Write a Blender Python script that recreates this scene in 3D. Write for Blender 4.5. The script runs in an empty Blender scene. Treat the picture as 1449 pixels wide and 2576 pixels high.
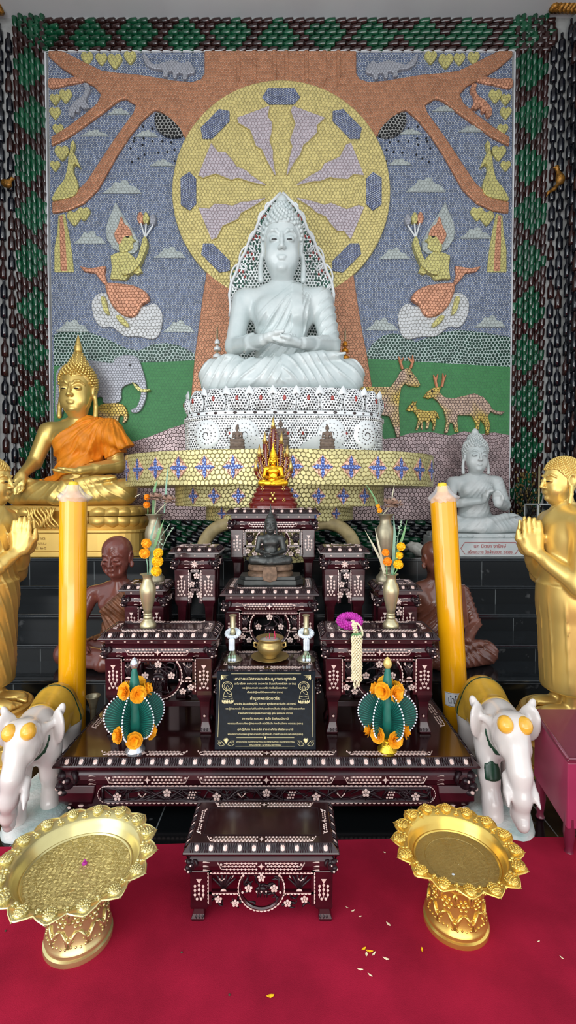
import bpy, bmesh, math, random
import numpy as np
from mathutils import Vector, Matrix, Euler
random.seed(7)
PI = math.pi
C = bpy.context.scene.collection
SC = bpy.context.scene

# ------------------------------------------------------------ camera, sky, lights, exposure
F_PX = 1180.0
PITCH = math.atan(33 / F_PX)
EYE = 1.5
cam_d = bpy.data.cameras.new('camera')
cam_d.sensor_fit = 'VERTICAL'
cam_d.sensor_height = 24.0
cam_d.lens = 24.0 * F_PX / 2576.0
cam_d.clip_start = 0.05
cam = bpy.data.objects.new('camera', cam_d)
C.objects.link(cam)
cam.location = (0, 0, EYE)
cam.rotation_euler = (PI / 2 - PITCH, 0, 0)
SC.camera = cam

wd = bpy.data.worlds.new('sky')
SC.world = wd
wd.use_nodes = True
wn = wd.node_tree
wn.nodes['Background'].inputs[0].default_value = (0.86, 0.93, 1.0, 1)
wn.nodes['Background'].inputs[1].default_value = 1.25


def area(name, loc, rot, sx, sy, power, col):
    l = bpy.data.lights.new(name, 'AREA')
    l.shape = 'RECTANGLE'
    l.size, l.size_y, l.energy, l.color = sx, sy, power, col
    o = bpy.data.objects.new(name, l)
    C.objects.link(o)
    o.location, o.rotation_euler = loc, rot
    return o


# daylight through the open front of the hall and through the tall opening on the left
area('daylight_front', (-0.8, -3.2, 3.6), (math.radians(88), 0, 0), 6.5, 5.0, 125, (1.0, 0.98, 0.95))
area('daylight_left', (-3.0, -0.6, 2.6), (math.radians(78), 0, math.radians(-50)), 2.6, 3.2, 90, (0.95, 0.98, 1.0))
area('upward_fill', (0, -3.4, .25), (math.radians(122), 0, 0), 7.0, 2.0, 210, (1.0, 0.97, 0.92))  # fill lamp aimed upward, added to brighten ceiling and upper wall
SC.view_settings.view_transform = 'Standard'
SC.view_settings.look = 'None'
SC.view_settings.exposure = 0.0
SC.view_settings.gamma = 1.0
SC.view_settings.use_curve_mapping = False


def ray(px, py):
    x, y = (px - 724.5) / F_PX, -(py - 1288) / F_PX
    return x, math.cos(PITCH) + y * math.sin(PITCH), -math.sin(PITCH) + y * math.cos(PITCH)


def at(px, py, Y):                       # photo point at a known distance from the camera
    v = ray(px, py)
    t = Y / v[1]
    return Vector((v[0] * t, Y, EYE + v[2] * t))


def atz(px, py, Z):                      # photo point on a surface of known height
    v = ray(px, py)
    t = (Z - EYE) / v[2]
    return Vector((v[0] * t, v[1] * t, Z))


# ------------------------------------------------------------ mesh builder
class MB:
    def __init__(s):
        s.v, s.f, s.m, s.uv = [], [], [], {}

    def add(s, vs, fs, m=0, M=None, uvs=None):
        b = len(s.v)
        for p in vs:
            p = Vector(p)
            s.v.append(tuple(M @ p) if M is not None else tuple(p))
        for f in fs:
            s.f.append([b + i for i in f])
            s.m.append(m)
        if uvs:
            for i, u in enumerate(uvs):
                s.uv[b + i] = u
        return s

    def box(s, c, d, m=0, M=None, taper=1.0, tapery=None):
        x, y, z = d[0] / 2, d[1] / 2, d[2] / 2
        ty = taper if tapery is None else tapery
        vs = [(-x, -y, -z), (x, -y, -z), (x, y, -z), (-x, y, -z),
              (-x * taper, -y * ty, z), (x * taper, -y * ty, z), (x * taper, y * ty, z), (-x * taper, y * ty, z)]
        vs = [(a + c[0], b + c[1], e + c[2]) for a, b, e in vs]
        return s.add(vs, [(3, 2, 1, 0), (4, 5, 6, 7), (0, 1, 5, 4), (1, 2, 6, 5), (2, 3, 7, 6), (3, 0, 4, 7)], m, M)

    def prism(s, poly, y0, y1, m=0, M=None, uv=False):      # outline in x,z extruded along y (y0 is the front)
        a = sum(poly[i][0] * poly[(i + 1) % len(poly)][1] - poly[(i + 1) % len(poly)][0] * poly[i][1] for i in range(len(poly)))
        if a < 0:
            poly = poly[::-1]
        n = len(poly)
        vs = [(x, y0, z) for x, z in poly] + [(x, y1, z) for x, z in poly]
        fs = [list(range(n)), list(range(2 * n - 1, n - 1, -1))]
        fs += [(i, i + n, (i + 1) % n + n, (i + 1) % n) for i in range(n)]
        return s.add(vs, fs, m, M, [p for p in poly] * 2 if uv else None)

    def slab(s, poly, z0, z1, m=0, M=None):                 # outline in x,y extruded along z
        a = sum(poly[i][0] * poly[(i + 1) % len(poly)][1] - poly[(i + 1) % len(poly)][0] * poly[i][1] for i in range(len(poly)))
        if a < 0:
            poly = poly[::-1]
        n = len(poly)
        vs = [(x, y, z0) for x, y in poly] + [(x, y, z1) for x, y in poly]
        fs = [list(range(n - 1, -1, -1)), list(range(n, 2 * n))]
        fs += [(i, (i + 1) % n, (i + 1) % n + n, i + n) for i in range(n)]
        return s.add(vs, fs, m, M)

    def tube(s, pts, r, seg=6, m=0, M=None, cap=True, flat=1.0):
        pts = [Vector(p) for p in pts]
        n = len(pts)
        rs = r if isinstance(r, (list, tuple)) else [r] * n
        vs, fs = [], []
        u = None
        for i, p in enumerate(pts):
            t = (pts[min(i + 1, n - 1)] - pts[max(i - 1, 0)])
            t = t.normalized() if t.length > 1e-9 else Vector((0, 0, 1))
            if u is None:
                u = t.cross(Vector((0, 0, 1)) if abs(t.z) < .9 else Vector((0, 1, 0))).normalized()
            else:
                u = (u - t * u.dot(t)).normalized()
            w = t.cross(u)
            for k in range(seg):
                a = 2 * PI * k / seg
                vs.append(p + u * math.cos(a) * rs[i] + w * math.sin(a) * rs[i] * flat)
        for i in range(n - 1):
            for k in range(seg):
                k2 = (k + 1) % seg
                fs.append((i * seg + k, i * seg + k2, (i + 1) * seg + k2, (i + 1) * seg + k))
        if cap:
            fs.append(list(range(seg - 1, -1, -1)))
            fs.append(list(range((n - 1) * seg, n * seg)))
        return s.add(vs, fs, m, M)

    def lathe(s, prof, seg=24, m=0, M=None, uvscale=None):
        vs, fs = [], []
        n = len(prof)
        for r, z in prof:
            for k in range(seg):
                a = 2 * PI * k / seg
                vs.append((max(r, 1e-5) * math.cos(a), max(r, 1e-5) * math.sin(a), z))
        for i in range(n - 1):
            for k in range(seg):
                k2 = (k + 1) % seg
                fs.append((i * seg + k, i * seg + k2, (i + 1) * seg + k2, (i + 1) * seg + k))
        if prof[0][0] > 1e-4:
            fs.append(list(range(seg - 1, -1, -1)))
        if prof[-1][0] > 1e-4:
            fs.append(list(range((n - 1) * seg, n * seg)))
        return s.add(vs, fs, m, M)

    def ball(s, c, r, seg=10, rings=6, m=0, M=None):
        r = (r, r, r) if not isinstance(r, (tuple, list)) else r
        vs, fs = [(c[0], c[1], c[2] - r[2])], []
        for i in range(1, rings):
            a = -PI / 2 + PI * i / rings
            for k in range(seg):
                b = 2 * PI * k / seg
                vs.append((c[0] + r[0] * math.cos(a) * math.cos(b), c[1] + r[1] * math.cos(a) * math.sin(b), c[2] + r[2] * math.sin(a)))
        vs.append((c[0], c[1], c[2] + r[2]))
        for k in range(seg):
            k2 = (k + 1) % seg
            fs.append((0, 1 + k2, 1 + k))
            for i in range(rings - 2):
                fs.append((1 + i * seg + k, 1 + i * seg + k2, 1 + (i + 1) * seg + k2, 1 + (i + 1) * seg + k))
            fs.append((1 + (rings - 2) * seg + k, 1 + (rings - 2) * seg + k2, len(vs) - 1))
        return s.add(vs, fs, m, M)

    def dot(s, x, z, r, y=0, t=.0015, m=0, M=None, seg=8, rz=None):   # a small raised disc lying on a front face
        rz = rz or r
        vs = [(x + r * math.cos(2 * PI * k / seg), y, z + rz * math.sin(2 * PI * k / seg)) for k in range(seg)]
        vs += [(x + .8 * r * math.cos(2 * PI * k / seg), y - t, z + .8 * rz * math.sin(2 * PI * k / seg)) for k in range(seg)]
        fs = [list(range(seg, 2 * seg))] + [(k, (k + 1) % seg, (k + 1) % seg + seg, k + seg) for k in range(seg)]
        return s.add(vs, fs, m, M)

    def build(s, name, mats, parent=None, smooth=False, bevel=0, seg=2, loc=None, sharp=None):
        me = bpy.data.meshes.new(name)
        me.from_pydata(s.v, [], s.f)
        if not isinstance(mats, (list, tuple)):
            mats = [mats]
        for mt in mats:
            me.materials.append(mt)
        if len(mats) > 1:
            me.polygons.foreach_set('material_index', s.m)
        if s.uv:
            ul = me.uv_layers.new(name='UVMap')
            li = np.zeros(len(me.loops), dtype=np.int32)
            me.loops.foreach_get('vertex_index', li)
            tab = np.zeros((len(s.v), 2), dtype=np.float32)
            for k, u in s.uv.items():
                tab[k] = u
            ul.data.foreach_set('uv', tab[li].ravel())
        if smooth:
            me.polygons.foreach_set('use_smooth', [True] * len(me.polygons))
            if smooth == 'auto':
                me.set_sharp_from_angle(angle=math.radians(sharp or 40))
        me.update()
        o = bpy.data.objects.new(name, me)
        C.objects.link(o)
        if parent is not None:
            o.parent = parent
        if loc is not None:
            o.location = loc
        if bevel:
            b = o.modifiers.new('bevel', 'BEVEL')
            b.width, b.segments, b.limit_method, b.angle_limit = bevel, seg, 'ANGLE', math.radians(35)
        return o


def thing(name, label, cat, loc=(0, 0, 0), rotz=0, group=None):
    o = bpy.data.objects.new(name, None)
    C.objects.link(o)
    o.empty_display_size = .05
    o.location = loc
    o.rotation_euler = (0, 0, rotz)
    o['label'] = label
    o['category'] = cat
    if group:
        o['group'] = group
    return o


def tag(o, label, cat, group=None, kind=None):
    o['label'] = label
    o['category'] = cat
    if group:
        o['group'] = group
    if kind:
        o['kind'] = kind
    return o


def struct(o):
    o['kind'] = 'structure'
    return o


def dup(root, loc, rotz=None, label=None):
    r = root.copy()
    C.objects.link(r)
    r.location = loc
    if rotz is not None:
        r.rotation_euler = (0, 0, rotz)
    if label:
        r['label'] = label
    for ch in list(root.children):
        c = ch.copy()
        C.objects.link(c)
        c.parent = r
        for g in list(ch.children):
            d = g.copy()
            C.objects.link(d)
            d.parent = c
    return r


# ------------------------------------------------------------ materials
def lin(c):
    return tuple((x / 12.92 if x <= .04045 else ((x + .055) / 1.055) ** 2.4) for x in [v / 255 for v in c])


def nd(nt, kind, **kw):
    n = nt.nodes.new(kind)
    for k, v in kw.items():
        setattr(n, k, v)
    return n


def mat(name, rgb, rough=.5, metal=0, var=.12, vs=6, bump=0, bs=60, coat=0, rgb2=None, detail=3, spec=.5, sss=0, dist=.002):
    m = bpy.data.materials.new(name)
    m.use_nodes = True
    nt = m.node_tree
    b = nt.nodes['Principled BSDF']
    tc = nd(nt, 'ShaderNodeTexCoord')
    nz = nd(nt, 'ShaderNodeTexNoise')
    nz.inputs['Scale'].default_value = vs
    nz.inputs['Detail'].default_value = detail
    nt.links.new(tc.outputs['Object'], nz.inputs['Vector'])
    rp = nd(nt, 'ShaderNodeValToRGB')
    a = lin(rgb)
    if rgb2 is not None:
        c0, c1 = a, lin(rgb2)
    else:
        c0 = tuple(x * (1 - var) for x in a)
        c1 = tuple(min(1, x * (1 + var)) for x in a)
    rp.color_ramp.elements[0].position = .35
    rp.color_ramp.elements[0].color = (*c0, 1)
    rp.color_ramp.elements[1].position = .65
    rp.color_ramp.elements[1].color = (*c1, 1)
    nt.links.new(nz.outputs['Fac'], rp.inputs['Fac'])
    nt.links.new(rp.outputs['Color'], b.inputs['Base Color'])
    b.inputs['Roughness'].default_value = rough
    b.inputs['Metallic'].default_value = metal
    b.inputs['Specular IOR Level'].default_value = spec
    b.inputs['Coat Weight'].default_value = coat
    b.inputs['Coat Roughness'].default_value = .08
    if sss:
        b.inputs['Subsurface Weight'].default_value = sss
        b.inputs['Subsurface Radius'].default_value = (.02, .02, .018)
        b.inputs['Subsurface Scale'].default_value = .6
    if bump:
        n2 = nd(nt, 'ShaderNodeTexNoise')
        n2.inputs['Scale'].default_value = bs
        n2.inputs['Detail'].default_value = 2
        nt.links.new(tc.outputs['Object'], n2.inputs['Vector'])
        bp = nd(nt, 'ShaderNodeBump')
        bp.inputs['Strength'].default_value = bump
        bp.inputs['Distance'].default_value = dist
        nt.links.new(n2.outputs['Fac'], bp.inputs['Height'])
        nt.links.new(bp.outputs['Normal'], b.inputs['Normal'])
    return m


# group: distance to the nearest centre of a hexagonal packing, and a random number per cell
def hex_group():
    g = bpy.data.node_groups.new('hex_packing', 'ShaderNodeTree')
    g.interface.new_socket('Vector', in_out='INPUT', socket_type='NodeSocketVector')
    g.interface.new_socket('Pitch', in_out='INPUT', socket_type='NodeSocketFloat')
    g.interface.new_socket('Distance', in_out='OUTPUT', socket_type='NodeSocketFloat')
    g.interface.new_socket('Random', in_out='OUTPUT', socket_type='NodeSocketFloat')
    gi, go = g.nodes.new('NodeGroupInput'), g.nodes.new('NodeGroupOutput')
    L = g.links

    def vm(op, a=None, b=None):
        n = g.nodes.new('ShaderNodeVectorMath')
        n.operation = op
        for i, x in enumerate((a, b)):
            if x is None:
                continue
            if isinstance(x, tuple):
                n.inputs[i].default_value = x
            else:
                L.new(x, n.inputs[i])
        return n

    dv = g.nodes.new('ShaderNodeVectorMath')
    dv.operation = 'DIVIDE'
    L.new(gi.outputs['Vector'], dv.inputs[0])
    L.new(gi.outputs['Pitch'], dv.inputs[1])
    p = vm('MULTIPLY', dv.outputs[0], (1, 1, 0)).outputs[0]
    S = (1, 1.7320508, 1)
    outs = []
    for off in ((0, 0, 0), (.5, .8660254, 0)):
        q = vm('SUBTRACT', p, off).outputs[0]
        qs = vm('DIVIDE', q, S).outputs[0]
        qr = vm('FLOOR', vm('ADD', qs, (.5, .5, 0)).outputs[0]).outputs[0]
        ctr = vm('ADD', vm('MULTIPLY', qr, S).outputs[0], off).outputs[0]
        dd = vm('DISTANCE', p, ctr)
        outs.append((dd.outputs['Value'], ctr))
    mn = g.nodes.new('ShaderNodeMath')
    mn.operation = 'MINIMUM'
    L.new(outs[0][0], mn.inputs[0])
    L.new(outs[1][0], mn.inputs[1])
    L.new(mn.outputs[0], go.inputs['Distance'])
    lt = g.nodes.new('ShaderNodeMath')
    lt.operation = 'LESS_THAN'
    L.new(outs[0][0], lt.inputs[0])
    L.new(outs[1][0], lt.inputs[1])
    mx = g.nodes.new('ShaderNodeMix')
    mx.data_type = 'VECTOR'
    L.new(lt.outputs[0], mx.inputs[0])
    L.new(outs[1][1], mx.inputs[4])
    L.new(outs[0][1], mx.inputs[5])
    wn_ = g.nodes.new('ShaderNodeTexWhiteNoise')
    wn_.noise_dimensions = '3D'
    L.new(mx.outputs[1], wn_.inputs['Vector'])
    L.new(wn_.outputs['Value'], go.inputs['Random'])
    return g


HEX = hex_group()


# bottle caps bedded in cement: round caps, a darker rim, cement between
def caps(name, cap, grout, pitch=.034, rim=None, rough=.35, metal=.25, core=None, rnd=.25, ring=.40, edge=.47, bumpy=.6, cap2=None):
    m = bpy.data.materials.new(name)
    m.use_nodes = True
    nt = m.node_tree
    b = nt.nodes['Principled BSDF']
    uv = nd(nt, 'ShaderNodeUVMap')
    uv.uv_map = 'UVMap'
    wob = nd(nt, 'ShaderNodeTexNoise')
    wob.inputs['Scale'].default_value = 3.0
    nt.links.new(uv.outputs[0], wob.inputs['Vector'])
    sc = nd(nt, 'ShaderNodeVectorMath', operation='SCALE')
    sc.inputs['Scale'].default_value = pitch * 2.2
    nt.links.new(wob.outputs['Color'], sc.inputs[0])
    ad = nd(nt, 'ShaderNodeVectorMath', operation='ADD')
    nt.links.new(uv.outputs[0], ad.inputs[0])
    nt.links.new(sc.outputs[0], ad.inputs[1])
    h = nd(nt, 'ShaderNodeGroup')
    h.node_tree = HEX
    h.inputs['Pitch'].default_value = pitch
    nt.links.new(ad.outputs[0], h.inputs['Vector'])
    rp = nd(nt, 'ShaderNodeValToRGB')
    e = rp.color_ramp.elements
    ccap, cg = lin(cap), lin(grout)
    crim = lin(rim) if rim else tuple(x * .55 for x in ccap)
    ccore = lin(core) if core else ccap
    e[0].position, e[0].color = 0.0, (*ccore, 1)
    e[1].position, e[1].color = min(.99, edge + .04), (*cg, 1)
    for pos, col in ((ring * .55, ccore), (ring * .7, ccap), (ring, ccap), (ring + .03, crim), (edge, crim)):
        x = e.new(pos)
        x.color = (*col, 1)
    nt.links.new(h.outputs['Distance'], rp.inputs['Fac'])
    # each cap a little lighter or darker than the next
    mr = nd(nt, 'ShaderNodeMapRange')
    mr.inputs['To Min'].default_value = 1 - rnd
    mr.inputs['To Max'].default_value = 1 + rnd
    nt.links.new(h.outputs['Random'], mr.inputs['Value'])
    mu = nd(nt, 'ShaderNodeMix', data_type='RGBA', blend_type='MULTIPLY')
    mu.inputs[0].default_value = 1
    nt.links.new(rp.outputs['Color'], mu.inputs[6])
    nt.links.new(mr.outputs[0], mu.inputs[7])
    col = mu.outputs[2]
    if cap2:
        n2 = nd(nt, 'ShaderNodeTexNoise')
        n2.inputs['Scale'].default_value = 2.2
        nt.links.new(uv.outputs[0], n2.inputs['Vector'])
        r2 = nd(nt, 'ShaderNodeValToRGB')
        r2.color_ramp.elements[0].position = .45
        r2.color_ramp.elements[1].position = .6
        nt.links.new(n2.outputs['Fac'], r2.inputs['Fac'])
        m2 = nd(nt, 'ShaderNodeMix', data_type='RGBA', blend_type='MULTIPLY')
        m2.inputs[7].default_value = (*[lin(cap2)[i] / max(ccap[i], .01) for i in range(3)], 1)
        nt.links.new(r2.outputs['Color'], m2.inputs[0])
        nt.links.new(col, m2.inputs[6])
        col = m2.outputs[2]
    nt.links.new(col, b.inputs['Base Color'])
    b.inputs['Roughness'].default_value = rough
    mm = nd(nt, 'ShaderNodeMath', operation='LESS_THAN')
    mm.inputs[1].default_value = edge
    nt.links.new(h.outputs['Distance'], mm.inputs[0])
    m3 = nd(nt, 'ShaderNodeMath', operation='MULTIPLY')
    m3.inputs[1].default_value = metal
    nt.links.new(mm.outputs[0], m3.inputs[0])
    nt.links.new(m3.outputs[0], b.inputs['Metallic'])
    hr = nd(nt, 'ShaderNodeMapRange')
    hr.inputs['From Min'].default_value = ring
    hr.inputs['From Max'].default_value = edge + .05
    hr.inputs['To Min'].default_value = 1
    hr.inputs['To Max'].default_value = 0
    nt.links.new(h.outputs['Distance'], hr.inputs['Value'])
    bp = nd(nt, 'ShaderNodeBump')
    bp.inputs['Strength'].default_value = bumpy
    bp.inputs['Distance'].default_value = .006
    nt.links.new(hr.outputs[0], bp.inputs['Height'])
    nt.links.new(bp.outputs['Normal'], b.inputs['Normal'])
    return m


M = {}
M['white_wall'] = mat('white_plaster', (205, 208, 210), .8, var=.05, vs=1.5)
M['carpet'] = mat('red_carpet', (150, 24, 50), .95, var=.18, vs=4, bump=.5, bs=420, detail=8, spec=.1)
M['black_tile'] = mat('black_granite', (12, 14, 17), .12, var=.5, vs=30, detail=6, spec=.5)
M['cement'] = mat('grey_cement', (158, 160, 158), .9, var=.15, vs=14)
M['marble'] = mat('white_marble', (206, 214, 212), .22, var=.0, vs=5, rgb2=(186, 198, 197), detail=8, sss=.04, coat=.3)
M['marble_grey'] = mat('grey_white_marble', (205, 208, 206), .34, var=.0, vs=6, rgb2=(182, 190, 189), detail=8, sss=.04)
M['gold_paint'] = mat('gold_paint', (224, 184, 98), .36, metal=.55, var=.06, vs=5)
M['gold_statue'] = mat('satin_gold_paint', (222, 190, 108), .33, metal=.62, var=.05, vs=4)
M['gold_bright'] = mat('bright_gold', (250, 190, 40), .2, metal=.85, var=.08, vs=20)
M['gold_leaf'] = mat('gilt_pieces', (222, 190, 110), .3, metal=.8, var=.25, vs=120, bump=.6, bs=300)
M['saffron'] = mat('saffron_cloth', (226, 134, 20), .6, var=.12, vs=14, bump=.2, bs=300)
M['orange_robe'] = M['saffron']
M['resin'] = mat('brown_red_lacquer', (128, 72, 62), .25, var=.18, vs=9, coat=.4)
M['resin2'] = mat('brown_lacquer', (112, 66, 52), .25, var=.22, vs=11, coat=.4)
M['resin_gold'] = mat('bronzed_robe', (134, 88, 62), .35, metal=.2, var=.3, vs=22)
M['bronze'] = mat('dark_bronze', (66, 68, 66), .38, metal=.5, var=.2, vs=22)
M['bronze_brown'] = mat('worn_bronze', (106, 84, 66), .5, metal=.35, var=.3, vs=40)
M['clay'] = mat('brown_clay_bronze', (112, 96, 84), .6, metal=.2, var=.25, vs=40)
M['wood'] = mat('dark_lacquered_rosewood', (50, 11, 19), .22, var=.4, vs=9, coat=.25, detail=6)
M['wood_carved'] = mat('carved_rosewood', (34, 18, 23), .36, var=.45, vs=40, spec=.35)
M['wood_top'] = mat('polished_table_top', (40, 14, 16), .14, var=.4, vs=6, coat=.6, detail=6)
M['pearl'] = mat('mother_of_pearl', (226, 204, 196), .25, var=.0, vs=90, rgb2=(206, 172, 160), coat=.4)
M['brass'] = mat('brushed_brass', (188, 178, 142), .32, metal=.7, var=.1, vs=12)
M['brass_dull'] = mat('tarnished_brass', (150, 142, 118), .38, metal=.65, var=.2, vs=16)
M['brass_pot'] = mat('polished_brass', (178, 154, 98), .32, metal=.72, var=.12, vs=12)
M['candle'] = mat('yellow_wax', (238, 168, 12), .16, var=.09, vs=3, coat=.6, sss=.15)
M['candle_tip'] = mat('bright_yellow_wax', (246, 200, 40), .4, var=.05)
M['black'] = mat('black_paint', (12, 12, 13), .4, var=.2)
M['red_metal'] = mat('maroon_enamel', (150, 44, 78), .35, var=.1, vs=5, coat=.3)
M['red_metal_dark'] = mat('dark_maroon_enamel', (104, 28, 50), .35, var=.1, vs=5, coat=.3)
M['green_ribbon'] = mat('green_satin', (20, 106, 92), .4, var=.12, vs=30)
M['green_ribbon_dark'] = mat('dark_green_satin', (18, 72, 66), .45, var=.12, vs=30)
M['bead'] = mat('white_bead', (236, 242, 250), .3, var=.03)
M['marigold'] = mat('orange_petals', (255, 176, 28), .6, var=.14, vs=60)
M['marigold_y'] = mat('yellow_petals', (250, 196, 14), .6, var=.12, vs=60)
M['marigold_o'] = mat('deep_orange_petals', (250, 150, 14), .6, var=.12, vs=60)
M['silver'] = mat('silver_bowl', (214, 218, 224), .18, metal=.85, var=.08, vs=30, bump=.5, bs=160)
M['gold_bowl'] = mat('gilt_bowl', (240, 200, 60), .18, metal=.9, var=.1, vs=30, bump=.5, bs=160)
M['leaf'] = mat('green_leaf', (104, 150, 96), .5, var=.2, vs=20)
M['leaf_dry'] = mat('dry_leaf', (190, 186, 158), .6, var=.15, vs=20)
M['leaf_blue'] = mat('blue_green_leaf', (120, 160, 136), .5, var=.15, vs=20)
M['lotus_dry'] = mat('dried_lotus', (186, 158, 140), .7, var=.22, vs=30)
M['lotus_core'] = mat('lotus_centre', (74, 58, 44), .8, var=.3, vs=60)
M['purple'] = mat('magenta_petals', (182, 40, 158), .6, var=.22, vs=50)
M['jasmine'] = mat('cream_jasmine', (240, 228, 190), .5, var=.08, vs=40)
M['pale_flower'] = mat('pale_blue_white_flower', (222, 232, 240), .4, var=.06, vs=40)
M['pale_green'] = mat('pale_green_bud', (150, 178, 150), .5, var=.15, vs=40)
M['maroon_lacquer'] = mat('maroon_lacquer', (104, 26, 22), .22, var=.15, vs=12, coat=.5)
M['green_paint'] = mat('dark_green_paint', (28, 62, 44), .3, var=.2, vs=20)
M['ochre'] = mat('ochre_paint', (194, 152, 52), .25, var=.2, vs=9, coat=.3)
M['ochre_boss'] = mat('amber_paint', (232, 176, 62), .2, var=.12, vs=20, coat=.4)
M['elephant_white'] = mat('painted_white_stone', (216, 208, 202), .22, var=.0, vs=6, rgb2=(200, 194, 190), coat=.4, sss=.04, detail=8)
M['plinth_stone'] = mat('stained_white_stone', (206, 204, 200), .5, var=0, vs=7, rgb2=(158, 180, 176), bump=.6, bs=60, dist=.006)
M['granite_plaque'] = mat('black_plaque_stone', (12, 18, 26), .16, var=.3, vs=60, spec=.07)
M['gold_letter'] = mat('gold_lettering', (214, 200, 150), .4, metal=.2, var=.05)
M['red_letter'] = mat('red_lettering', (168, 60, 58), .6, var=.1)
M['dark_letter'] = mat('faded_brown_lettering', (150, 112, 48), .6, var=.1)
M['paper'] = mat('white_paper', (222, 226, 232), .5, var=.03)
M['incense'] = mat('pink_stick', (206, 40, 92), .7, var=.1)
M['ash'] = mat('grey_ash', (170, 160, 148), .95, var=.15, vs=60, bump=.5, bs=120)
M['stone_white'] = mat('white_rock', (184, 182, 172), .7, var=.2, vs=12, bump=.6, bs=30, dist=.01)


def glass(name, rgb, rough=.05, alpha=None, trans=1.0):
    m = bpy.data.materials.new(name)
    m.use_nodes = True
    b = m.node_tree.nodes['Principled BSDF']
    b.inputs['Base Color'].default_value = (*lin(rgb), 1)
    b.inputs['Roughness'].default_value = rough
    b.inputs['Transmission Weight'].default_value = trans
    b.inputs['IOR'].default_value = 1.25
    return m


M['film'] = mat('clear_wrapping_film', (236, 236, 240), .15, var=.02, coat=.5)
M['film'].node_tree.nodes['Principled BSDF'].inputs['Alpha'].default_value = .38
M['pane'] = glass('clear_pane', (236, 246, 244), .02)


def bottle_mat(name, rgb):
    return mat(name, rgb, .08, var=.35, vs=9, coat=.3, spec=.6)


M['b_green'] = bottle_mat('green_bottle_glass', (12, 70, 44))
M['b_brown'] = bottle_mat('brown_bottle_glass', (44, 22, 20))
M['b_dark'] = bottle_mat('blackish_bottle_glass', (16, 18, 26))

M['c_sky'] = caps('blue_caps', (80, 96, 124), (200, 206, 210), .030, rim=(48, 58, 88), metal=.12, core=(118, 128, 152), ring=.37, edge=.44)
M['c_blue'] = caps('deep_blue_caps', (66, 78, 116), (186, 192, 200), .034, rim=(34, 42, 72), metal=.15, core=(150, 158, 176), ring=.38, edge=.45)
M['c_gold'] = caps('gold_caps', (214, 198, 128), (168, 160, 112), .036, rim=(184, 166, 100), metal=.3, rnd=.14, core=(222, 206, 138))
M['c_gold_deer'] = caps('yellow_caps', (196, 168, 84), (92, 84, 46), .033, rim=(140, 112, 54), metal=.35, rnd=.22, cap2=(188, 160, 140))
M['c_gold_disc'] = caps('pale_gold_caps', (208, 198, 140), (118, 110, 72), .036, rim=(170, 156, 98), metal=.35, rnd=.16)
M['c_yellow'] = caps('lemon_caps', (204, 196, 124), (166, 164, 116), .036, rim=(170, 160, 96), metal=.25, rnd=.12)
M['c_brown'] = caps('copper_caps', (196, 142, 108), (176, 132, 102), .036, rim=(150, 102, 76), metal=.3, rnd=.16, core=(172, 112, 80))
M['c_salmon'] = caps('salmon_caps', (214, 154, 122), (166, 116, 88), .036, rim=(158, 104, 78), metal=.3, rnd=.18)
M['c_mauve'] = caps('pale_mauve_caps', (196, 186, 192), (162, 152, 156), .036, rim=(150, 132, 138), metal=.25, rnd=.12)
M['c_silver'] = caps('silver_caps', (178, 186, 182), (164, 172, 168), .036, rim=(150, 158, 156), metal=.25, rnd=.1)
M['c_white'] = caps('white_caps', (204, 206, 206), (150, 152, 150), .04, rim=(170, 172, 170), metal=.15, rnd=.08)
M['c_grey'] = caps('grey_caps', (166, 168, 176), (150, 154, 160), .03, rim=(132, 134, 142), metal=.25, rnd=.1)
M['c_hill'] = caps('dark_green_caps', (10, 54, 38), (172, 190, 184), .036, rim=(6, 34, 26), metal=.1, rnd=.25, ring=.34, edge=.37)
M['c_field'] = caps('green_caps', (62, 128, 74), (72, 132, 84), .036, rim=(54, 112, 70), metal=.05, rnd=.08, rough=.6, bumpy=.25)
M['c_pink'] = caps('pink_brown_caps', (186, 164, 164), (92, 76, 78), .042, rim=(120, 98, 98), metal=.3, rnd=.25, core=(150, 130, 130))
M['c_black'] = caps('black_caps', (16, 18, 18), (150, 150, 146), .036, rim=(10, 12, 12), metal=.1, ring=.36, edge=.39)
M['c_lotus'] = caps('black_dots_on_white', (52, 52, 54), (226, 228, 228), .023, rim=(60, 60, 64), metal=.1, ring=.24, edge=.27, rough=.25, rnd=.4)
M['c_aura'] = caps('dark_green_dots_on_white', (56, 78, 70), (222, 226, 224), .032, rim=(60, 80, 74), metal=.1, ring=.27, edge=.30, rnd=.4, rough=.25)
M['gem'] = mat('red_glass_piece', (150, 44, 36), .12, var=.15, coat=.5)
M['dark_gem'] = mat('dark_glass_piece', (58, 44, 42), .12, var=.3, coat=.5)
M['white_tile'] = mat('white_ceramic', (222, 226, 226), .2, var=.06, vs=8, coat=.3)
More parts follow.
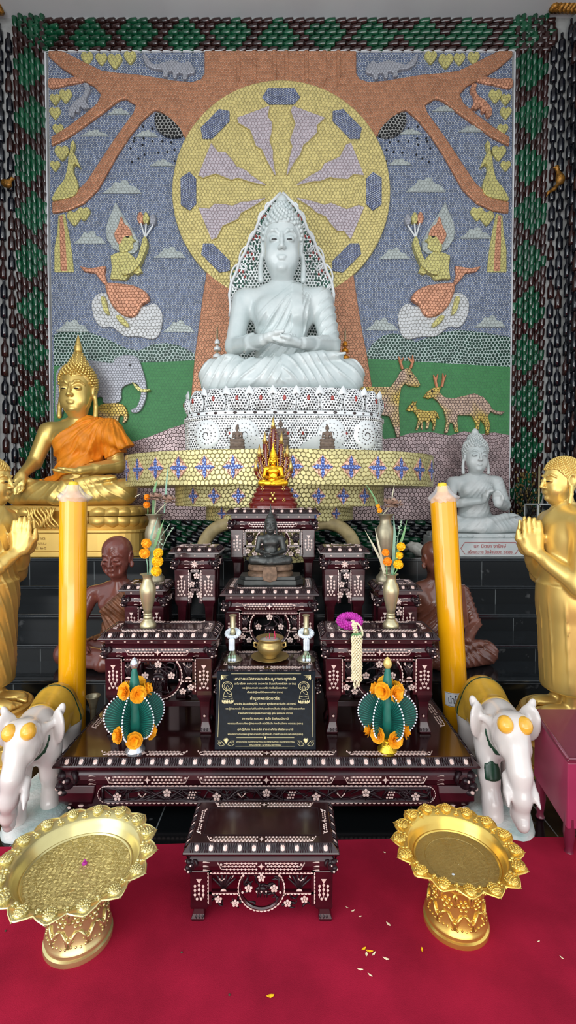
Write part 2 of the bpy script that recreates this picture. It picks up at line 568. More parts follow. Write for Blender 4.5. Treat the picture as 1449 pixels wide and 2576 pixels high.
# ------------------------------------------------------------ smooth bodies: distance field -> one continuous surface
class Field:
    def __init__(s, lo, hi, cell):
        s.lo, s.c = np.array(lo, float), cell
        n = np.ceil((np.array(hi) - s.lo) / cell).astype(int) + 1
        s.n = n
        s.ax = [(s.lo[i] + cell * np.arange(n[i])).astype(np.float32) for i in range(3)]
        s.F = np.full(n, 9.0, np.float32)

    def _sl(s, lo, hi):
        a = [max(0, int(math.floor((lo[i] - s.lo[i]) / s.c))) for i in range(3)]
        b = [min(int(s.n[i]), int(math.ceil((hi[i] - s.lo[i]) / s.c)) + 1) for i in range(3)]
        if any(a[i] >= b[i] for i in range(3)):
            return None, None
        sl = tuple(slice(a[i], b[i]) for i in range(3))
        return sl, (s.ax[0][sl[0]][:, None, None], s.ax[1][sl[1]][None, :, None], s.ax[2][sl[2]][None, None, :])

    def _mix(s, lo, hi, fn, k, sub):
        mg = k + 4 * s.c
        sl, g = s._sl([x - mg for x in lo], [x + mg for x in hi])
        if sl is None:
            return s
        d = fn(*g)
        Fv = s.F[sl]
        if sub:
            h = np.clip(.5 - .5 * (Fv + d) / k, 0, 1)
            s.F[sl] = Fv * (1 - h) - d * h + k * h * (1 - h)
        else:
            h = np.clip(.5 + .5 * (Fv - d) / k, 0, 1)
            s.F[sl] = Fv * (1 - h) + d * h - k * h * (1 - h)
        return s

    def ell(s, c, r, k=.03, rot=None, sub=False):
        R = None
        if rot is not None:
            R = np.array(Euler(rot).to_matrix().transposed())
        big = max(r)
        lo = [c[i] - (big if R is not None else r[i]) for i in range(3)]
        hi = [c[i] + (big if R is not None else r[i]) for i in range(3)]

        def fn(X, Y, Z):
            x, y, z = X - c[0], Y - c[1], Z - c[2]
            if R is not None:
                x, y, z = (R[0, 0] * x + R[0, 1] * y + R[0, 2] * z, R[1, 0] * x + R[1, 1] * y + R[1, 2] * z, R[2, 0] * x + R[2, 1] * y + R[2, 2] * z)
            k0 = np.sqrt((x / r[0]) ** 2 + (y / r[1]) ** 2 + (z / r[2]) ** 2)
            k1 = np.sqrt((x / r[0] ** 2) ** 2 + (y / r[1] ** 2) ** 2 + (z / r[2] ** 2) ** 2)
            return k0 * (k0 - 1) / np.maximum(k1, 1e-6)
        return s._mix(lo, hi, fn, k, sub)

    def cap(s, a, b, r1, r2, k=.03, sub=False):
        a, b = np.array(a, float), np.array(b, float)
        m = max(r1, r2)
        lo, hi = np.minimum(a, b) - m, np.maximum(a, b) + m
        ba = b - a
        L = max(float(ba @ ba), 1e-9)

        def fn(X, Y, Z):
            t = np.clip(((X - a[0]) * ba[0] + (Y - a[1]) * ba[1] + (Z - a[2]) * ba[2]) / L, 0, 1)
            return np.sqrt((X - a[0] - t * ba[0]) ** 2 + (Y - a[1] - t * ba[1]) ** 2 + (Z - a[2] - t * ba[2]) ** 2) - (r1 + t * (r2 - r1))
        return s._mix(lo, hi, fn, k, sub)

    def chain(s, pts, rs, k=.03):
        for i in range(len(pts) - 1):
            s.cap(pts[i], pts[i + 1], rs[i], rs[i + 1], k)
        return s

    def disp(s, fn, lo=None, hi=None):
        lo = lo or [-99] * 3
        hi = hi or [99] * 3
        sl, g = s._sl(lo, hi)
        if sl is not None:
            s.F[sl] = s.F[sl] + fn(*g)
        return s

    def clip(s, fn):                     # keep only where fn < 0
        g = (s.ax[0][:, None, None], s.ax[1][None, :, None], s.ax[2][None, None, :])
        s.F = np.maximum(s.F, fn(*g)).astype(np.float32)
        return s

    def copy(s):
        o = Field.__new__(Field)
        o.lo, o.c, o.n, o.ax, o.F = s.lo, s.c, s.n, s.ax, s.F.copy()
        return o

    def front(s, x, z):                  # first surface met when looking along +y
        i = int(round((x - s.lo[0]) / s.c))
        k = int(round((z - s.lo[2]) / s.c))
        col = s.F[i, :, k]
        j = np.argmax(col < 0)
        if col[j] >= 0:
            return None
        f0, f1 = col[j - 1], col[j]
        return float(s.ax[1][j - 1] + s.c * f0 / (f0 - f1))

    def mesh(s):
        F = s.F
        I = F < 0
        n = np.array(F.shape)
        m = n - 1
        cnt = np.zeros(m, np.int8)
        P = np.zeros((*m, 3), np.float32)
        W = np.zeros(m, np.float32)
        corners = [(i, j, k) for i in (0, 1) for j in (0, 1) for k in (0, 1)]
        cs = {}
        for c in corners:
            cs[c] = tuple(slice(c[i], c[i] + m[i]) for i in range(3))
            cnt += I[cs[c]]
        act = (cnt > 0) & (cnt < 8)
        idx = np.argwhere(act)
        ids = np.full(m, -1, np.int64)
        ids[act] = np.arange(len(idx))
        P = np.zeros((len(idx), 3), np.float64)
        W = np.zeros(len(idx))
        vals = {c: F[idx[:, 0] + c[0], idx[:, 1] + c[1], idx[:, 2] + c[2]].astype(float) for c in corners}
        for c in corners:
            for axn in range(3):
                if c[axn] == 0:
                    d = list(c)
                    d[axn] = 1
                    d = tuple(d)
                    a, b = vals[c], vals[d]
                    cr = (a < 0) != (b < 0)
                    t = np.where(cr, a / np.where(np.abs(a - b) < 1e-9, 1, a - b), 0)
                    for q in range(3):
                        P[:, q] += np.where(cr, c[q] + (t if q == axn else 0), 0)
                    W += cr
        V = s.lo + s.c * (idx + P / W[:, None])
        faces = []
        for axn in range(3):
            o1, o2 = [(1, 2), (2, 0), (0, 1)][axn]
            s0 = [slice(1, m[i]) for i in range(3)]
            s0[axn] = slice(0, m[axn])
            a = I[tuple(s0)]
            s1 = list(s0)
            s1[axn] = slice(1, m[axn] + 1)
            b = I[tuple(s1)]
            e = np.argwhere(a != b)
            if not len(e):
                continue
            ins = a[e[:, 0], e[:, 1], e[:, 2]]
            base = e.copy()
            for i in range(3):
                if i != axn:
                    base[:, i] += 1

            def cell(d1, d2):
                q = base.copy()
                q[:, o1] += d1
                q[:, o2] += d2
                return ids[q[:, 0], q[:, 1], q[:, 2]]
            qd = np.stack([cell(-1, -1), cell(0, -1), cell(0, 0), cell(-1, 0)], 1)
            qd[~ins] = qd[~ins][:, ::-1]
            faces.append(qd)
        Q = np.concatenate(faces) if faces else np.zeros((0, 4), int)
        Q = Q[(Q >= 0).all(1)]
        return V, Q


def build_np(name, parts, mt, parent=None, scale=1.0, loc=None):
    Vs, Qs, b = [], [], 0
    for V, Q in parts:
        Vs.append(V)
        Qs.append(Q + b)
        b += len(V)
    V, Q = np.concatenate(Vs) * scale, np.concatenate(Qs)
    me = bpy.data.meshes.new(name)
    me.vertices.add(len(V))
    me.vertices.foreach_set('co', V.astype(np.float32).ravel())
    me.loops.add(Q.size)
    me.loops.foreach_set('vertex_index', Q.astype(np.int32).ravel())
    me.polygons.add(len(Q))
    me.polygons.foreach_set('loop_start', np.arange(0, Q.size, 4, dtype=np.int32))
    me.polygons.foreach_set('use_smooth', np.ones(len(Q), dtype=bool))
    me.update(calc_edges=True)
    me.validate()
    for x in (mt if isinstance(mt, list) else [mt]):
        me.materials.append(x)
    o = bpy.data.objects.new(name, me)
    C.objects.link(o)
    if parent is not None:
        o.parent = parent
    if loc is not None:
        o.location = loc
    return o


def vv(*a):
    return np.array(a, float)


def un(a):
    a = np.array(a, float)
    return a / np.linalg.norm(a)


def sstep(x, a, b):
    t = np.clip((x - a) / (b - a), 0, 1)
    return t * t * (3 - 2 * t)


def hand(G, w, d, n, hs=1.0, curl=.25, thumb=1, k=.012, straight=False):
    """palm and five fingers of unequal length from the wrist w, pointing along d, palm facing n"""
    d, n = un(d), un(n)
    n = un(n - d * (n @ d))
    s = np.cross(d, n)
    w = np.array(w, float)
    Ls = (.118, .142, .134, .104)
    for i in range(4):
        off = s * ((i - 1.5) * .034 * hs) * thumb
        kn = w + d * (.105 * hs) + off
        G.cap(w + off * .6 + d * .01 * hs, kn, .031 * hs, .024 * hs, .02)
        L = Ls[3 - i] * hs if True else 0
        mid = kn + d * L * .5 + n * curl * .04 * hs
        tip = kn + d * L * (.95 if curl < .5 else .8) + n * curl * .12 * hs
        G.cap(kn, mid, .0195 * hs, .0175 * hs, k)
        G.cap(mid, tip, .0175 * hs, .0125 * hs, k)
    t0 = w + d * .035 * hs + s * .045 * hs * thumb + n * .01 * hs
    t1 = t0 + (d * .06 + s * .035 * thumb + n * .015) * hs
    t2 = t1 + (d * .06 + n * .01) * hs
    G.cap(w + d * .02 * hs, t0, .03 * hs, .026 * hs, .015)
    G.cap(t0, t1, .024 * hs, .02 * hs, .012)
    G.cap(t1, t2, .02 * hs, .013 * hs, k)


# ---- heads.  Local space of the seated figure: chin about z 1.12, crown about 1.6, face towards -y
def buddha_head(cell, hair=True, usn=True, old=False, lips=1.0):
    G = Field((-.27, -.28, .98), (.27, .30, 1.82), cell)
    G.cap((0, .03, .92), (0, .02, 1.20), .104, .090, .03)
    G.ell((0, .025, 1.42), (.160, .185, .19), .05)
    G.ell((0, -.025, 1.305), (.148, .148, .175), .05)
    G.ell((0, -.06, 1.185), (.084, .082, .062), .06)
    for sx in (-1, 1):
        G.ell((sx * .082, -.085, 1.262), (.052, .055, .062), .05)                                     # cheek
        G.ell((sx * .066, -.188, 1.376), (.045, .026, .026), .03, sub=True)                       # socket
        G.ell((sx * .064, -.150, 1.366), (.042, .026, .024), .012)                                # eyeball under the lid
        pts = [(sx * .028, -.164, 1.404), (sx * .050, -.164, 1.424), (sx * .085, -.148, 1.430), (sx * .126, -.110, 1.402)]
        G.chain(pts, [.006, .008, .007, .003], .018)
        G.cap((sx * .030, -.165, 1.353), (sx * .098, -.145, 1.357), .006, .004, .008)               # lower lid
        G.ell((sx * .021, -.186, 1.296), (.017, .020, .014), .012)                                # nostril wing
        G.ell((sx * .015, -.163, 1.242), (.022, .014, .0075 * lips), .012)
        # ear with a long lobe
        G.ell((sx * .172, .03, 1.365), (.020, .050, .075), .015, rot=(0, sx * .12, 0))
        G.ell((sx * .186, .025, 1.37), (.012, .028, .046), .012, sub=True)
        L = 1.27 if old else 1.13
        G.chain([(sx * .178, .02, 1.31), (sx * .186, .012, (1.31 + L) / 2), (sx * .186, .0, L)], [.019, .021, .025], .014)
    G.chain([(0, -.170, 1.40), (0, -.190, 1.345), (0, -.208, 1.302)], [.011, .015, .019], .018)
    G.ell((0, -.159, 1.226), (.027, .016, .0095 * lips), .012)
    G.chain([(-.046, -.152, 1.240), (0, -.182, 1.2345), (.046, -.152, 1.240)], [.001, .0015, .001], .001) if False else None
    G.ell((0, -.142, 1.172), (.032, .022, .02), .03)
    if old:
        for sx in (-1, 1):
            G.ell((sx * .085, -.15, 1.25), (.026, .04, .055), .03, sub=True)                       # sunken cheeks
            G.ell((sx * .085, -.135, 1.32), (.035, .022, .02), .02)
            G.cap((sx * .035, -.18, 1.30), (sx * .06, -.155, 1.22), .004, .004, .01, sub=True)
        G.ell((0, .03, 1.47), (.165, .19, .15), .05)
        for zz in (1.455, 1.48, 1.505):
            G.cap((-.07, -.172 + (zz - 1.455) * .5, zz), (.07, -.172 + (zz - 1.455) * .5, zz), .003, .003, .008, sub=True)
    if hair:
        H = Field(G.lo, G.lo + G.c * (G.n - 1), cell)
        H.n, H.ax, H.F = G.n, G.ax, np.full(G.n, 9., np.float32)
        H.ell((0, .035, 1.445), (.174, .196, .188), .03)
        H.clip(lambda X, Y, Z: 1.485 - np.maximum(Y + .10, 0) * 1.25 - Z + 0 * X)
        if usn:
            H.ell((0, .05, 1.615), (.098, .10, .075), .03)
        G.F = np.minimum(G.F, H.F)
    return G


def curls_mesh(r=.017, n=330, usn=True, cone=False, c=(0, .035, 1.445), R=(.174, .196, .188), hairline=True):
    mb = MB()
    ga = PI * (3 - math.sqrt(5))
    spots = []
    for i in range(n):
        z = 1 - 2 * (i + .5) / n
        a = ga * i
        q = math.sqrt(1 - z * z)
        p = Vector((c[0] + R[0] * q * math.cos(a), c[1] + R[1] * q * math.sin(a), c[2] + R[2] * z))
        if p.z < 1.49 - max(p.y + .10, 0) * 1.25:
            continue
        if usn and (p.x ** 2 + (p.y - .05) ** 2) < .09 ** 2 and p.z > 1.55:
            continue
        spots.append((p, Vector(((p.x - c[0]) / R[0] ** 2, (p.y - c[1]) / R[1] ** 2, (p.z - c[2]) / R[2] ** 2)).normalized()))
    if usn:
        m = 70
        for i in range(m):
            z = 1 - (i + .5) / m
            a = ga * i
            q = math.sqrt(1 - z * z)
            p = Vector((.098 * q * math.cos(a), .05 + .10 * q * math.sin(a), 1.615 + .075 * z))
            spots.append((p, (p - Vector((0, .05, 1.60))).normalized()))
    for p, nn in spots:
        if cone:
            mb.tube([p, p + nn * r * .7, p + nn * r * 1.5], [r * .95, r * .8, r * .15], 6)
        else:
            mb.ball(tuple(p + nn * r * .2), r, 7, 4)
    return mb


def scaled(mb, s, fn=None):
    mb.v = [tuple((fn(Vector(p)) if fn else Vector(p)) * s) for p in mb.v]
    return mb


def tilt_pts(V, ang, piv=(0, .03, 1.08), yaw=0):
    R = np.array((Matrix.Rotation(yaw, 3, 'Z') @ Matrix.Rotation(ang, 3, 'X')))
    return (V - piv) @ R.T + piv


# ---- seated cross-legged body
def seated_body(cell, pose='meditate', robe=True, thin=1.0, folds=1.0, wrap=False, hands=True):
    G = Field((-.86, -.66, -.03), (.86, .42, 1.16), cell)
    G.ell((0, .06, .28), (.27 * thin, .22, .26), .05)
    G.ell((0, .05, .50), (.225 * thin, .17, .26), .08)
    G.ell((0, .04, .77), (.300 * thin, .18, .22), .09)
    G.cap((-.30 * thin, .055, .895), (.30 * thin, .055, .895), .105, .105, .09)
    G.ell((0, .06, .985), (.20, .10, .075), .08)
    G.cap((0, .04, .90), (0, .025, 1.06), .110, .098, .05)
    if not wrap:
        for sx in (-1, 1):
            G.ell((sx * .13 * thin, -.085, .76), (.12, .07, .10), .06)
    # legs, soles turned up
    for sx in (-1, 1):
        G.cap((sx * .17, .05, .15), (sx * .60, -.17, .155), .165, .150, .05)
    G.cap((-.60, -.20, .15), (.05, -.41, .17), .148, .095, .05)
    G.cap((.60, -.20, .15), (-.05, -.43, .10), .148, .095, .04)
    G.cap((.05, -.40, .20), (.36, -.33, .285), .085, .058, .04)
    G.ell((.44, -.30, .30), (.125, .062, .042), .03, rot=(0, -.12, .15))
    G.ell((-.46, -.30, .285), (.10, .055, .035), .03, rot=(0, .12, -.15))
    G.ell((0, -.20, .08), (.52, .28, .09), .06)
    for i in range(5):                                              # toes
        G.cap((.50, -.345 + i * .022, .305), (.565 - i * .008, -.345 + i * .024, .315), .014, .012, .01)
    shoulder = [(sx * .380 * (thin * .5 + .5), .05, .885) for sx in (-1, 1)]
    el = {-1: (-.465, .0, .47), 1: (.465, .0, .47)}
    wr = {-1: (-.165, -.37, .415), 1: (.19, -.37, .39)}
    if pose == 'earth':
        el[-1], wr[-1] = (-.50, -.04, .50), (-.47, -.36, .345)
    if pose == 'teach':
        el[-1], el[1] = (-.47, -.08, .50), (.47, -.08, .48)
        wr[-1], wr[1] = (-.03, -.36, .56), (.235, -.36, .50)
    if pose == 'down':
        el[-1], wr[-1] = (-.50, -.06, .50), (-.42, -.34, .36)
        el[1], wr[1] = (.50, -.06, .50), (.30, -.36, .36)
    ar = .105 * (thin * .6 + .4)
    for i, sx in enumerate((-1, 1)):
        G.cap(shoulder[i], el[sx], ar, .082 * (thin * .6 + .4), .05)
        G.cap(el[sx], wr[sx], .080 * (thin * .6 + .4), .050, .03)
    if hands:
        if pose == 'teach':
            hand(G, (-.02, -.375, .56), (.12, -.10, 1), (1, -.2, 0), .95, .9, -1)
            hand(G, (.225, -.375, .50), (-.12, -.05, 1), (-.6, -1, 0), .95, .15, 1)
        else:
            hand(G, (.155, -.385, .385), (-1, -.10, -.02), (0, -.1, 1), 1.05, .15, -1)
            if pose == 'earth':
                hand(G, (-.47, -.375, .335), (.02, -.50, -.85), (0, .8, -.5), 1.0, .1, -1)
            elif pose == 'meditate':
                hand(G, (-.135, -.385, .425), (1, -.10, -.03), (0, -.1, 1), 1.05, .15, 1)
            else:
                hand(G, (-.40, -.36, .35), (.7, -.5, -.35), (0, .4, -1), 1.0, .2, 1)
    if robe:
        nx, nz = .674, -.739

        def drape(X, Y, Z):
            sd = (X - .11) * nx + (Z - 1.02) * nz
            body = sstep(Z, .30, .36) * sstep(1.09 - Z, 0, .05)
            left_arm_out = sstep(X, -.37 + .1 * 0, -.33)
            msk = (sstep(sd, 0, .012) if not wrap else 1.0) * body * left_arm_out
            if pose != 'teach' and not wrap:
                msk = msk * (1 - sstep(-Y, .27, .30))
            d = -.010 * msk
            th = np.arctan2(X - .36, 1.12 - Z)
            tor = sstep(np.sqrt((X - .36) ** 2 + (Z - 1.12) ** 2 + 0 * Y), .16, .26) * sstep(.30 - X, 0, .06) * sstep(sd, .02, .06) * body * left_arm_out * (1 - sstep(-Y, .24, .29))
            w = np.sin(th * 30 + 1.6 * np.sin(Z * 8))
            d = d - folds * .012 * np.clip(1 - np.abs(w) * 1.5, 0, 1) * tor
            arm = sstep(X, .33, .38) * sstep(Z, .40, .46)
            w = np.sin((Z * 1.0 - X * .9 + Y * .5) * 34)
            d = d - folds * .010 * np.clip(1 - np.abs(w) * 1.6, 0, 1) * arm
            sash = sstep(X, .085, .10) * sstep(.205 - X, 0, .015) * sstep(Z, .40, .42) * sstep(1.02 - Z, 0, .03) * sstep(-Y, .0, .05) * (1 - sstep(-Y, .27, .29))
            if pose != 'teach' and not wrap:
                d = d * (1 - sash) - .020 * sash
            return d
        G.disp(drape)

        def leg_fold(X, Y, Z):
            m = sstep(.33 - Z, 0, .05) * sstep(Z, .02, .05) * sstep(-Y, .05, .12)
            ph = np.where(X < 0, X * 1.0 - Z * .9, -X * 1.0 - Z * .9 + .05) + 0 * Y
            return -folds * .010 * np.clip(1 - np.abs(np.sin(ph * 30 + 1.2 * np.sin(X * 11))) * 1.7, 0, 1) * m
        G.disp(leg_fold)
    G.clip(lambda X, Y, Z: -Z + 0 * X + 0 * Y)
    return G


def eyes(G, parent, mt, scale, rot=None, w=.030, h=.0062, z=1.357, x=.064):
    for sx in (-1, 1):
        mb = MB()
        n = 9
        top, bot = [], []
        for i in range(n):
            u = -1 + 2 * i / (n - 1)
            xx = sx * x + u * w
            hh = h * math.sqrt(max(0, 1 - u * u)) + .0008
            for arr, zz in ((top, z + hh), (bot, z - hh)):
                y = G.front(xx, zz)
                arr.append(Vector((xx, (y if y is not None else -.15) - .0035, zz)))
        pts = top + bot[::-1]
        back = [p + Vector((0, .006, 0)) for p in pts]
        m = len(pts)
        fs = [(i, i + 1, 2 * n - 2 - i, 2 * n - 1 - i) for i in range(n - 1)] + [(i, i + m, (i + 1) % m + m, (i + 1) % m) for i in range(m)]
        mb.add(pts + back, fs)
        V = np.array(mb.v)
        if rot:
            V = tilt_pts(V, *rot)
        mb.v = [tuple(p * scale) for p in V]
        mb.build('eye', mt, parent)


def flame_finial(mb, z0, h, r):
    prof = [(r * a, z0 + h * b) for a, b in ((1, 0), (1.15, .06), (.75, .14), (.95, .2), (.62, .27), (.78, .33), (.5, .40), (.42, .52), (.30, .68), (.16, .85), (.02, 1))]
    mb.lathe([(x, z) for x, z in prof], 14, M=Matrix.Translation((0, .05, 0)))


def lotus_row(mb, rx, ry, z, h, w, n, bulge=.05, down=False, a0=0, power=2.0):
    """a row of rounded petals round an oval"""
    for i in range(n):
        a = 2 * PI * (i + a0) / n
        cx = rx * math.copysign(abs(math.cos(a)) ** (2 / power), math.cos(a))
        cy = ry * math.copysign(abs(math.sin(a)) ** (2 / power), math.sin(a))
        nx, ny = math.cos(a) / rx, math.sin(a) / ry
        l = math.hypot(nx, ny)
        nx, ny = nx / l, ny / l
        R = Matrix(((-ny, nx, 0, cx), (nx, ny, 0, cy), (0, 0, 1, z), (0, 0, 0, 1)))
        vs, fs = [], []
        rows, cols = 7, 7
        for r in range(rows):
            t = r / (rows - 1)
            ww = w * .5 * (math.sin(PI * (.18 + .82 * t) ** .8) * 1.0 if t > .0 else .75)
            ww = w * .5 * (1 - max(0, t - .45) ** 2 / .31)
            ww = max(ww, .001)
            for c_ in range(cols):
                u = -1 + 2 * c_ / (cols - 1)
                b = bulge * (1 - u * u) * (math.sin(PI * min(1, .15 + .8 * t)))
                zz = h * t * (1 if not down else -1)
                vs.append((u * ww, b, zz))
        for r in range(rows - 1):
            for c_ in range(cols - 1):
                q = r * cols + c_
                f = (q, q + 1, q + cols + 1, q + cols)
                fs.append(f if not down else f[::-1])
        mb.add(vs, fs, M=R)


def oval(rx, ry, n=64, p=2.0, cx=0, cy=0):
    out = []
    for i in range(n):
        a = 2 * PI * i / n
        out.append((cx + rx * math.copysign(abs(math.cos(a)) ** (2 / p), math.cos(a)), cy + ry * math.copysign(abs(math.sin(a)) ** (2 / p), math.sin(a))))
    return out


def oval_tier(mb, prof, rx, ry, n=72, p=2.0, uv=True, m=0):
    """stacked oval rings (scale or inset in metres, z); the side gets arc length by height as coordinates"""
    base = oval(1, 1, n, p)
    rings = []
    for ins, z in prof:
        rings.append([(x * (rx - ins), y * (ry - ins), z) for x, y in base])
    vs, fs, uvs = [], [], []
    L = [0]
    for i in range(n):
        a, b = rings[0][i], rings[0][(i + 1) % n]
        L.append(L[-1] + math.hypot(a[0] - b[0], a[1] - b[1]))
    acc = 0
    for j, rg in enumerate(rings):
        if j:
            acc += math.hypot(prof[j][0] - prof[j - 1][0], prof[j][1] - prof[j - 1][1])
        for i in range(n + 1):
            vs.append(rg[i % n])
            uvs.append((L[i], acc))
    w = n + 1
    for j in range(len(rings) - 1):
        for i in range(n):
            fs.append((j * w + i, j * w + i + 1, (j + 1) * w + i + 1, (j + 1) * w + i))
    mb.add(vs, fs, m, uvs=uvs)
    for rg, rev in ((rings[0], True), (rings[-1], False)):
        ids = list(range(n))
        mb.add(rg, [ids[::-1] if rev else ids], m, uvs=[(x, y) for x, y, z in rg])
    return mb
# ------------------------------------------------------------ the hall
WY = 5.1
XL, XR, ZC = -3.16, 2.98, 6.58


def plane_box(name, c, d, mt, bevel=0):
    return struct(MB().box(c, d).build(name, mt, bevel=bevel))


# black granite floor with tile joints
def tiled(name, base, size):
    m = mat(name, base, .13, var=.5, vs=30, detail=6, spec=.28)
    nt = m.node_tree
    b = nt.nodes['Principled BSDF']
    tc = nd(nt, 'ShaderNodeTexCoord')
    br = nd(nt, 'ShaderNodeTexBrick')
    br.offset = 0
    br.inputs['Scale'].default_value = 1
    br.inputs['Brick Width'].default_value = size
    br.inputs['Row Height'].default_value = size
    br.inputs['Mortar Size'].default_value = .003
    br.inputs['Color1'].default_value = (*lin(base), 1)
    br.inputs['Color2'].default_value = (*[x * 1.5 for x in lin(base)], 1)
    br.inputs['Mortar'].default_value = (.12, .13, .13, 1)
    nt.links.new(tc.outputs['Object'], br.inputs['Vector'])
    # fine pale scratches and dust specks
    n = nd(nt, 'ShaderNodeTexNoise')
    n.inputs['Scale'].default_value = 9
    n.inputs['Detail'].default_value = 10
    nt.links.new(tc.outputs['Object'], n.inputs['Vector'])
    r = nd(nt, 'ShaderNodeValToRGB')
    r.color_ramp.elements[0].position = .66
    r.color_ramp.elements[1].position = .8
    r.color_ramp.elements[1].color = (.2, .2, .2, 1)
    nt.links.new(n.outputs['Fac'], r.inputs['Fac'])
    mx = nd(nt, 'ShaderNodeMix', data_type='RGBA', blend_type='ADD')
    mx.inputs[0].default_value = .6
    nt.links.new(br.outputs['Color'], mx.inputs[6])
    nt.links.new(r.outputs['Color'], mx.inputs[7])
    nt.links.new(mx.outputs[2], b.inputs['Base Color'])
    return m


M['floor'] = tiled('black_granite_tiles', (11, 13, 14), .6)
M['edge'] = mat('polished_granite_edge', (26, 30, 33), .1, var=.3, vs=30, detail=6, spec=.5)  # lighter than the tiles: reflections along the nosings put into the colour
plane_box('floor', (0, 1.0, -.05), (12, 9.0, .1), M['floor'])
plane_box('ceiling', (0, 2.2, ZC + .05), (XR - XL + .4, 6.2, .1), M['white_wall'])
plane_box('wall_back', ((XL + XR) / 2, WY + .1, ZC / 2), (XR - XL + .4, .2, ZC), M['cement'])
wl = plane_box('wall_left', (XL - .1, 4.15, ZC / 2), (.2, 2.1, ZC), M['cement'])
wr_ = plane_box('wall_right', (XR + .1, 4.15, ZC / 2), (.2, 2.1, ZC), M['cement'])

# stepped black granite ledge rising to the back wall; every tread slab has a thin nosing
ST = [(3.02, .32), (3.36, .445), (3.70, .585), (4.03, .75), (4.32, .955)]
for i, (y, z) in enumerate(ST):
    z0 = ST[i - 1][1] if i else 0.0
    mb = MB()
    mb.box(((XL + XR) / 2, (y + .02 + WY) / 2, (z + 0 - .03) / 2 - 0.0), (XR - XL, WY - y - .02, z - .03))
    mb.box(((XL + XR) / 2, (y + WY) / 2, z - .009), (XR - XL, WY - y, .018), 1)
    mb.box(((XL + XR) / 2, (y + .010 + WY) / 2, z - .027), (XR - XL, WY - y - .010, .012), 1)
    o = mb.build('trim_%d' % (10 + i), [M['floor'], M['edge']], bevel=.004, seg=3)
    struct(o)

# red carpet on the floor in front of the altar
cp = MB().slab([(-2.6, -2.2), (2.6, -2.2), (2.6, 2.00), (1.0, 2.03), (-.2, 2.0), (-.75, 1.975), (-2.6, 1.95)], 0.0, .010)
o = cp.build('floor_carpet', M['carpet'])
o.name = 'red_carpet'
tag(o, 'large crimson carpet spread over the black floor in front of the altar', 'carpet')


# ------------------------------------------------------------ bottle work on the walls
def bottle(mb, x, z, m, ln=.17, r=.030, ang=0.0, tilt=.22, y=-.012):
    """a bottle bedded neck-down in the cement like a shingle; ang turns it in the wall plane"""
    prof = [(.010, -.5), (.011, -.28), (.021, -.08), (.030, .12), (.030, .46), (.026, .5)]
    k = r / .030
    Mx = Matrix.Translation((x, y, z)) @ Matrix.Rotation(ang, 4, 'Y') @ Matrix.Rotation(tilt, 4, 'X')
    mb.lathe([(a * k, b * ln) for a, b in prof], 8, m, Mx)


def bottle_upright(mb, x, z, m, ln=.2, r=.033, M0=None):
    prof = [(.6, 0), (1, .04), (1, .56), (.82, .66), (.42, .78), (.36, .96), (.42, 1.0)]
    Mx = Matrix.Translation((x, 0, z))
    if M0 is not None:
        Mx = M0 @ Mx
    mb.lathe([(a * r, b * ln) for a, b in prof], 8, m, Mx)


def is_green(u, v, per=.50, hw=.20, hh=.235):
    q = (v / per) % 1.0
    q = min(q, 1 - q) * per
    return abs(u) / hw + q / hh < 1.0


px0, px1 = at(124, 600, WY).x, at(1286, 600, WY).x
ptop = at(700, 136, WY).z
rnd = random.Random(3)
for nm, xa, xb in (('trim_1', at(43, 600, WY).x, px0), ('trim_2', px1, at(1371, 600, WY).x)):
    mb = MB()
    cols = 6
    pw = (xb - xa) / cols
    zz = .98
    j = 0
    while zz < ptop + .30:
        for c_ in range(cols):
            x = xa + (c_ + .5) * pw
            z = zz + (.055 if c_ % 2 else 0) + rnd.uniform(-.008, .008)
            u = x - (xa + xb) / 2
            bottle(mb, x + rnd.uniform(-.004, .004), z, 0 if is_green(u, z) else 1, r=.029)
        zz += .110
    o = mb.build(nm, [M['b_green'], M['b_brown']], smooth=True, loc=(0, WY, 0))
    struct(o)
mb = MB()
za, zb = ptop, at(700, 50, WY).z
rows = 6
ph = (zb - za) / rows
xx = at(60, 600, WY).x
while xx < at(1360, 600, WY).x:
    for r_ in range(rows):
        z = za + (r_ + .5) * ph
        x = xx + (.055 if r_ % 2 else 0) + rnd.uniform(-.008, .008)
        bottle(mb, x, z, 0 if is_green(z - (za + zb) / 2, x + .12) else 1, r=.029, ang=PI / 2 + .12)
    xx += .110
struct(mb.build('trim_3', [M['b_green'], M['b_brown']], smooth=True, loc=(0, WY, 0)))
# two columns of dark bottles between the border and each side wall
for nm, xs in (('trim_4', (at(10, 600, WY).x, at(32, 600, WY).x)), ('trim_5', (at(1384, 600, WY).x, at(1404, 600, WY).x))):
    mb = MB()
    for k, x in enumerate(xs):
        z = .97 + .1 * k
        while z < ZC - .25:
            bottle_upright(mb, x + rnd.uniform(-.004, .004), z, 0 if rnd.random() < .75 else 1, ln=.205, r=.036)
            z += .205
    struct(mb.build(nm, [M['b_dark'], M['b_brown']], smooth=True, loc=(0, WY - .02, 0)))
# side walls: dark bottles laid in columns
for nm, X, sgn in (('trim_6', XL, 1), ('trim_7', XR, -1)):
    mb = MB()
    R0 = Matrix.Rotation(PI / 2, 4, 'Z')
    y = WY - .06
    k = 0
    while y > 4.2:
        z = .97 + .1 * (k % 2)
        while z < ZC - .25:
            prof_r = .034
            bottle_upright(mb, 0, 0, 0 if rnd.random() < .75 else 1, ln=.205, r=prof_r, M0=Matrix.Translation((X + sgn * .02, y, z)))
            z += .205
        y -= .074
        k += 1
    struct(mb.build(nm, [M['b_dark'], M['b_brown']], smooth=True))
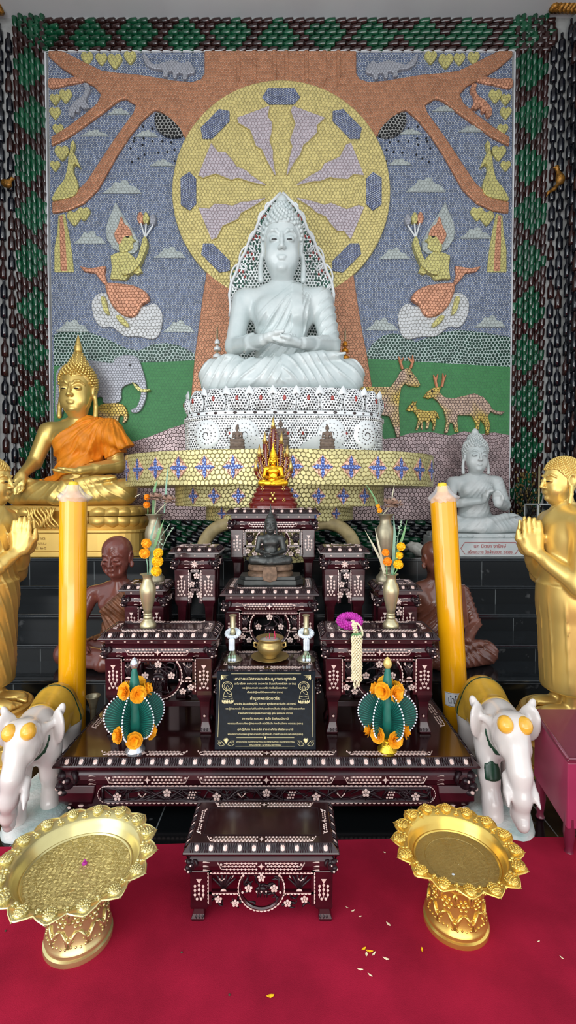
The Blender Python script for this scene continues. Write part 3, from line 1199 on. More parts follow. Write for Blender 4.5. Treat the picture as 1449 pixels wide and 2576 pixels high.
# low band of dark bottles lying on their sides under the mosaic
mb = MB()
for r_ in range(5):
    x = px0 + .05 + .06 * (r_ % 2)
    z = 1.0 + r_ * .062
    while x < px1:
        bottle(mb, x, z, 0 if rnd.random() < .55 else 1, r=.03, ang=PI / 2 + .15, tilt=.2)
        x += .115
struct(mb.build('trim_8', [M['b_dark'], M['b_green']], smooth=True, loc=(0, WY, 0)))

# ------------------------------------------------------------ bottle-cap mosaic on the back wall
mural = thing('mosaic_mural', 'large bottle-cap wall mosaic of a tree, golden wheel, sky, hills and animals', 'mosaic', (0, WY - .012, 0))


def wp(p):
    q = at(p[0], p[1], WY)
    return (q.x, q.z)


def spline(pts, n=5, closed=True):
    """smooth outline through the points"""
    out = []
    N = len(pts)
    for i in range(N if closed else N - 1):
        p0, p1, p2, p3 = (pts[(i + k) % N] if closed else pts[min(max(i + k, 0), N - 1)] for k in (-1, 0, 1, 2))
        for j in range(n):
            t = j / n
            out.append(tuple(.5 * ((2 * p1[q]) + (-p0[q] + p2[q]) * t + (2 * p0[q] - 5 * p1[q] + 4 * p2[q] - p3[q]) * t * t + (-p0[q] + 3 * p1[q] - 3 * p2[q] + p3[q]) * t ** 3) for q in range(2)))
    if not closed:
        out.append(tuple(pts[-1]))
    return out


AX = 1411.0


def mir(pts):
    return [(AX - x, y) for x, y in pts]


def relief(name, pts, mt, th, smooth=True, label=None, parent=None, n=4, bev=.008, y0=0.0):
    pl = [wp(p) for p in (spline(pts, n) if smooth else pts)]
    mb = MB().prism(pl, -th, -y0, uv=True)
    o = mb.build(name, mt, parent or mural, bevel=min(bev, th * .45))
    if label:
        o['label'] = label
    return o


relief('sky_field', [(124, 136), (1286, 136), (1284, 1310), (139, 1310)], M['c_sky'], .008, False, 'blue bottle-cap sky of the mosaic', bev=0)
relief('hill', [(138, 842), (165, 834), (195, 832), (235, 840), (280, 858), (320, 878), (350, 884), (385, 868), (420, 864), (455, 872), (492, 892), (492, 960), (138, 960)], M['c_hill'], .012, False, 'dark green dotted hills on the left', bev=.003)
relief('hill', [(915, 898), (935, 868), (962, 846), (990, 840), (1020, 848), (1045, 862), (1075, 850), (1110, 838), (1150, 832), (1200, 836), (1283, 850), (1283, 970), (915, 970)], M['c_hill'], .012, False, 'dark green dotted hills on the right', bev=.003)
relief('meadow', [(138, 922), (300, 916), (500, 908), (500, 1140), (138, 1140)], M['c_field'], .016, False, 'green bottle-cap meadow on the left', bev=.003)
relief('meadow', [(905, 902), (1090, 914), (1283, 925), (1283, 1140), (905, 1140)], M['c_field'], .016, False, 'green bottle-cap meadow on the right', bev=.003)
relief('rocky_ground', [(139, 1120), (300, 1125), (335, 1112), (380, 1098), (430, 1078), (480, 1062), (940, 1062), (965, 1105), (1000, 1100), (1030, 1090), (1080, 1087), (1130, 1096), (1165, 1085), (1200, 1093), (1240, 1088), (1283, 1096), (1283, 1309), (139, 1309)], M['c_pink'], .022, False, 'pinkish brown caps at the foot of the mosaic')

# tree: trunk, crown and branches
TL = [(516, 137), (516, 192), (508, 207), (485, 215), (440, 211), (400, 204), (350, 196), (300, 192), (260, 186), (222, 168), (180, 146), (160, 137), (126, 137), (126, 150), (160, 180), (205, 208), (240, 225), (258, 246), (248, 268), (215, 296), (175, 326), (133, 352), (134, 374), (175, 354), (215, 326), (262, 292), (300, 262), (318, 256), (345, 272), (338, 292), (310, 330), (285, 366), (255, 412), (222, 462), (190, 494), (160, 508), (135, 514), (136, 542), (175, 536), (215, 518), (250, 484), (275, 440), (300, 395), (330, 350), (362, 310), (392, 284), (412, 292), (440, 320), (470, 356)]
TR = [(AX - x, y) for x, y in TL][::-1]
relief('tree', TL + [(600, 420), (811, 420)] + TR, M['c_brown'], .035, False, 'copper-brown tree with spreading branches', bev=.012)
relief('tree_trunk', [(545, 640), (522, 690), (512, 750), (503, 820), (492, 900), (483, 1000), (938, 1000), (922, 900), (908, 830), (897, 760), (887, 690), (868, 640)], M['c_brown'], .045, False, bev=.012)
for f in (lambda p: p, mir):
    relief('twig', f([(128, 205), (165, 206), (205, 199), (215, 212), (170, 222), (130, 230)]), M['c_salmon'], .03, True)
for dx in (600, 640, 690, 720, 770, 815, 850):
    relief('bark_ridge', [(dx - 5, 138), (dx + 5, 138), (dx + 7, 200 + (dx * 7) % 25), (dx - 3, 232)], M['c_brown'], .045, False, bev=.01)
for f, q in ((lambda p: p, 0), (mir, 1)):
    relief('beehive', f([(393, 298), (400, 292), (425, 302), (450, 325), (462, 345), (450, 353), (425, 352), (402, 338), (392, 318)]), M['c_black'], .042, True, 'black-dotted hanging beehive')
    mb = MB()
    for (x, y) in ((362, 323), (385, 328), (340, 352), (363, 352), (338, 360), (360, 368), (385, 360), (410, 360), (432, 362), (400, 388), (422, 386), (440, 381), (365, 393), (350, 403), (440, 409), (334, 411), (330, 377)):
        X, Z = wp(f([(x, y)])[0])
        mb.dot(X, Z, .012, -.008, .008)
    o = mb.build('bee', M['black'], mural)
    o['kind'] = 'stuff'

# leaves
leafs = [(222, 150, 17), (258, 153, 16), (292, 158, 20), (330, 150, 17), (168, 245, 18), (142, 288, 16), (150, 330, 15), (160, 388, 20), (142, 420, 14), (190, 550, 20), (214, 540, 18), (142, 255, 14)]
heart = [(0, 1.15), (-.6, .55), (-.95, 0), (-.8, -.55), (-.35, -.75), (0, -.5), (.35, -.75), (.8, -.55), (.95, 0), (.6, .55)]
for li, (x, y, s) in enumerate(leafs):
    for f in (lambda p: p, mir):
        relief('leaf', f([(x + a * s * .95, y + b * s) for a, b in heart]), M['c_yellow'], .026 + .003 * (li % 4), True, n=3)

# clouds
clouds = [(258, 360, 491, 33), (187, 270, 617, 33), (388, 470, 652, 28), (142, 228, 837, 30), (410, 492, 838, 30), (205, 275, 347, 15), (272, 330, 293, 16), (340, 400, 349, 16), (378, 440, 422, 16),
          (1018, 1120, 487, 36), (1152, 1235, 604, 28), (950, 1030, 655, 28), (1190, 1270, 826, 30), (918, 1000, 833, 30), (1150, 1215, 337, 16), (1085, 1145, 285, 14), (1000, 1060, 343, 14), (972, 1035, 420, 16)]
for x0, x1, yb, h in clouds:
    w = x1 - x0
    pts = [(x0, yb), (x0 + .12 * w, yb - .25 * h), (x0 + .25 * w, yb - .55 * h), (x0 + .33 * w, yb - .88 * h), (x0 + .45 * w, yb - .80 * h), (x0 + .52 * w, yb - h), (x0 + .64 * w, yb - .95 * h), (x0 + .70 * w, yb - .62 * h), (x0 + .84 * w, yb - .5 * h), (x0 + .93 * w, yb - .2 * h), (x1, yb)]
    pl = spline(pts, 3, closed=False)
    relief('cloud', pl, M['c_silver'], .020, False)

# squirrels
SQ = [(362, 150), (368, 146), (378, 160), (392, 172), (412, 168), (436, 162), (462, 169), (477, 164), (492, 184), (490, 194), (476, 197), (471, 209), (462, 208), (461, 196), (449, 195), (446, 206), (438, 205), (436, 191), (426, 192), (424, 203), (413, 201), (411, 187), (388, 183), (370, 172)]
relief('squirrel', SQ, M['c_grey'], .04, True, 'grey squirrel on the upper left branch')
relief('squirrel', mir(SQ), M['c_grey'], .04, True, 'grey squirrel on the upper right branch')
SQ2 = [(216, 222), (226, 221), (232, 236), (224, 252), (222, 268), (230, 280), (216, 284), (206, 278), (204, 292), (196, 291), (196, 284), (190, 303), (180, 299), (179, 284), (194, 264), (212, 251), (219, 236)]
relief('squirrel', SQ2, M['c_grey'], .04, True, 'grey squirrel climbing down at the left')
relief('squirrel', mir(SQ2), M['c_salmon'], .04, True, 'salmon squirrel climbing at the right')

# two long-tailed birds on the low branches
BD = [(190, 364), (194, 372), (190, 392), (197, 404), (207, 430), (193, 421), (190, 440), (199, 462), (202, 486), (190, 502), (160, 510), (137, 512), (150, 484), (168, 460), (176, 430), (178, 408), (182, 392), (184, 372)]
TB = [(150, 546), (166, 542), (176, 590), (184, 640), (189, 688), (140, 688), (140, 630), (147, 590)]
for f, lb in ((lambda p: p, 'left'), (mir, 'right')):
    relief('bird', f(BD), M['c_yellow'], .05, True, 'yellow crested bird on the %s branch' % lb)
    relief('bird_tail', f(TB), M['c_yellow'], .022, False)
    relief('tail_stripe', f([(154, 548), (162, 546), (168, 600), (173, 686), (156, 686), (154, 610)]), M['c_salmon'], .027, False)

# wheel of the law behind the statue
wheel = None
CXW, CYW, RW = 707.5, 492.0, 266.5


def pol(a, r):
    return (CXW + r * math.sin(a), CYW - r * math.cos(a))


cw = wp((CXW, CYW))
rw = RW * WY / F_PX
mb = MB()
ringpts = [(cw[0] + rw * math.cos(2 * PI * i / 96), cw[1] + rw * math.sin(2 * PI * i / 96)) for i in range(96)]
mb.prism(ringpts, -.05, 0, uv=True)
wheel = mb.build('wheel', M['c_gold'], mural, bevel=.012)
wheel['label'] = 'round golden wheel of bottle caps behind the white statue'
k8 = WY / F_PX


def wpol(a, r):
    return (cw[0] + r * k8 * math.sin(a), cw[1] + r * k8 * math.cos(a))


for i in range(8):
    a = i * PI / 4
    pts = []
    for da, r in ((-.205, 228), (-.13, 247), (.13, 247), (.205, 228), (.145, 209), (-.145, 209)):
        pts.append(wpol(a + da, r))
    o = MB().prism(pts, -.062, -.045, uv=True).build('blue_plate', M['c_blue'], wheel, bevel=.003)
rj = random.Random(11)
for i in range(8):
    a = (i + .5) * PI / 4 * 1.0
    a += (-.05 if i in (0, 4) else .05 if i in (3, 7) else 0)
    ls, rs_ = [], []
    for j in range(9):
        t = j / 8
        r = 42 + t * 164
        hw = .05 + .16 * t ** .75
        z = (.045, -.03, .0, .04, -.045, .02, .05, -.035, 0)[j] * (.4 + .6 * t) if 0 < j < 8 else 0
        ls.append(wpol(a - hw + z, r + (7 if j % 2 and j < 8 else 0)))
        rs_.append(wpol(a + hw + z * .9, r - (5 if j % 2 and j < 8 else 0)))
    pts = ls + rs_[::-1]
    o = MB().prism(pts, -.058, -.045, uv=True).build('mauve_ray', M['c_mauve'], wheel, bevel=.003)
    mb = MB()
    for side in (ls, rs_):
        mb.tube([(p[0], -.054, p[1]) for p in side], .007, 5)
    mb.build('ray_edge', M['cement'] if False else M['c_gold'], wheel)

# two kneeling sky figures on clouds, offering lotus buds
for f, lb in ((lambda p: p, 'left'), (mir, 'right')):
    dv = relief('kneeling_figure', f([(283, 650), (300, 642), (325, 640), (340, 652), (352, 668), (362, 690), (348, 696), (336, 690), (320, 711), (300, 708), (282, 708), (286, 680)]), M['c_yellow'], .05, False, 'kneeling figure on a cloud, %s of the wheel' % lb)
    relief('halo', f([(293, 513), (312, 545), (335, 580), (352, 612), (352, 632), (338, 643), (312, 642), (288, 630), (272, 606), (269, 582), (276, 556), (287, 532)]), M['c_silver'], .03, False, parent=dv)
    relief('hair', f([(310, 553), (317, 570), (329, 580), (336, 600), (318, 604), (306, 622), (297, 612), (293, 596), (302, 578)]), M['c_salmon'], .055, True, parent=dv)
    relief('face', f([(309, 600), (322, 590), (334, 594), (338, 606), (346, 612), (338, 618), (338, 630), (322, 640), (306, 640), (304, 620)]), M['c_yellow'], .052, True, parent=dv)
    relief('arm', f([(308, 676), (322, 684), (340, 674), (352, 655), (360, 630), (366, 608), (374, 608), (376, 626), (368, 650), (356, 676), (338, 694), (316, 700)]), M['c_yellow'], .075, True, parent=dv)
    mb = MB()
    for bx, by in ((357, 565), (371, 566), (388, 572)):
        a = wp(f([(bx, by)])[0])
        b = wp(f([(369, 606)])[0])
        mb.tube([(a[0], -.03, a[1]), (b[0], -.05, b[1])], .009, 6)
    mb.build('flower_stem', M['c_silver'] if False else M['white_tile'], dv)
    for (bx, by), mt in zip(((357, 555), (371, 556), (388, 560)), (M['c_salmon'], M['c_yellow'], M['c_grey'])):
        relief('lotus_bud', f([(bx, by - 15), (bx + 8, by - 2), (bx + 5, by + 12), (bx - 5, by + 12), (bx - 8, by - 2)]), mt, .05, True, parent=dv)
    relief('skirt', f([(272, 722), (310, 721), (345, 727), (372, 742), (380, 760), (362, 774), (348, 798), (330, 804), (305, 793), (284, 768)]), M['c_salmon'], .075, True, parent=dv, bev=.02)
    relief('sash', f([(205, 675), (232, 680), (270, 674), (267, 695), (277, 728), (262, 716), (243, 692), (216, 688)]), M['c_salmon'], .04, False, parent=dv)
    relief('cushion_cloud', f([(235, 765), (250, 744), (275, 741), (300, 752), (360, 775), (392, 768), (411, 795), (406, 838), (388, 856), (352, 850), (315, 848), (285, 826), (258, 826), (240, 802)]), M['c_white'], .035, True, parent=dv)
    relief('foot', f([(261, 756), (270, 754), (276, 774), (280, 798), (270, 792), (264, 775)]), M['c_yellow'], .07, True, parent=dv)
    relief('foot', f([(298, 802), (312, 802), (330, 824), (322, 828), (306, 816)]), M['c_yellow'], .07, True, parent=dv)
    mb = MB()
    X, Z = wp(f([(326, 604)])[0])
    mb.dot(X, Z, .022, -.051, .006, rz=.010)
    mb.build('eye', M['black'], dv)

# animals on the meadow
EL = [(150, 935), (180, 915), (215, 909), (255, 913), (288, 917), (296, 904), (322, 897), (348, 902), (360, 925), (370, 960), (373, 990), (368, 1015), (355, 1038), (338, 1041), (334, 1033), (348, 1026), (356, 1005), (358, 985), (346, 968), (322, 972), (310, 984), (306, 1014), (266, 1017), (262, 1002), (242, 1004), (175, 1015), (160, 1052), (146, 1040), (146, 980)]
el = relief('elephant', EL, M['c_grey'], .05, True, 'grey elephant in the mosaic meadow', n=3, bev=.015)
relief('tusk', [(338, 966), (346, 970), (362, 982), (383, 984), (370, 990), (352, 986)], M['c_yellow'], .07, True, parent=el)
X, Z = wp((332, 923))
MB().dot(X, Z, .012, -.051, .006).build('eye', M['black'], el)
relief('elephant_calf', [(252, 1030), (268, 1018), (300, 1017), (318, 1024), (326, 1046), (322, 1062), (312, 1066), (316, 1052), (306, 1048), (302, 1064), (304, 1085), (262, 1078)], M['c_gold_deer'], .05, True, 'yellow elephant calf under the big elephant')
D1 = [(905, 976), (938, 976), (980, 976), (997, 953), (1004, 938), (1016, 931), (1029, 930), (1034, 941), (1046, 956), (1054, 972), (1048, 977), (1025, 974), (1015, 968), (1006, 980), (1002, 1004), (1000, 1030), (1002, 1060), (1004, 1102), (995, 1102), (989, 1080), (976, 1049), (949, 1046), (905, 1050)]
D2 = [(1061, 1002), (1070, 989), (1084, 979), (1105, 977), (1101, 990), (1114, 1002), (1135, 1005), (1165, 998), (1188, 992), (1211, 1002), (1226, 1019), (1232, 1032), (1247, 1037), (1264, 1038), (1256, 1046), (1241, 1044), (1229, 1037), (1222, 1049), (1227, 1072), (1224, 1095), (1218, 1095), (1215, 1072), (1203, 1055), (1200, 1080), (1192, 1091), (1187, 1090), (1194, 1070), (1182, 1048), (1146, 1047), (1146, 1065), (1149, 1089), (1141, 1089), (1135, 1066), (1127, 1066), (1122, 1091), (1114, 1091), (1119, 1060), (1112, 1034), (1098, 1014), (1086, 1003), (1074, 1006)]
D3 = [(1019, 1034), (1025, 1023), (1033, 1017), (1035, 1010), (1039, 1015), (1045, 1011), (1042, 1023), (1047, 1032), (1067, 1036), (1090, 1035), (1097, 1042), (1101, 1056), (1094, 1050), (1092, 1068), (1089, 1085), (1084, 1085), (1086, 1068), (1078, 1056), (1074, 1080), (1068, 1082), (1069, 1061), (1059, 1063), (1061, 1082), (1056, 1083), (1054, 1066), (1047, 1084), (1042, 1083), (1049, 1058), (1044, 1046), (1036, 1036), (1027, 1038)]
for pts, lb, ants, eye in ((D1, 'tall golden stag beside the white throne', [((1010, 932), (1004, 912), (1000, 900)), ((1005, 915), (1012, 903)), ((1030, 930), (1036, 912), (1035, 897)), ((1034, 914), (1024, 903))], (1028, 949)),
                           (D2, 'golden stag walking with lowered head', [((1096, 978), (1091, 958), (1087, 946)), ((1092, 962), (1098, 944)), ((1108, 976), (1112, 956), (1110, 942)), ((1112, 960), (1118, 946))], (1083, 987)),
                           (D3, 'small golden fawn between the two stags', [], (1032, 1025))):
    o = relief('deer', pts, M['c_gold_deer'], .051, False, lb, bev=.006)
    if ants:
        mb = MB()
        for a in ants:
            mb.tube([(wp(p)[0], -.035, wp(p)[1]) for p in a], [.016] * (len(a) - 1) + [.006], 6)
        mb.build('antlers', M['c_salmon'] if False else mat('copper_antler', (196, 128, 92), .4, metal=.3), o)
    X, Z = wp(eye)
    MB().dot(X, Z, .013, -.052, .006).build('eye', M['black'], o)
mb = MB()
mb.box(((px0 + px1) / 2, -.01, ptop), (px1 - px0 + .02, .03, .012))
for x in (px0, px1):
    mb.box((x, -.01, (ptop + 1.25) / 2), (.012, .03, ptop - 1.25))
mb.build('border_strip', M['white_wall'], mural)
# ------------------------------------------------------------ round mosaic platform under the white statue
PX, PYc = -.075, 4.22


def ell_arc(rx, ry, n=400):
    pts = [(rx * math.sin(a), -ry * math.cos(a)) for a in [(-PI / 2) + PI * i / n for i in range(n + 1)]]
    s = [0]
    for i in range(n):
        s.append(s[-1] + math.dist(pts[i], pts[i + 1]))
    mid = s[-1] / 2
    return pts, [x - mid for x in s]


def on_arc(tab, s, off):
    pts, ss = tab
    i = min(max(int(np.searchsorted(ss, s)), 1), len(ss) - 1)
    t = (s - ss[i - 1]) / (ss[i] - ss[i - 1])
    a, b = pts[i - 1], pts[i]
    dx, dy = b[0] - a[0], b[1] - a[1]
    l = math.hypot(dx, dy)
    return a[0] + dx * t + dy / l * off, a[1] + dy * t - dx / l * off


plat = thing('mosaic_platform', 'round gold bottle-cap platform in tiers below the white statue throne', 'platform', (PX, PYc, .955))
Z0 = .955
tiers = [('platform_disc', 1.36, .78, 1.605 - Z0, 1.868 - Z0, 14, .22, .165), ('middle_disc', .93, .58, 1.440 - Z0, 1.606 - Z0, 8, .21, .125), ('lower_disc', .66, .48, 1.315 - Z0, 1.442 - Z0, 6, .20, .10)]
for nm, rx, ry, z0, z1, n, sp, sz in tiers:
    mb = MB()
    oval_tier(mb, [(0, z0), (0, z1)], rx, ry, 96)
    d = mb.build(nm, [M['c_gold_disc']], plat, smooth='auto')
    tab = ell_arc(rx, ry)
    zc = (z0 + z1) / 2
    tot = tab[1][-1]
    for i in range(n):
        s0 = (i - (n - 1) / 2) * sp
        for kind, poly, off, mt in (('diamond', [(0, 1.1), (.28, .55), (.55, .28), (1.1, 0), (.55, -.28), (.28, -.55), (0, -1.1), (-.28, -.55), (-.55, -.28), (-1.1, 0), (-.55, .28), (-.28, .55)], .004, M['motif_salmon'] if 'motif_salmon' in M else None),
                                    ('cross', [(0, 1.05), (.2, .6), (.16, .22), (.22, .16), (.6, .2), (1.05, 0), (.6, -.2), (.22, -.16), (.16, -.22), (.2, -.6), (0, -1.05), (-.2, -.6), (-.16, -.22), (-.22, -.16), (-.6, -.2), (-1.05, 0), (-.6, .2), (-.22, .16), (-.16, .22), (-.2, .6)], .010, None)):
            k = sz * .5
            if kind == 'diamond':
                poly = [(0, 1.1), (.55, .55), (1.1, 0), (.55, -.55), (0, -1.1), (-.55, -.55), (-1.1, 0), (-.55, .55)]
            N = len(poly)
            vs, uvs = [], []
            for o_ in (off, 0.0):
                for a, b in poly:
                    x, y = on_arc(tab, s0 + a * k * .92, o_)
                    vs.append((x, y, zc + b * k))
                    uvs.append((a * k + i, b * k))
                x, y = on_arc(tab, s0, o_)
                vs.append((x, y, zc))
                uvs.append((i, 0))
            fs = [(N, (j + 1) % N, j) for j in range(N)] + [(j, (j + 1) % N, (j + 1) % N + N + 1, j + N + 1) for j in range(N)]
            if kind == 'diamond':
                mm = M.setdefault('motif_salmon', caps('salmon_motif_caps', (222, 176, 150), (150, 120, 96), .034, rim=(176, 120, 92), metal=.2))
                dm = MB().add(vs, fs, uvs=uvs).build('flower_motif', mm, plat)
            else:
                mm = M.setdefault('motif_blue', caps('blue_motif_caps', (60, 84, 168), (150, 160, 196), .024, rim=(26, 40, 96), metal=.3, core=(150, 176, 230)))
                MB().add(vs, fs, uvs=uvs).build('blue_cross', mm, dm)
# stem and curling brackets
mb = MB()
oval_tier(mb, [(0, 0), (0, 1.318 - Z0)], .30, .26, 40)
mb.build('stem', M['c_gold_disc'], plat, smooth='auto')
for sx in (-1, 1):
    mb = MB()
    pts = [(sx * .20, -.30, .30), (sx * .36, -.38, .345), (sx * .50, -.36, .315), (sx * .60, -.33, .22), (sx * .64, -.31, .10), (sx * .66, -.30, .03)]
    pl = spline([(p[0], p[2]) for p in pts], 5, closed=False)
    mb.tube([(p[0], -.34, p[1]) for p in pl], .042, 8, flat=1.3)
    mb.build('bracket', M['ochre_stone'] if 'ochre_stone' in M else M.setdefault('ochre_stone', mat('ochre_cement', (170, 152, 108), .6, var=.2, vs=14)), plat, smooth=True)

# ------------------------------------------------------------ white lotus throne
TX, TY, TZ = -.035, 4.36, 1.868
thr = thing('lotus_throne', 'white mosaic lotus throne studded with dark glass pieces on the gold platform', 'throne', (TX, TY, TZ))
mb = MB()
oval_tier(mb, [(0, 0), (0, .02), (.012, .03), (.012, .285), (.0, .295), (0, .315)], .885, .52, 96, 4.0)
low = mb.build('lower_tier', M['c_lotus'], thr, smooth='auto')
# spirals and rosettes of oval glass pieces on the lower tier
tabL = None
base3 = oval(.845 - .012, .52 - .012, 800, 3.0)


def sup_arc(rx, ry, p):
    pts = [q for q in oval(rx, ry, 1600, p)]
    fr = [q for q in pts if q[1] <= .0]
    fr.sort(key=lambda q: (q[0], -q[1] if q[0] < 0 else q[1]))
    fr = sorted(fr, key=lambda q: math.atan2(q[0] / rx, -q[1] / ry))
    s = [0]
    for i in range(len(fr) - 1):
        s.append(s[-1] + math.dist(fr[i], fr[i + 1]))
    mid = s[-1] / 2
    return fr, [x - mid for x in s]


tabL = sup_arc(.873, .508, 4.0)


def gem_on(mb, tab, s, z, r, rz, off=.004, m=0):
    x, y = on_arc(tab, s, -.001)
    x2, y2 = on_arc(tab, s, off)
    n = Vector((x2 - x, y2 - y, 0)).normalized()
    t = Vector((-n.y, n.x, 0))
    vs, fs = [], []
    for k in range(7):
        a = 2 * PI * k / 7
        vs.append(Vector((x, y, z)) + t * math.cos(a) * r + Vector((0, 0, math.sin(a) * rz)))
    vs.append(Vector((x2, y2, z)) + n * off * .6)
    fs = [(k, (k + 1) % 7, 7) for k in range(7)]
    fs += [f[::-1] for f in fs]
    mb.add(vs, fs[:7], m)


for s0, sg in ((-.66, 1), (-.34, -1), (.38, 1), (.68, -1)):
    mb = MB()
    vs, fs = [], []
    for rr_ in (0, .06, .118, .122):
        for k in range(24):
            a = 2 * PI * k / 24
            x, y = on_arc(tabL, s0 + rr_ * math.cos(a), .003 if rr_ < .12 else -.004)
            vs.append((x, y, .158 + rr_ * 1.05 * math.sin(a)))
    for j in range(3):
        for k in range(24):
            fs.append((j * 24 + k, j * 24 + (k + 1) % 24, (j + 1) * 24 + (k + 1) % 24, (j + 1) * 24 + k))
    pl_ = MB().add(vs, [f[::-1] for f in fs]).build('white_roundel', M['white_tile'], low, smooth=True)
    mb = MB()
    for k in range(46):
        a = k * .5 - .002 * k * k
        r = .014 + .0023 * k
        gem_on(mb, tabL, s0 + sg * r * math.cos(a), .158 + r * 1.05 * math.sin(a), .0060, .0085, .010)
    sp = mb.build('spiral', M['dark_gem'], low)
for s0 in (-.46, -.12, .14, .50, 0.02):
    mb = MB()
    for k in range(9):
        a = 2 * PI * k / 9
        gem_on(mb, tabL, s0 + .034 * math.cos(a), .17 + .042 * math.sin(a), .007, .012)
    gem_on(mb, tabL, s0, .17, .012, .017, .006, 1)
    mb.build('rosette', [M['dark_gem'], M['gem']], low)
# scalloped plain arches near the base
for s0 in (-.30, .30):
    mb = MB()
    pl = []
    N = 22
    vs, fs = [], []
    for i in range(N + 1):
        u = -1 + 2 * i / N
        h = .12 * (1 - abs(u) ** 1.8) + .012
        x, y = on_arc(tabL, s0 + u * .21, .006)
        vs += [(x, y, .022), (x, y, .022 + h)]
    for i in range(N):
        fs.append((2 * i, 2 * i + 2, 2 * i + 3, 2 * i + 1))
    mb.add(vs, fs).build('plain_arch', M['marble_grey'], low)
mb = MB()
oval_tier(mb, [(.03, .315), (.0, .325), (.0, .352), (.03, .362)], .87, .51, 96, 3.6)
waist = mb.build('waist_band', M['white_tile'], thr, smooth='auto')
mb = MB()
tabW = sup_arc(.87, .51, 3.6)
for i in range(27):
    gem_on(mb, tabW, (i - 13) * .082, .338, .013 if i % 2 else .02, .009 if i % 2 else .013, .006)
mb.build('glass_stud', M['dark_gem'], waist)
mb = MB()
oval_tier(mb, [(.02, .358), (.0, .40), (.0, .50), (.03, .552), (.05, .556)], .85, .49, 96, 3.2)
up = mb.build('upper_tier', M['c_lotus'], thr, smooth='auto')
tabU = sup_arc(.85, .49, 3.2)
for i in range(13):
    s0 = (i - 6) * .192
    if abs(s0) > tabU[1][-1] - .05:
        continue
    x, y = on_arc(tabU, s0, 0)
    x2, y2 = on_arc(tabU, s0, .01)
    ang = math.atan2(x2 - x, -(y2 - y))
    Mx = Matrix.Translation((x, y, .365)) @ Matrix.Rotation(ang, 4, 'Z')
    vs, fs, uvs = [], [], []
    NR, NC = 9, 9
    for r in range(NR):
        t = r / (NR - 1)
        w = .088 * (math.sin(PI * min(.98, .22 + t * .78)) ** .6) if t < .999 else .002
        for c_ in range(NC):
            u = -1 + 2 * c_ / (NC - 1)
            vs.append((u * w, -.045 * (1 - u * u) * math.sin(PI * (.1 + .85 * t)) - .004, .175 * t))
            uvs.append((u * w + i, .175 * t))
    for r in range(NR - 1):
        for c_ in range(NC - 1):
            q = r * NC + c_
            fs.append((q, q + 1, q + NC + 1, q + NC))
    pt = MB().add(vs, fs, M=Mx, uvs=uvs).build('lotus_petal', M['c_lotus'], thr, smooth=True)
    mb = MB()
    mb.ball((0, -.046, .088), (.014, .008, .022), 10, 6, 0, Mx)
    mb.build('red_stone', M['gem'], pt, smooth=True)
    mb = MB()
    mb.tube([(u * .088 * (math.sin(PI * min(.98, .22 + t * .78)) ** .6), -.008, .175 * t) for u, t in [(-1, j / 10) for j in range(11)] + [(1, 1 - j / 10) for j in range(11)]], .006, 5, M=Mx)
    mb.build('petal_rim', M['white_tile'], pt, smooth=True)
    # small leaf between two petals, at the top
    Mx2 = Mx @ Matrix.Translation((.096, .0, .10))
    vs = [(-.04, -.004, .02), (0, -.03, .03), (.04, -.004, .02), (.03, -.004, .06), (0, -.012, .098), (-.03, -.004, .06), (0, -.034, .055)]
    MB().add(vs, [(0, 1, 6), (1, 2, 6), (2, 3, 6), (3, 4, 6), (4, 5, 6), (5, 0, 6)], M=Mx2).build('small_leaf', M['white_tile'], pt, smooth=True)
SEAT = TZ + .556

# ------------------------------------------------------------ pointed aura panel behind the white statue
AY = 4.74
aura = thing('aura_panel', 'white pointed aura with green and red glass flames behind the white statue', 'aura', (-.06, AY, SEAT))


def ap(px, py):
    q = at(px, py, AY)
    return (q.x + .06, q.z - SEAT)


R_ = [(711, 491), (738, 518), (762, 552), (776, 590), (790, 612), (800, 640), (812, 660), (822, 690), (834, 715), (839, 745), (836, 775), (838, 800)]
L_ = [(1417 - x, y) for x, y in R_][::-1]
out = [ap(*p) for p in R_]
out = out + [(out[-1][0], 0.0)] + [(ap(*L_[0])[0], 0.0)] + [ap(*p) for p in L_]
bd = MB().prism(out, -.03, .03, uv=True).build('aura_board', M['c_aura'], aura, bevel=.008)
mb = MB()
for side in (R_, L_):
    mb.tube([(ap(*p)[0], -.035, ap(*p)[1]) for p in side], .016, 6)
mb.build('aura_edge', M['white_tile'], aura, smooth=True)
for sx in (0, 1):
    for cx, cy, s in ((770, 612, 20), (790, 655, 23), (812, 700, 23), (752, 556, 14), (740, 528, 9)):
        cx2 = cx if sx else 1417 - cx
        mb = MB()
        sgn = 1 if sx else -1
        for ring, nn in ((1.0, 11), (.62, 7)):
            for k in range(nn):
                a = 2 * PI * k / nn
                q = ap(cx2 + s * .8 * ring * math.cos(a), cy - s * 1.1 * ring * math.sin(a))
                mb.dot(q[0], q[1], .011, -.03, .006, m=1 if (k * 2 < nn and ring < .7) else 0, rz=.016)
        q = ap(cx2, cy)
        mb.dot(q[0], q[1], .014, -.03, .007, m=0)
        mb.build('flame_inlay', [M.setdefault('aura_green', mat('green_glass_piece', (40, 84, 70), .15, var=.4, vs=50)), M['gem']], bd)
        mb = MB()
        pl = [ap(cx2 + sgn * s * (1.15 - .3 * (t / 12)) * math.cos(-1.3 + t * .33), cy - s * 1.4 * math.sin(-1.3 + t * .33)) for t in range(13)]
        mb.tube([(p[0], -.034, p[1]) for p in pl], .010, 5)
        mb.build('flame_rib', M['white_tile'], bd, smooth=True)
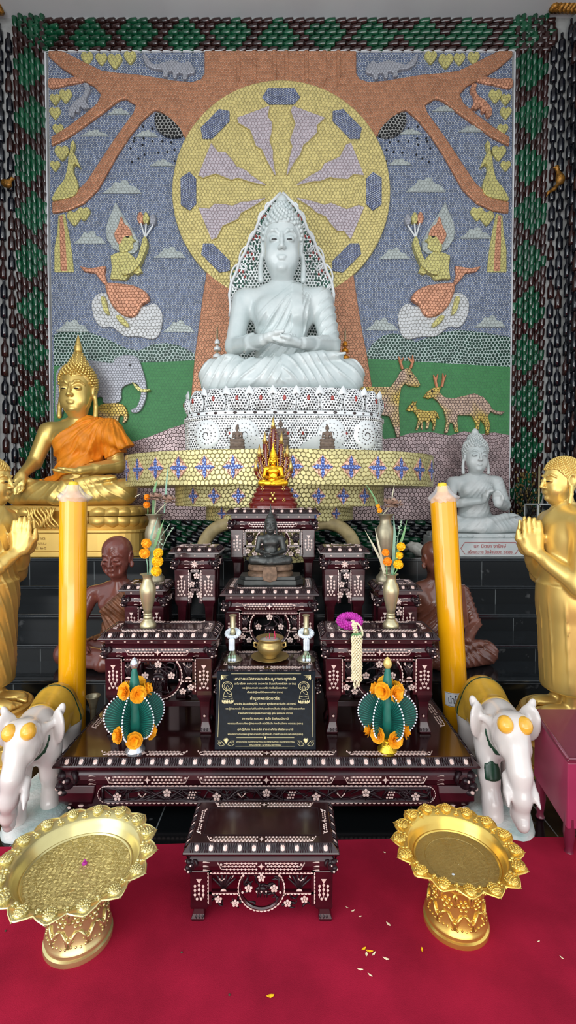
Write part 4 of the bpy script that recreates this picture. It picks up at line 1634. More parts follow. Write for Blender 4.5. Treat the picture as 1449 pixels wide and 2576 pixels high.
# ------------------------------------------------------------ the great white marble Buddha
def seated_figure(name, label, loc, scale, mt, pose, cell, hcell=None, rotz=0, zs=1.0, robe=True, old=False, wrap=False, usn=True, curls=None, finial=None,
                  eye=None, head_tilt=0.0, head_yaw=0.0, thin=1.0, folds=1.0, head_mt=None, hair=True, cat='statue', lips=1.0, hands=True, group=None, hair_mt=None, hsx=1.16, hsz=1.25):
    t = thing(name, label, cat, loc, rotz, group)
    G = seated_body(cell, pose, robe, thin, folds, wrap, hands)
    H = buddha_head(hcell or cell * .5, hair=hair, usn=usn, old=old, lips=lips)
    HV, HQ = H.mesh()

    def grow(V):
        V = V.copy()
        V[:, 0] *= hsx
        V[:, 1] = .02 + (V[:, 1] - .02) * (1 + (hsx - 1) * .5)
        V[:, 2] = (1.06 if hsz > 1.1 else 1.12) + (V[:, 2] - 1.13) * hsz
        return V
    HV = grow(HV)
    if head_tilt or head_yaw:
        HV = tilt_pts(HV, head_tilt, yaw=head_yaw)
    Z3 = np.array([1, 1, zs])
    BV, BQ = G.mesh()
    body = build_np('body', [(BV * Z3, BQ), (HV * Z3, HQ)], mt, t, scale)

    def fix(mb):
        V = grow(np.array(mb.v))
        if head_tilt or head_yaw:
            V = tilt_pts(V, head_tilt, yaw=head_yaw)
        mb.v = [tuple(p * scale) for p in V * Z3]
        return mb
    if curls:
        fix(curls).build('hair_curls', hair_mt or mt, t, smooth=True)
    if finial:
        mb = MB()
        finial(mb)
        fix(mb).build('flame_finial', mt, t, smooth=True)
    if eye:
        for sx in (-1, 1):
            mb = MB()
            n = 9
            top, bot = [], []
            for i in range(n):
                u = -1 + 2 * i / (n - 1)
                xx = sx * .063 + u * .023
                hh = .0036 * math.sqrt(max(0, 1 - u * u)) + .001
                for arr, zz in ((top, 1.357 + hh), (bot, 1.357 - hh)):
                    y = H.front(xx, zz)
                    arr.append(Vector((xx, (y if y is not None else -.15) - .004, zz)))
            pts = top + bot[::-1]
            back = [p + Vector((0, .008, 0)) for p in pts]
            m = len(pts)
            fs = [(i, 2 * n - 1 - i, 2 * n - 2 - i, i + 1) for i in range(n - 1)] + [(i, (i + 1) % m, (i + 1) % m + m, i + m) for i in range(m)]
            mb.add(pts + back, fs)
            fix(mb).build('eye', eye, t)
    return t, G, H


def white_knob(mb):
    mb.lathe([(.05, 1.67), (.056, 1.69), (.052, 1.72), (.035, 1.745), (.012, 1.762), (.0, 1.768)], 16, M=Matrix.Translation((0, .05, 0)))


big, GB, HB = seated_figure('white_buddha_statue', 'large white marble seated Buddha with hands in its lap on the lotus throne', (-.055, 4.40, SEAT), .965, M['marble'], 'meditate', .0090, .0048,
                            zs=1.08, hsx=1.10, hsz=1.18, folds=1.4, curls=curls_mesh(.0175, 380), finial=white_knob, eye=M['black'], head_tilt=.06)

# two little tiered umbrellas standing behind the knees of the statue
for px, lb, mt in ((547, 'small white tiered ornament behind the left knee of the white Buddha', M['white_tile']), (868, 'small orange and gold tiered ornament behind the right knee of the white Buddha', None)):
    Y = 4.72
    b = at(px, 930, Y)
    zt = at(px, 815 if px < 700 else 822, Y).z
    gold = mt is None
    mm = mt or M.setdefault('amber', mat('amber_gold', (206, 132, 30), .3, metal=.5, var=.2, vs=60))
    t = thing('tiered_umbrella', lb, 'ornament', (b.x, Y, SEAT))
    h = zt - SEAT
    mb = MB()
    mb.lathe([(.05, 0), (.05, .015), (.012, .03), (.008, h * .93), (.002, h)], 10)
    mb.build('pole', M['brass'], t, smooth='auto')
    for k, (z, r) in enumerate(((.42, .060), (.52, .052), (.61, .044), (.70, .034), (.78, .026))):
        mb = MB()
        mb.lathe([(r, h * z - .018), (r * 1.05, h * z - .015), (r, h * z + .008), (r * .35, h * z + .03), (.006, h * z + .035)], 14)
        mb.build('umbrella_tier', mm, t, smooth='auto')
    mb = MB()
    mb.lathe([(.07, h * .08), (.075, h * .12), (.05, h * .2), (.055, h * .26), (.03, h * .32), (.01, h * .36)], 14)
    mb.build('base_bell', mm, t, smooth='auto')

# ------------------------------------------------------------ gold Buddha with saffron cloth, on the left of the ledge
LEDGE = .955
GX, GY = -2.13, 4.70
gb = thing('gold_lotus_throne', 'gold painted lotus base with faint writing under the seated gold Buddha', 'base', (GX, GY, LEDGE))
mb = MB()
oct_ = oval(.76, .35, 40, 5)
mb.slab(oct_, 0, .05)
mb.slab([(x * .985, y * .985) for x, y in oct_], .05, .225)
mb.slab([(x * 1.0, y * 1.0) for x, y in oct_], .225, .255)
mb.build('plinth', M['gold_paint'], gb, bevel=.008)
mb = MB()
oval_tier(mb, [(.04, .255), (.03, .30), (.10, .36), (.08, .39), (.03, .43), (.05, .475), (.09, .482)], .74, .34, 64, 3)
mb.build('lotus_core', M['gold_paint'], gb, smooth='auto')
mb = MB()
lotus_row(mb, .70, .31, .385, .085, .16, 26, .035, power=3)
mb.build('upper_petals', M['gold_paint'], gb, smooth=True)
mb = MB()
lotus_row(mb, .69, .305, .375, .105, .17, 26, .04, down=True, power=3)
mb.build('lower_petals', M['gold_paint'], gb, smooth=True)
# hanging lion-hair cloth carved on the front of the base
mb = MB()
for k in range(9):
    pts = [(-.30 + .03 * k + .05 * t + .02 * math.sin(t * 7 + k), -.35 - .012 * math.sin(t * 3), .46 - .19 * t) for t in [j / 8 for j in range(9)]]
    mb.tube(pts, [.014 - .006 * j / 8 for j in range(9)], 6)
mb.build('carved_cloth', M['gold_paint'], gb, smooth=True)

gcurl = curls_mesh(.0165, 480, usn=False, cone=True)
for q in range(7):                                       # curls on the pointed crown
    z = 1.58 + q * .024
    r = .115 * (1 - q / 8.2)
    n = max(5, int(r / .0155 * 2.6))
    for k in range(n):
        a = 2 * PI * (k + .5 * (q % 2)) / n
        p = Vector((r * math.cos(a), .045 + r * math.sin(a), z))
        nn = Vector((math.cos(a), math.sin(a), .6)).normalized()
        gcurl.tube([p - nn * .006, p + nn * .012, p + nn * .024], [.0155, .013, .003], 6)


def gold_flame(mb):
    mb.lathe([(.12, 1.57), (.118, 1.60), (.09, 1.65), (.06, 1.70), (.03, 1.75), (0, 1.755)], 18, M=Matrix.Translation((0, .045, 0)))
    prof = [(.034, 1.745), (.044, 1.755), (.036, 1.763), (.046, 1.773), (.034, 1.783), (.042, 1.793), (.030, 1.803), (.030, 1.82), (.020, 1.85), (.010, 1.885), (.002, 1.915)]
    mb.lathe(prof, 14, M=Matrix.Translation((0, .045, 0)))


gold, GG, HG = seated_figure('gold_buddha_statue', 'gold painted seated Buddha draped in saffron cloth, hand on its knee', (GX, 4.77, LEDGE + .482), 0.85, M['gold_statue'], 'earth', .0100, .0058,
                             usn=False, curls=gcurl, finial=gold_flame, eye=M['black'], folds=.8)
# the cloth: a skin a finger's breadth off the body, cut along its hems, with a loose corner over the left arm
K = GG.copy()
K.cap((.36, .02, .88), (.66, -.08, .70), .10, .022, .07)
K.cap((.30, -.06, .88), (.60, -.17, .68), .09, .020, .07)
K.ell((.05, -.06, .42), (.20, .15, .16), .06)
th_ = lambda X, Y, Z: np.arctan2(X - .40, 1.10 - Z)
K.F = K.F - .020
K.disp(lambda X, Y, Z: -.016 * np.clip(1 - np.abs(np.sin(th_(X, Y, Z) * 13 + 1.5 * np.sin(Z * 6))) * 1.3, 0, 1) + .004 * np.sin(th_(X, Y, Z) * 40 + X * 9))


def cloth_cut(X, Y, Z):
    s1 = -((X - .08) * .674 - (Z - 1.03) * .739)                       # upper hem from neck to right armpit
    s2 = -((Z - .475) * .91 - (X - .2) * .41 - .006 * np.sin(X * 40))   # lower hem from left elbow to right hip
    s3 = np.maximum(-(X + .34), -(Y + .245) + .10 * np.clip(X - .3, 0, 1))
    s4 = Y - .20
    s5 = (Z - 1.07)
    return np.maximum(np.maximum(s1, s2), np.maximum(s3, np.maximum(s4, s5)))


K.clip(cloth_cut)
KV, KQ = K.mesh()
o = build_np('saffron_cloth', [(KV, KQ)], M['saffron'], None, .85, (GX, 4.77, LEDGE + .482))
tag(o, 'saffron orange cloth draped over the left shoulder of the seated gold Buddha', 'cloth')

# ------------------------------------------------------------ smaller white Buddha on the right of the ledge
WX, WYb = 1.865, 4.66
wb = thing('white_stone_throne', 'white stone base with red writing under the smaller white Buddha', 'base', (WX, WYb, LEDGE))
mb = MB()
mb.slab(oval(.47, .27, 40, 7), 0, .175)
mb.slab(oval(.45, .255, 40, 5), .175, .215)
mb.build('block', M['marble_grey'], wb, bevel=.008)
mb = MB()
lotus_row(mb, .43, .24, .215, -.05, .10, 26, .03, power=4)
mb.build('petal_fringe', M['marble_grey'], wb, smooth=True)
seated_figure('small_white_buddha', 'smaller white marble Buddha teaching with both hands at its chest', (WX + .02, 4.72, LEDGE + .21), .585, M['marble_grey'], 'teach', .014, .0068, zs=.965,
              curls=curls_mesh(.018, 330), finial=white_knob, eye=M['dark_letter'] if False else M.setdefault('grey_line', mat('grey_line', (120, 122, 124), .5)), folds=.9)

# ------------------------------------------------------------ two brown monk statues sitting on the black step
m1, _, _ = seated_figure('monk_statue', 'reddish brown lacquered statue of a bare-headed old monk behind the left yellow candle', (-1.235, 3.40, .32), .555, M['resin'], 'down', .0135, .0064,
                         usn=False, hair=False, old=True, eye=M['black'], head_tilt=.12, head_yaw=-.12, thin=.86, folds=1.8, robe=False, hsx=1.08, hsz=1.06)
G2 = seated_body(.0135, 'down', False, .86, 1)
G2.disp(lambda X, Y, Z: -.022 + .011 * np.sin((X * .70 + Z * .71) * 95 + 2 * np.sin(Z * 7)))


def monk_cut(X, Y, Z):
    s1 = -((X - .10) * .674 - (Z - .97) * .739)
    up = np.maximum(np.maximum(s1, -(X + .36)), Z - 1.0)
    up = np.maximum(up, np.where((-Y > .26) & (Z < .5), .05, -.5))
    return np.maximum(up, -(Z - .30))


G2.clip(monk_cut)
V2, Q2 = G2.mesh()
build_np('robe', [(V2, Q2)], M['resin_gold'], m1, .555)
m2, _, _ = seated_figure('monk_statue', 'brown lacquered statue of a robed monk behind the right yellow candle', (1.075, 3.42, .32), .55, M['resin2'], 'down', .0135, .0064,
                         usn=False, hair=False, old=True, eye=M['black'], head_tilt=.08, head_yaw=.35, thin=.95, folds=1.6, wrap=True, hsx=1.04, hsz=.96)
mb = MB()
for k, (a, b) in enumerate((((.20, -.19, .93), (.40, -.20, .42)),)):
    mb.box((.27, -.155, .66), (.22, .05, .56), M=Matrix.Rotation(-.10, 4, 'Y') @ Matrix.Translation((.06, 0, .02)))
scaled(mb, .56).build('folded_sash', M['resin2'], m2, bevel=.012)

# ------------------------------------------------------------ dark bronze Buddha on the middle table
TB2 = .978
BX, BY = -.108, 2.885
bz = thing('bronze_throne', 'stepped dark bronze base with an apron under the small dark Buddha', 'base', (BX, BY, TB2))
mb = MB()
mb.slab([(-.155, -.085), (.155, -.085), (.20, -.03), (.20, .11), (-.20, .11), (-.20, -.03)], 0, .032)
mb.slab([(-.15, -.080), (.15, -.080), (.185, -.03), (.185, .10), (-.185, .10), (-.185, -.03)], .032, .055)
mb.build('plinth', M['bronze'], bz, bevel=.004)
mb = MB()
oval_tier(mb, [(0, .055), (.0, .07), (.014, .083), (.0, .092), (.0, .112), (.01, .122)], .140, .088, 40, 3)
mb.build('lotus_tiers', M['bronze_brown'], bz, smooth='auto')
mb = MB()
mb.prism([(-.038, .118), (.038, .118), (.046, .06), (.038, .035), (0, .024), (-.038, .035), (-.046, .06)], -.104, -.086)
mb.build('hanging_apron', M['bronze_brown'], bz, bevel=.003)


def bronze_flame(mb):
    mb.lathe([(.13, 1.56), (.11, 1.62), (.06, 1.68), (.035, 1.70), (.04, 1.72), (.03, 1.76), (.022, 1.84), (.008, 1.93), (0, 1.96)], 16, M=Matrix.Translation((0, .045, 0)))


seated_figure('dark_bronze_buddha', 'small dark grey bronze Buddha seated on the middle inlaid table', (BX, BY + .012, TB2 + .120), .178, M['bronze'], 'meditate', .019, .010,
              usn=False, finial=bronze_flame, folds=.35)

# ------------------------------------------------------------ gold Buddha sheltered by a serpent hood on the highest table
TB3 = 1.433
NX, NY = -.103, 3.30
nb = thing('serpent_throne', 'maroon coiled pedestal with gilt serpent hood under the small gold Buddha', 'pedestal', (NX, NY, TB3))
mb = MB()
prof = []
for k in range(4):
    z = .018 + k * .034
    r = .168 - .016 * k
    prof += [(-(r) + .168, z), (-(r + .006) + .168, z + .012), (-(r) + .168, z + .024), (-(r - .012) + .168, z + .03)]
oval_tier(mb, [(0, 0), (0, .018)] + prof + [(.055, .156)], .168, .112, 48, 2.4)
mb.build('coiled_pedestal', M['maroon_lacquer'], nb, smooth='auto')
mb = MB()
for x, z, s in ((0, .068, 1.0), (-.075, .055, .45), (.075, .055, .45), (-.072, .135, .5), (.072, .135, .5)):
    for dx, dz, r in ((0, .018, .011), (-.012, 0, .011), (.012, 0, .011), (0, -.014, .009), (-.007, .03, .007), (.007, .03, .007)):
        mb.ball((x + dx * s * 1.3, -.112 + abs(x) * .25 + (.012 if z > .1 else 0), z + dz * s * 1.3), r * s, 7, 5)
mb.build('gilt_boss', M['gold_leaf'], nb, smooth=True)
hood = MB()
pl = spline([(0, .50), (.028, .44), (.05, .38), (.075, .33), (.10, .27), (.115, .20), (.105, .15), (.06, .12), (0, .12), (-.06, .12), (-.105, .15), (-.115, .20), (-.10, .27), (-.075, .33), (-.05, .38), (-.028, .44)], 3)
hood.prism([(x * .95, .14 + (z - .12) * 1.25) for x, z in pl], .035, .055)
hb = hood.build('hood', M['maroon_lacquer'], nb, bevel=.006)
for k, (x0, x1, zt) in enumerate(((-.062, -.122, .24), (-.05, -.098, .31), (-.03, -.058, .375), (0, 0, .45), (.03, .058, .375), (.05, .098, .31), (.062, .122, .24))):
    mb = MB()
    pts = [(x0, .02, .15), ((x0 + x1) / 2 * 1.1, .022, .15 + (zt - .15) * .5), (x1, .015, zt - .02), (x1, -.006, zt)]
    pts = [(p[0], p[1], .14 + (p[2] - .13) * 1.40) for p in pts]
    zt = .14 + (zt - .13) * 1.40
    mb.tube(pts, [.021, .022, .019, .012], 8)
    hd = mb.build('serpent_neck', M['maroon_lacquer'], nb, smooth=True)
    mb = MB()
    rr = random.Random(k)
    mb.tube([(x1, -.004, zt - .03), (x1, -.012, zt), (x1, -.002, zt + .03), (x1, .01, zt + .06)], [.012, .013, .008, .001], 7)
    for j in range(46):
        t = j / 45
        mb.ball((x0 + (x1 - x0) * t + rr.uniform(-.008, .008) + (-.012 if j % 2 else .012), .004, .16 + (zt - .17) * t), .0055, 6, 4)
    mb.build('gilt_scales', M['gold_leaf'], hd, smooth=True)


def crown(mb):
    mb.lathe([(.165, 1.50), (.175, 1.54), (.15, 1.58), (.155, 1.61), (.115, 1.66), (.12, 1.69), (.07, 1.76), (.075, 1.79), (.035, 1.88), (.015, 2.0), (0, 2.08)], 16, M=Matrix.Translation((0, .035, 0)))


seated_figure('serpent_hood_buddha', 'small bright gold Buddha seated under the serpent hood on the highest table', (NX, NY - .02, TB3 + .156), .138, M['gold_bright'], 'meditate', .018, .0100,
              usn=False, finial=crown, folds=.3)

# ------------------------------------------------------------ three little clay-brown Buddhas along the platform rim
for px, hgt, lb in ((597, .215, 'little brown bronze Buddha on the platform rim, left of the serpent hood'), (706, .25, 'little brown bronze Buddha on the platform rim, hidden behind the serpent hood'), (823, .215, 'little brown bronze Buddha on the platform rim, right of the serpent hood')):
    Y = 3.64
    q = at(px, 1130, Y)
    t = thing('small_buddha', lb, 'statue', (q.x, Y, 1.868), 0, 'little Buddhas along the platform rim')
    s = hgt / 2.75
    G = seated_body(.026, 'meditate', True, 1, .3, False, False)
    H = buddha_head(.015, usn=True)
    bv, bq = G.mesh()
    hv, hq = H.mesh()
    up_ = np.array([0, 0, .92])
    build_np('body', [(bv + up_, bq), (hv + up_, hq)], M['clay'], t, s)
    mb = MB()
    oval_tier(mb, [(0, 0), (0, .10), (.14, .22), (.20, .34), (.12, .44), (.20, .52), (.26, .62), (.20, .72), (.22, .92)], 1.0, .62, 32, 2.6)
    mb.v = [(x * s * .92, y * s, z * s) for x, y, z in mb.v]
    mb.build('lotus_pedestal', M['clay'], t, smooth='auto')
    mb = MB()
    mb.lathe([(.05, 1.66), (.04, 1.72), (.015, 1.79), (0, 1.82)], 10, M=Matrix.Translation((0, .05, .92)))
    scaled(mb, s).build('finial', M['clay'], t, smooth=True)


# ------------------------------------------------------------ standing gold disciples with palms together
def disciple(label, loc, rotz, spiral):
    t = thing('standing_disciple_statue', label, 'statue', loc, rotz)
    G = Field((-.30, -.30, -.02), (.30, .22, 1.24), .0070)
    G.ell((0, .0, .98), (.165, .105, .16), .05)
    G.ell((0, .005, .80), (.145, .10, .20), .06)
    G.ell((0, .01, .62), (.155, .115, .16), .06)
    G.cap((-.145, .01, 1.055), (.145, .01, 1.055), .058, .058, .05)
    G.ell((0, .02, 1.09), (.10, .06, .045), .04)
    G.cap((0, .01, 1.08), (0, -.01, 1.20), .058, .052, .03)

    def skirt(X, Y, Z):
        u = np.clip((Z - .13) / .52, 0, 1)
        rx, ry = .132 + .024 * u, .098 + .02 * u
        d = (np.sqrt((X / rx) ** 2 + ((Y - .01) / ry) ** 2) - 1) * .105
        return np.maximum(d, np.maximum(.125 - Z, Z - .70))
    G._mix((-.17, -.14, .12), (.17, .15, .70), skirt, .03, False)
    for sx in (-1, 1):
        G.cap((sx * .062, .02, .20), (sx * .062, .025, .05), .048, .040, .02)
        G.ell((sx * .062, -.04, .028), (.046, .105, .030), .025)
        for i in range(5):
            G.cap((sx * .062 + (i - 2) * .017 * sx, -.13 + abs(i - 1) * .006, .022), (sx * .062 + (i - 2) * .019 * sx, -.165 + i * .009, .014), .0125, .010, .008)
        G.cap((sx * .185, .015, 1.035), (sx * .200, -.02, .725), .062, .048, .03)
        G.cap((sx * .200, -.02, .725), (sx * .030, -.172, .885), .047, .030, .025)
        hand(G, (sx * .026, -.178, .885), (0, -.05, 1), (-sx, 0, 0), .78, .02, sx, .006)
    if not spiral:
        G.disp(lambda X, Y, Z: -.004 * sstep(np.sin((Z * .5 + 1.1 * np.arctan2(X, -Y)) * 9), .86, .98) * sstep(Z, .14, .20) * sstep(.66 - Z, 0, .1) * (1 - sstep(-Y, .14, .16)))
    if spiral:
        G.disp(lambda X, Y, Z: -.004 * sstep(np.sin((Z * 1.0 + .35 * np.arctan2(X, -Y) / 1.0) * 38), .75, .95) * sstep(Z, .14, .18) * sstep(1.04 - Z, 0, .03) * sstep(-Y + .17, .0, .03) * (1 - sstep(-Y, .14, .16)))
    # robe: hem line from the left shoulder to the right armpit
    G.disp(lambda X, Y, Z: -.006 * sstep((X + .02) * .674 - (Z - 1.10) * .739, .0, .008) * sstep(Z, .12, .14) * sstep(X, -.16, -.15) * (1 - sstep(-Y, .15, .17)))
    G.clip(lambda X, Y, Z: -Z + 0 * X + 0 * Y)
    H = buddha_head(.0068, hair=True, usn=False)
    hv, hq = H.mesh()
    k = .50

    def f(p):
        return np.array(p) * k + np.array([0, -.02, 1.15 - 1.12 * k])
    bv, bq = G.mesh()
    body = build_np('body', [(bv, bq), (np.array([0, -.02, 1.15 - 1.12 * k]) + hv * k, hq)], M['gold_statue'], t)
    cm = curls_mesh(.0105, 900, usn=False)
    cm.v = [tuple(f(p)) for p in cm.v]
    cm.build('hair_curls', M['gold_statue'], t, smooth=True)
    for sx in (-1, 1):
        mb = MB()
        for i in range(1):
            pts = []
            for j in range(9):
                u = -1 + 2 * j / 8
                y = H.front(sx * .064 + u * .03, 1.357)
                pts.append((sx * .064 + u * .03, (y or -.15) - .004, 1.357))
            mb.tube([tuple(f(p)) for p in pts], [.0015, .003, .0036, .004, .004, .004, .0036, .003, .0015], 6)
        mb.build('eye', M['black'], t)
    # end of the robe hanging over the left shoulder down the back
    mb = MB()
    pts = [(.12, .03, 1.06), (.125, .07, 1.06), (.125, .105, 1.0), (.105, .098, .80), (.10, .105, .55), (.09, .100, .35), (.085, .095, .16)]
    mb.tube(pts, [.02, .035, .045, .05, .05, .05, .045], 10, flat=.45)
    mb.build('shoulder_cloth', M['gold_statue'], t, smooth=True)
    return t


def pedestal(label, loc, h):
    t = thing('gold_pedestal', label, 'pedestal', loc)
    mb = MB()
    mb.slab(oval(.27, .25, 8, 2), 0, h * .18)
    mb.slab([(x * .93, y * .93) for x, y in oval(.27, .25, 8, 2)], h * .18, h * .45)
    mb.build('foot_block', M['gold_paint'], t, bevel=.006)
    mb = MB()
    mb.lathe([(.235, h * .45), (.24, h * .52), (.20, h * .60), (.215, h * .66), (.235, h * .76), (.22, h * .86), (.20, h * .90), (.205, h * .97), (.195, h)], 32)
    mb.build('lotus_drum', M['gold_paint'], t, smooth='auto')
    mb = MB()
    lotus_row(mb, .212, .212, h * .66, h * .22, .09, 16, .02)
    mb.build('petals', M['gold_paint'], t, smooth=True)


pedestal('gold lotus pedestal under the left standing disciple, behind the left elephant', (-1.69, 2.66, 0), .325)
disciple('gold standing disciple with joined palms at the left edge, facing right', (-1.67, 2.64, .325), PI / 2, True)
pedestal('gold lotus pedestal under the right standing disciple, behind the maroon box', (1.525, 2.60, 0), .325)
disciple('gold standing disciple with joined palms at the right edge, facing left', (1.515, 2.58, .325), -PI / 2, False)


# ------------------------------------------------------------ two white stone elephants
def elephant(label, loc, rotz, step, curl, sc=1.0):
    t = thing('elephant_statue', label, 'statue', loc, rotz)
    pl = MB()
    ol = []
    rr = random.Random(5 if step > 0 else 9)
    for i in range(26):
        a = 2 * PI * i / 26
        ol.append((.17 * math.copysign(abs(math.cos(a)) ** .7, math.cos(a)) + rr.uniform(-.008, .008), .06 + .33 * math.copysign(abs(math.sin(a)) ** .7, math.sin(a)) + rr.uniform(-.01, .01)))
    n = len(ol)
    pl.add([(x, y, 0) for x, y in ol] + [(x * .96, y * .97, .025) for x, y in ol] + [(x * .8, y * .85, .042) for x, y in ol],
           [list(range(n - 1, -1, -1)), list(range(2 * n, 3 * n))] + [(i, (i + 1) % n, (i + 1) % n + n, i + n) for i in range(n)] + [(i + n, (i + 1) % n + n, (i + 1) % n + 2 * n, i + 2 * n) for i in range(n)])
    pl.build('stone_plinth', M['plinth_stone'], t, smooth='auto')
    G = Field((-.22, -.42, .02), (.22, .46, .66), .0068)
    G.ell((0, .12, .385), (.125, .22, .125), .04)
    G.ell((0, .24, .40), (.125, .13, .125), .05)
    G.ell((0, -.04, .375), (.108, .12, .125), .05)
    G.cap((0, -.06, .42), (0, -.19, .44), .095, .085, .05)
    G.ell((0, -.22, .425), (.082, .085, .100), .04)
    for sx in (-1, 1):
        G.ell((sx * .040, -.225, .495), (.045, .052, .038), .03)
        G.ell((sx * .055, -.265, .40), (.025, .03, .03), .02)
    if curl:
        tr = [(0, -.28, .41), (0, -.325, .33), (0, -.345, .24), (0, -.335, .165), (0, -.365, .145)]
        rs = [.062, .054, .046, .040, .032]
    else:
        tr = [(0, -.28, .41), (-.008, -.32, .33), (-.022, -.33, .24), (-.04, -.30, .16), (-.05, -.27, .10)]
        rs = [.062, .052, .044, .038, .032]
    G.chain(tr, rs, .02)
    for sx in (-1, 1):
        G.chain([(sx * .050, -.30, .30), (sx * .062, -.345, .255), (sx * .072, -.385, .225)], [.024, .017, .006], .015)
        G.cap((sx * .078, -.15, .46), (sx * .125, -.10, .47), .02, .016, .02)
        G.ell((sx * .135, -.095, .445), (.060, .022, .085), .012, rot=(0, sx * .15, sx * -.75))
        G.ell((sx * .150, -.085, .52), (.022, .014, .035), .012, rot=(0, sx * .4, 0))
    fy = {-1: -.10 - .05 * step, 1: -.10 + .07 * step}
    for sx in (-1, 1):
        G.chain([(sx * .070, -.05, .33), (sx * .072, fy[sx] * .5 - .03, .20), (sx * .068, fy[sx], .10), (sx * .068, fy[sx] - .012, .05)], [.070, .052, .045, .054], .03)
        G.chain([(sx * .075, .25, .34), (sx * .078, .26, .20), (sx * .074, .255 - .06 * step * sx, .10), (sx * .074, .245 - .06 * step * sx, .05)], [.085, .058, .046, .055], .03)
    G.chain([(0, .355, .43), (0, .375, .34), (0, .37, .25)], [.016, .013, .012], .015)
    G.clip(lambda X, Y, Z: .030 - Z + 0 * X + 0 * Y)
    bv, bq = G.mesh()
    build_np('body', [(bv, bq)], M['elephant_white'], t)
    S = G.copy()
    S.F = S.F - .0045
    S.clip(lambda X, Y, Z: np.maximum(np.maximum(.36 - Z - .12 * np.cos(np.clip((Y - .16) / .20, -1.5, 1.5)) + .08, np.abs(Y - .16) - .165), 0 * X - 1))
    sv, sq = S.mesh()
    build_np('saddle_cloth', [(sv, sq)], M['ochre'], t)
    S = G.copy()
    S.F = S.F - .007
    S.clip(lambda X, Y, Z: np.maximum(np.abs(Y - .22 - .0 * X) - .007, .33 - Z))
    sv, sq = S.mesh()
    build_np('saddle_strap', [(sv, sq)], M['green_paint'], t)
    S = G.copy()
    S.F = S.F - .005
    S.clip(lambda X, Y, Z: np.maximum(np.abs(Y + .135 + (Z - .36) * -.25) - (.007 + (.030 if curl else .004) * np.clip((.30 - Z) / .06, 0, 1)), np.maximum(np.abs(X) - .108, np.maximum(Z - .42, .20 - Z))))
    sv, sq = S.mesh()
    build_np('neck_strap', [(sv, sq)], M['green_paint'], t)
    for sx in (-1, 1):
        mb = MB()
        mb.ball((sx * .045, -.256, .500), (.040, .044, .037), 16, 10)
        mb.build('painted_boss', M['ochre_boss'], t, smooth=True)
    t.scale = (1, 1, 1)
    for ch in t.children:
        ch.data.transform(Matrix.Diagonal((sc * .84, sc * .95, sc, 1)))
    return t


elephant('white stone elephant with amber head bosses at the left end of the long low table', (-1.200, 2.24, 0), .15, 1, False, .98)
elephant('white stone elephant with curled trunk at the right end of the long low table', (1.020, 2.265, 0), -.13, 1, True, 1.03)
# ------------------------------------------------------------ lacquered altar tables inlaid with mother of pearl
RX = Matrix.Rotation(-PI / 2, 4, 'X')


def flower(mb, x, z, r, y=0, Mx=None, n=5):
    for k in range(n):
        a = 2 * PI * k / n + PI / 2
        mb.dot(x + r * .62 * math.cos(a), z + r * .62 * math.sin(a), r * .36, y, M=Mx, seg=7)
    mb.dot(x, z, r * .24, y, M=Mx, seg=6)


def scallops(mb, p, q, r, y=0, Mx=None):
    """a row of half discs from p to q (x,z), bulging to the left of the direction"""
    L = math.dist(p, q)
    n = max(2, int(L / (2.05 * r)))
    ux, uz = (q[0] - p[0]) / L, (q[1] - p[1]) / L
    for i in range(n):
        t = (i + .5) / n * L
        half_disc(mb, p[0] + ux * t, p[1] + uz * t, r * .96, ux, uz, y, Mx)


def half_disc(mb, cx, cz, r, ux, uz, y=0, Mx=None):
    vx, vz = -uz, ux
    pts = [(cx + r * (ux * math.cos(a) + vx * math.sin(a) * .85), cz + r * (uz * math.cos(a) + vz * math.sin(a) * .85)) for a in [PI * k / 5 for k in range(6)]]
    vs = [(x, y, z) for x, z in pts] + [(x, y - .0015, z) for x, z in pts]
    mb.add(vs, [list(range(6, 12)), list(range(11, 5, -1))[:0] or [5, 4, 3, 2, 1, 0]] + [(k, (k + 1) % 6, (k + 1) % 6 + 6, k + 6) for k in range(6)], M=Mx)


def grape_rows(mb, x0, x1, z, k, y=0, Mx=None, rows=3, star=True, scroll=True):
    """the repeated inlay: strings of dots left and right of a star, scrolls at the ends"""
    cx = (x0 + x1) / 2
    sp = .017 * k
    for r in range(rows):
        zz = z + (r - (rows - 1) / 2) * .0135 * k
        for sx in (-1, 1):
            x = .022 * k + (sp * .5 if r % 2 else 0)
            while x < (x1 - x0) / 2 - (.03 * k if scroll else .008 * k):
                mb.dot(cx + sx * x, zz, .0052 * k, y, M=Mx, seg=6)
                mb.box((cx + sx * (x + sp / 2), y - .0004, zz), (sp * .6, .0008, .0022 * k), M=Mx)
                x += sp
    if star:
        for a in range(4):
            ca, sa = math.cos(a * PI / 2), math.sin(a * PI / 2)
            mb.add([(cx + .018 * k * ca, y - .001, z + .018 * k * sa), (cx - .006 * k * sa, y - .001, z + .006 * k * ca), (cx, y - .0015, z), (cx + .006 * k * sa, y - .001, z - .006 * k * ca)], [(0, 1, 2, 3)], M=Mx)
    if scroll:
        for sx in (-1, 1):
            xe = cx + sx * (x1 - x0) / 2
            mb.tube([(xe - sx * .03 * k, y, z - .014 * k), (xe - sx * .016 * k, y, z - .012 * k), (xe - sx * .010 * k, y, z), (xe - sx * .004 * k, y, z + .012 * k), (xe, y, z + .016 * k)], [.0025 * k, .004 * k, .004 * k, .004 * k, .006 * k], 5, M=Mx, flat=.4)
            mb.dot(xe - sx * .016 * k, z + .008 * k, .006 * k, y, M=Mx, seg=6)


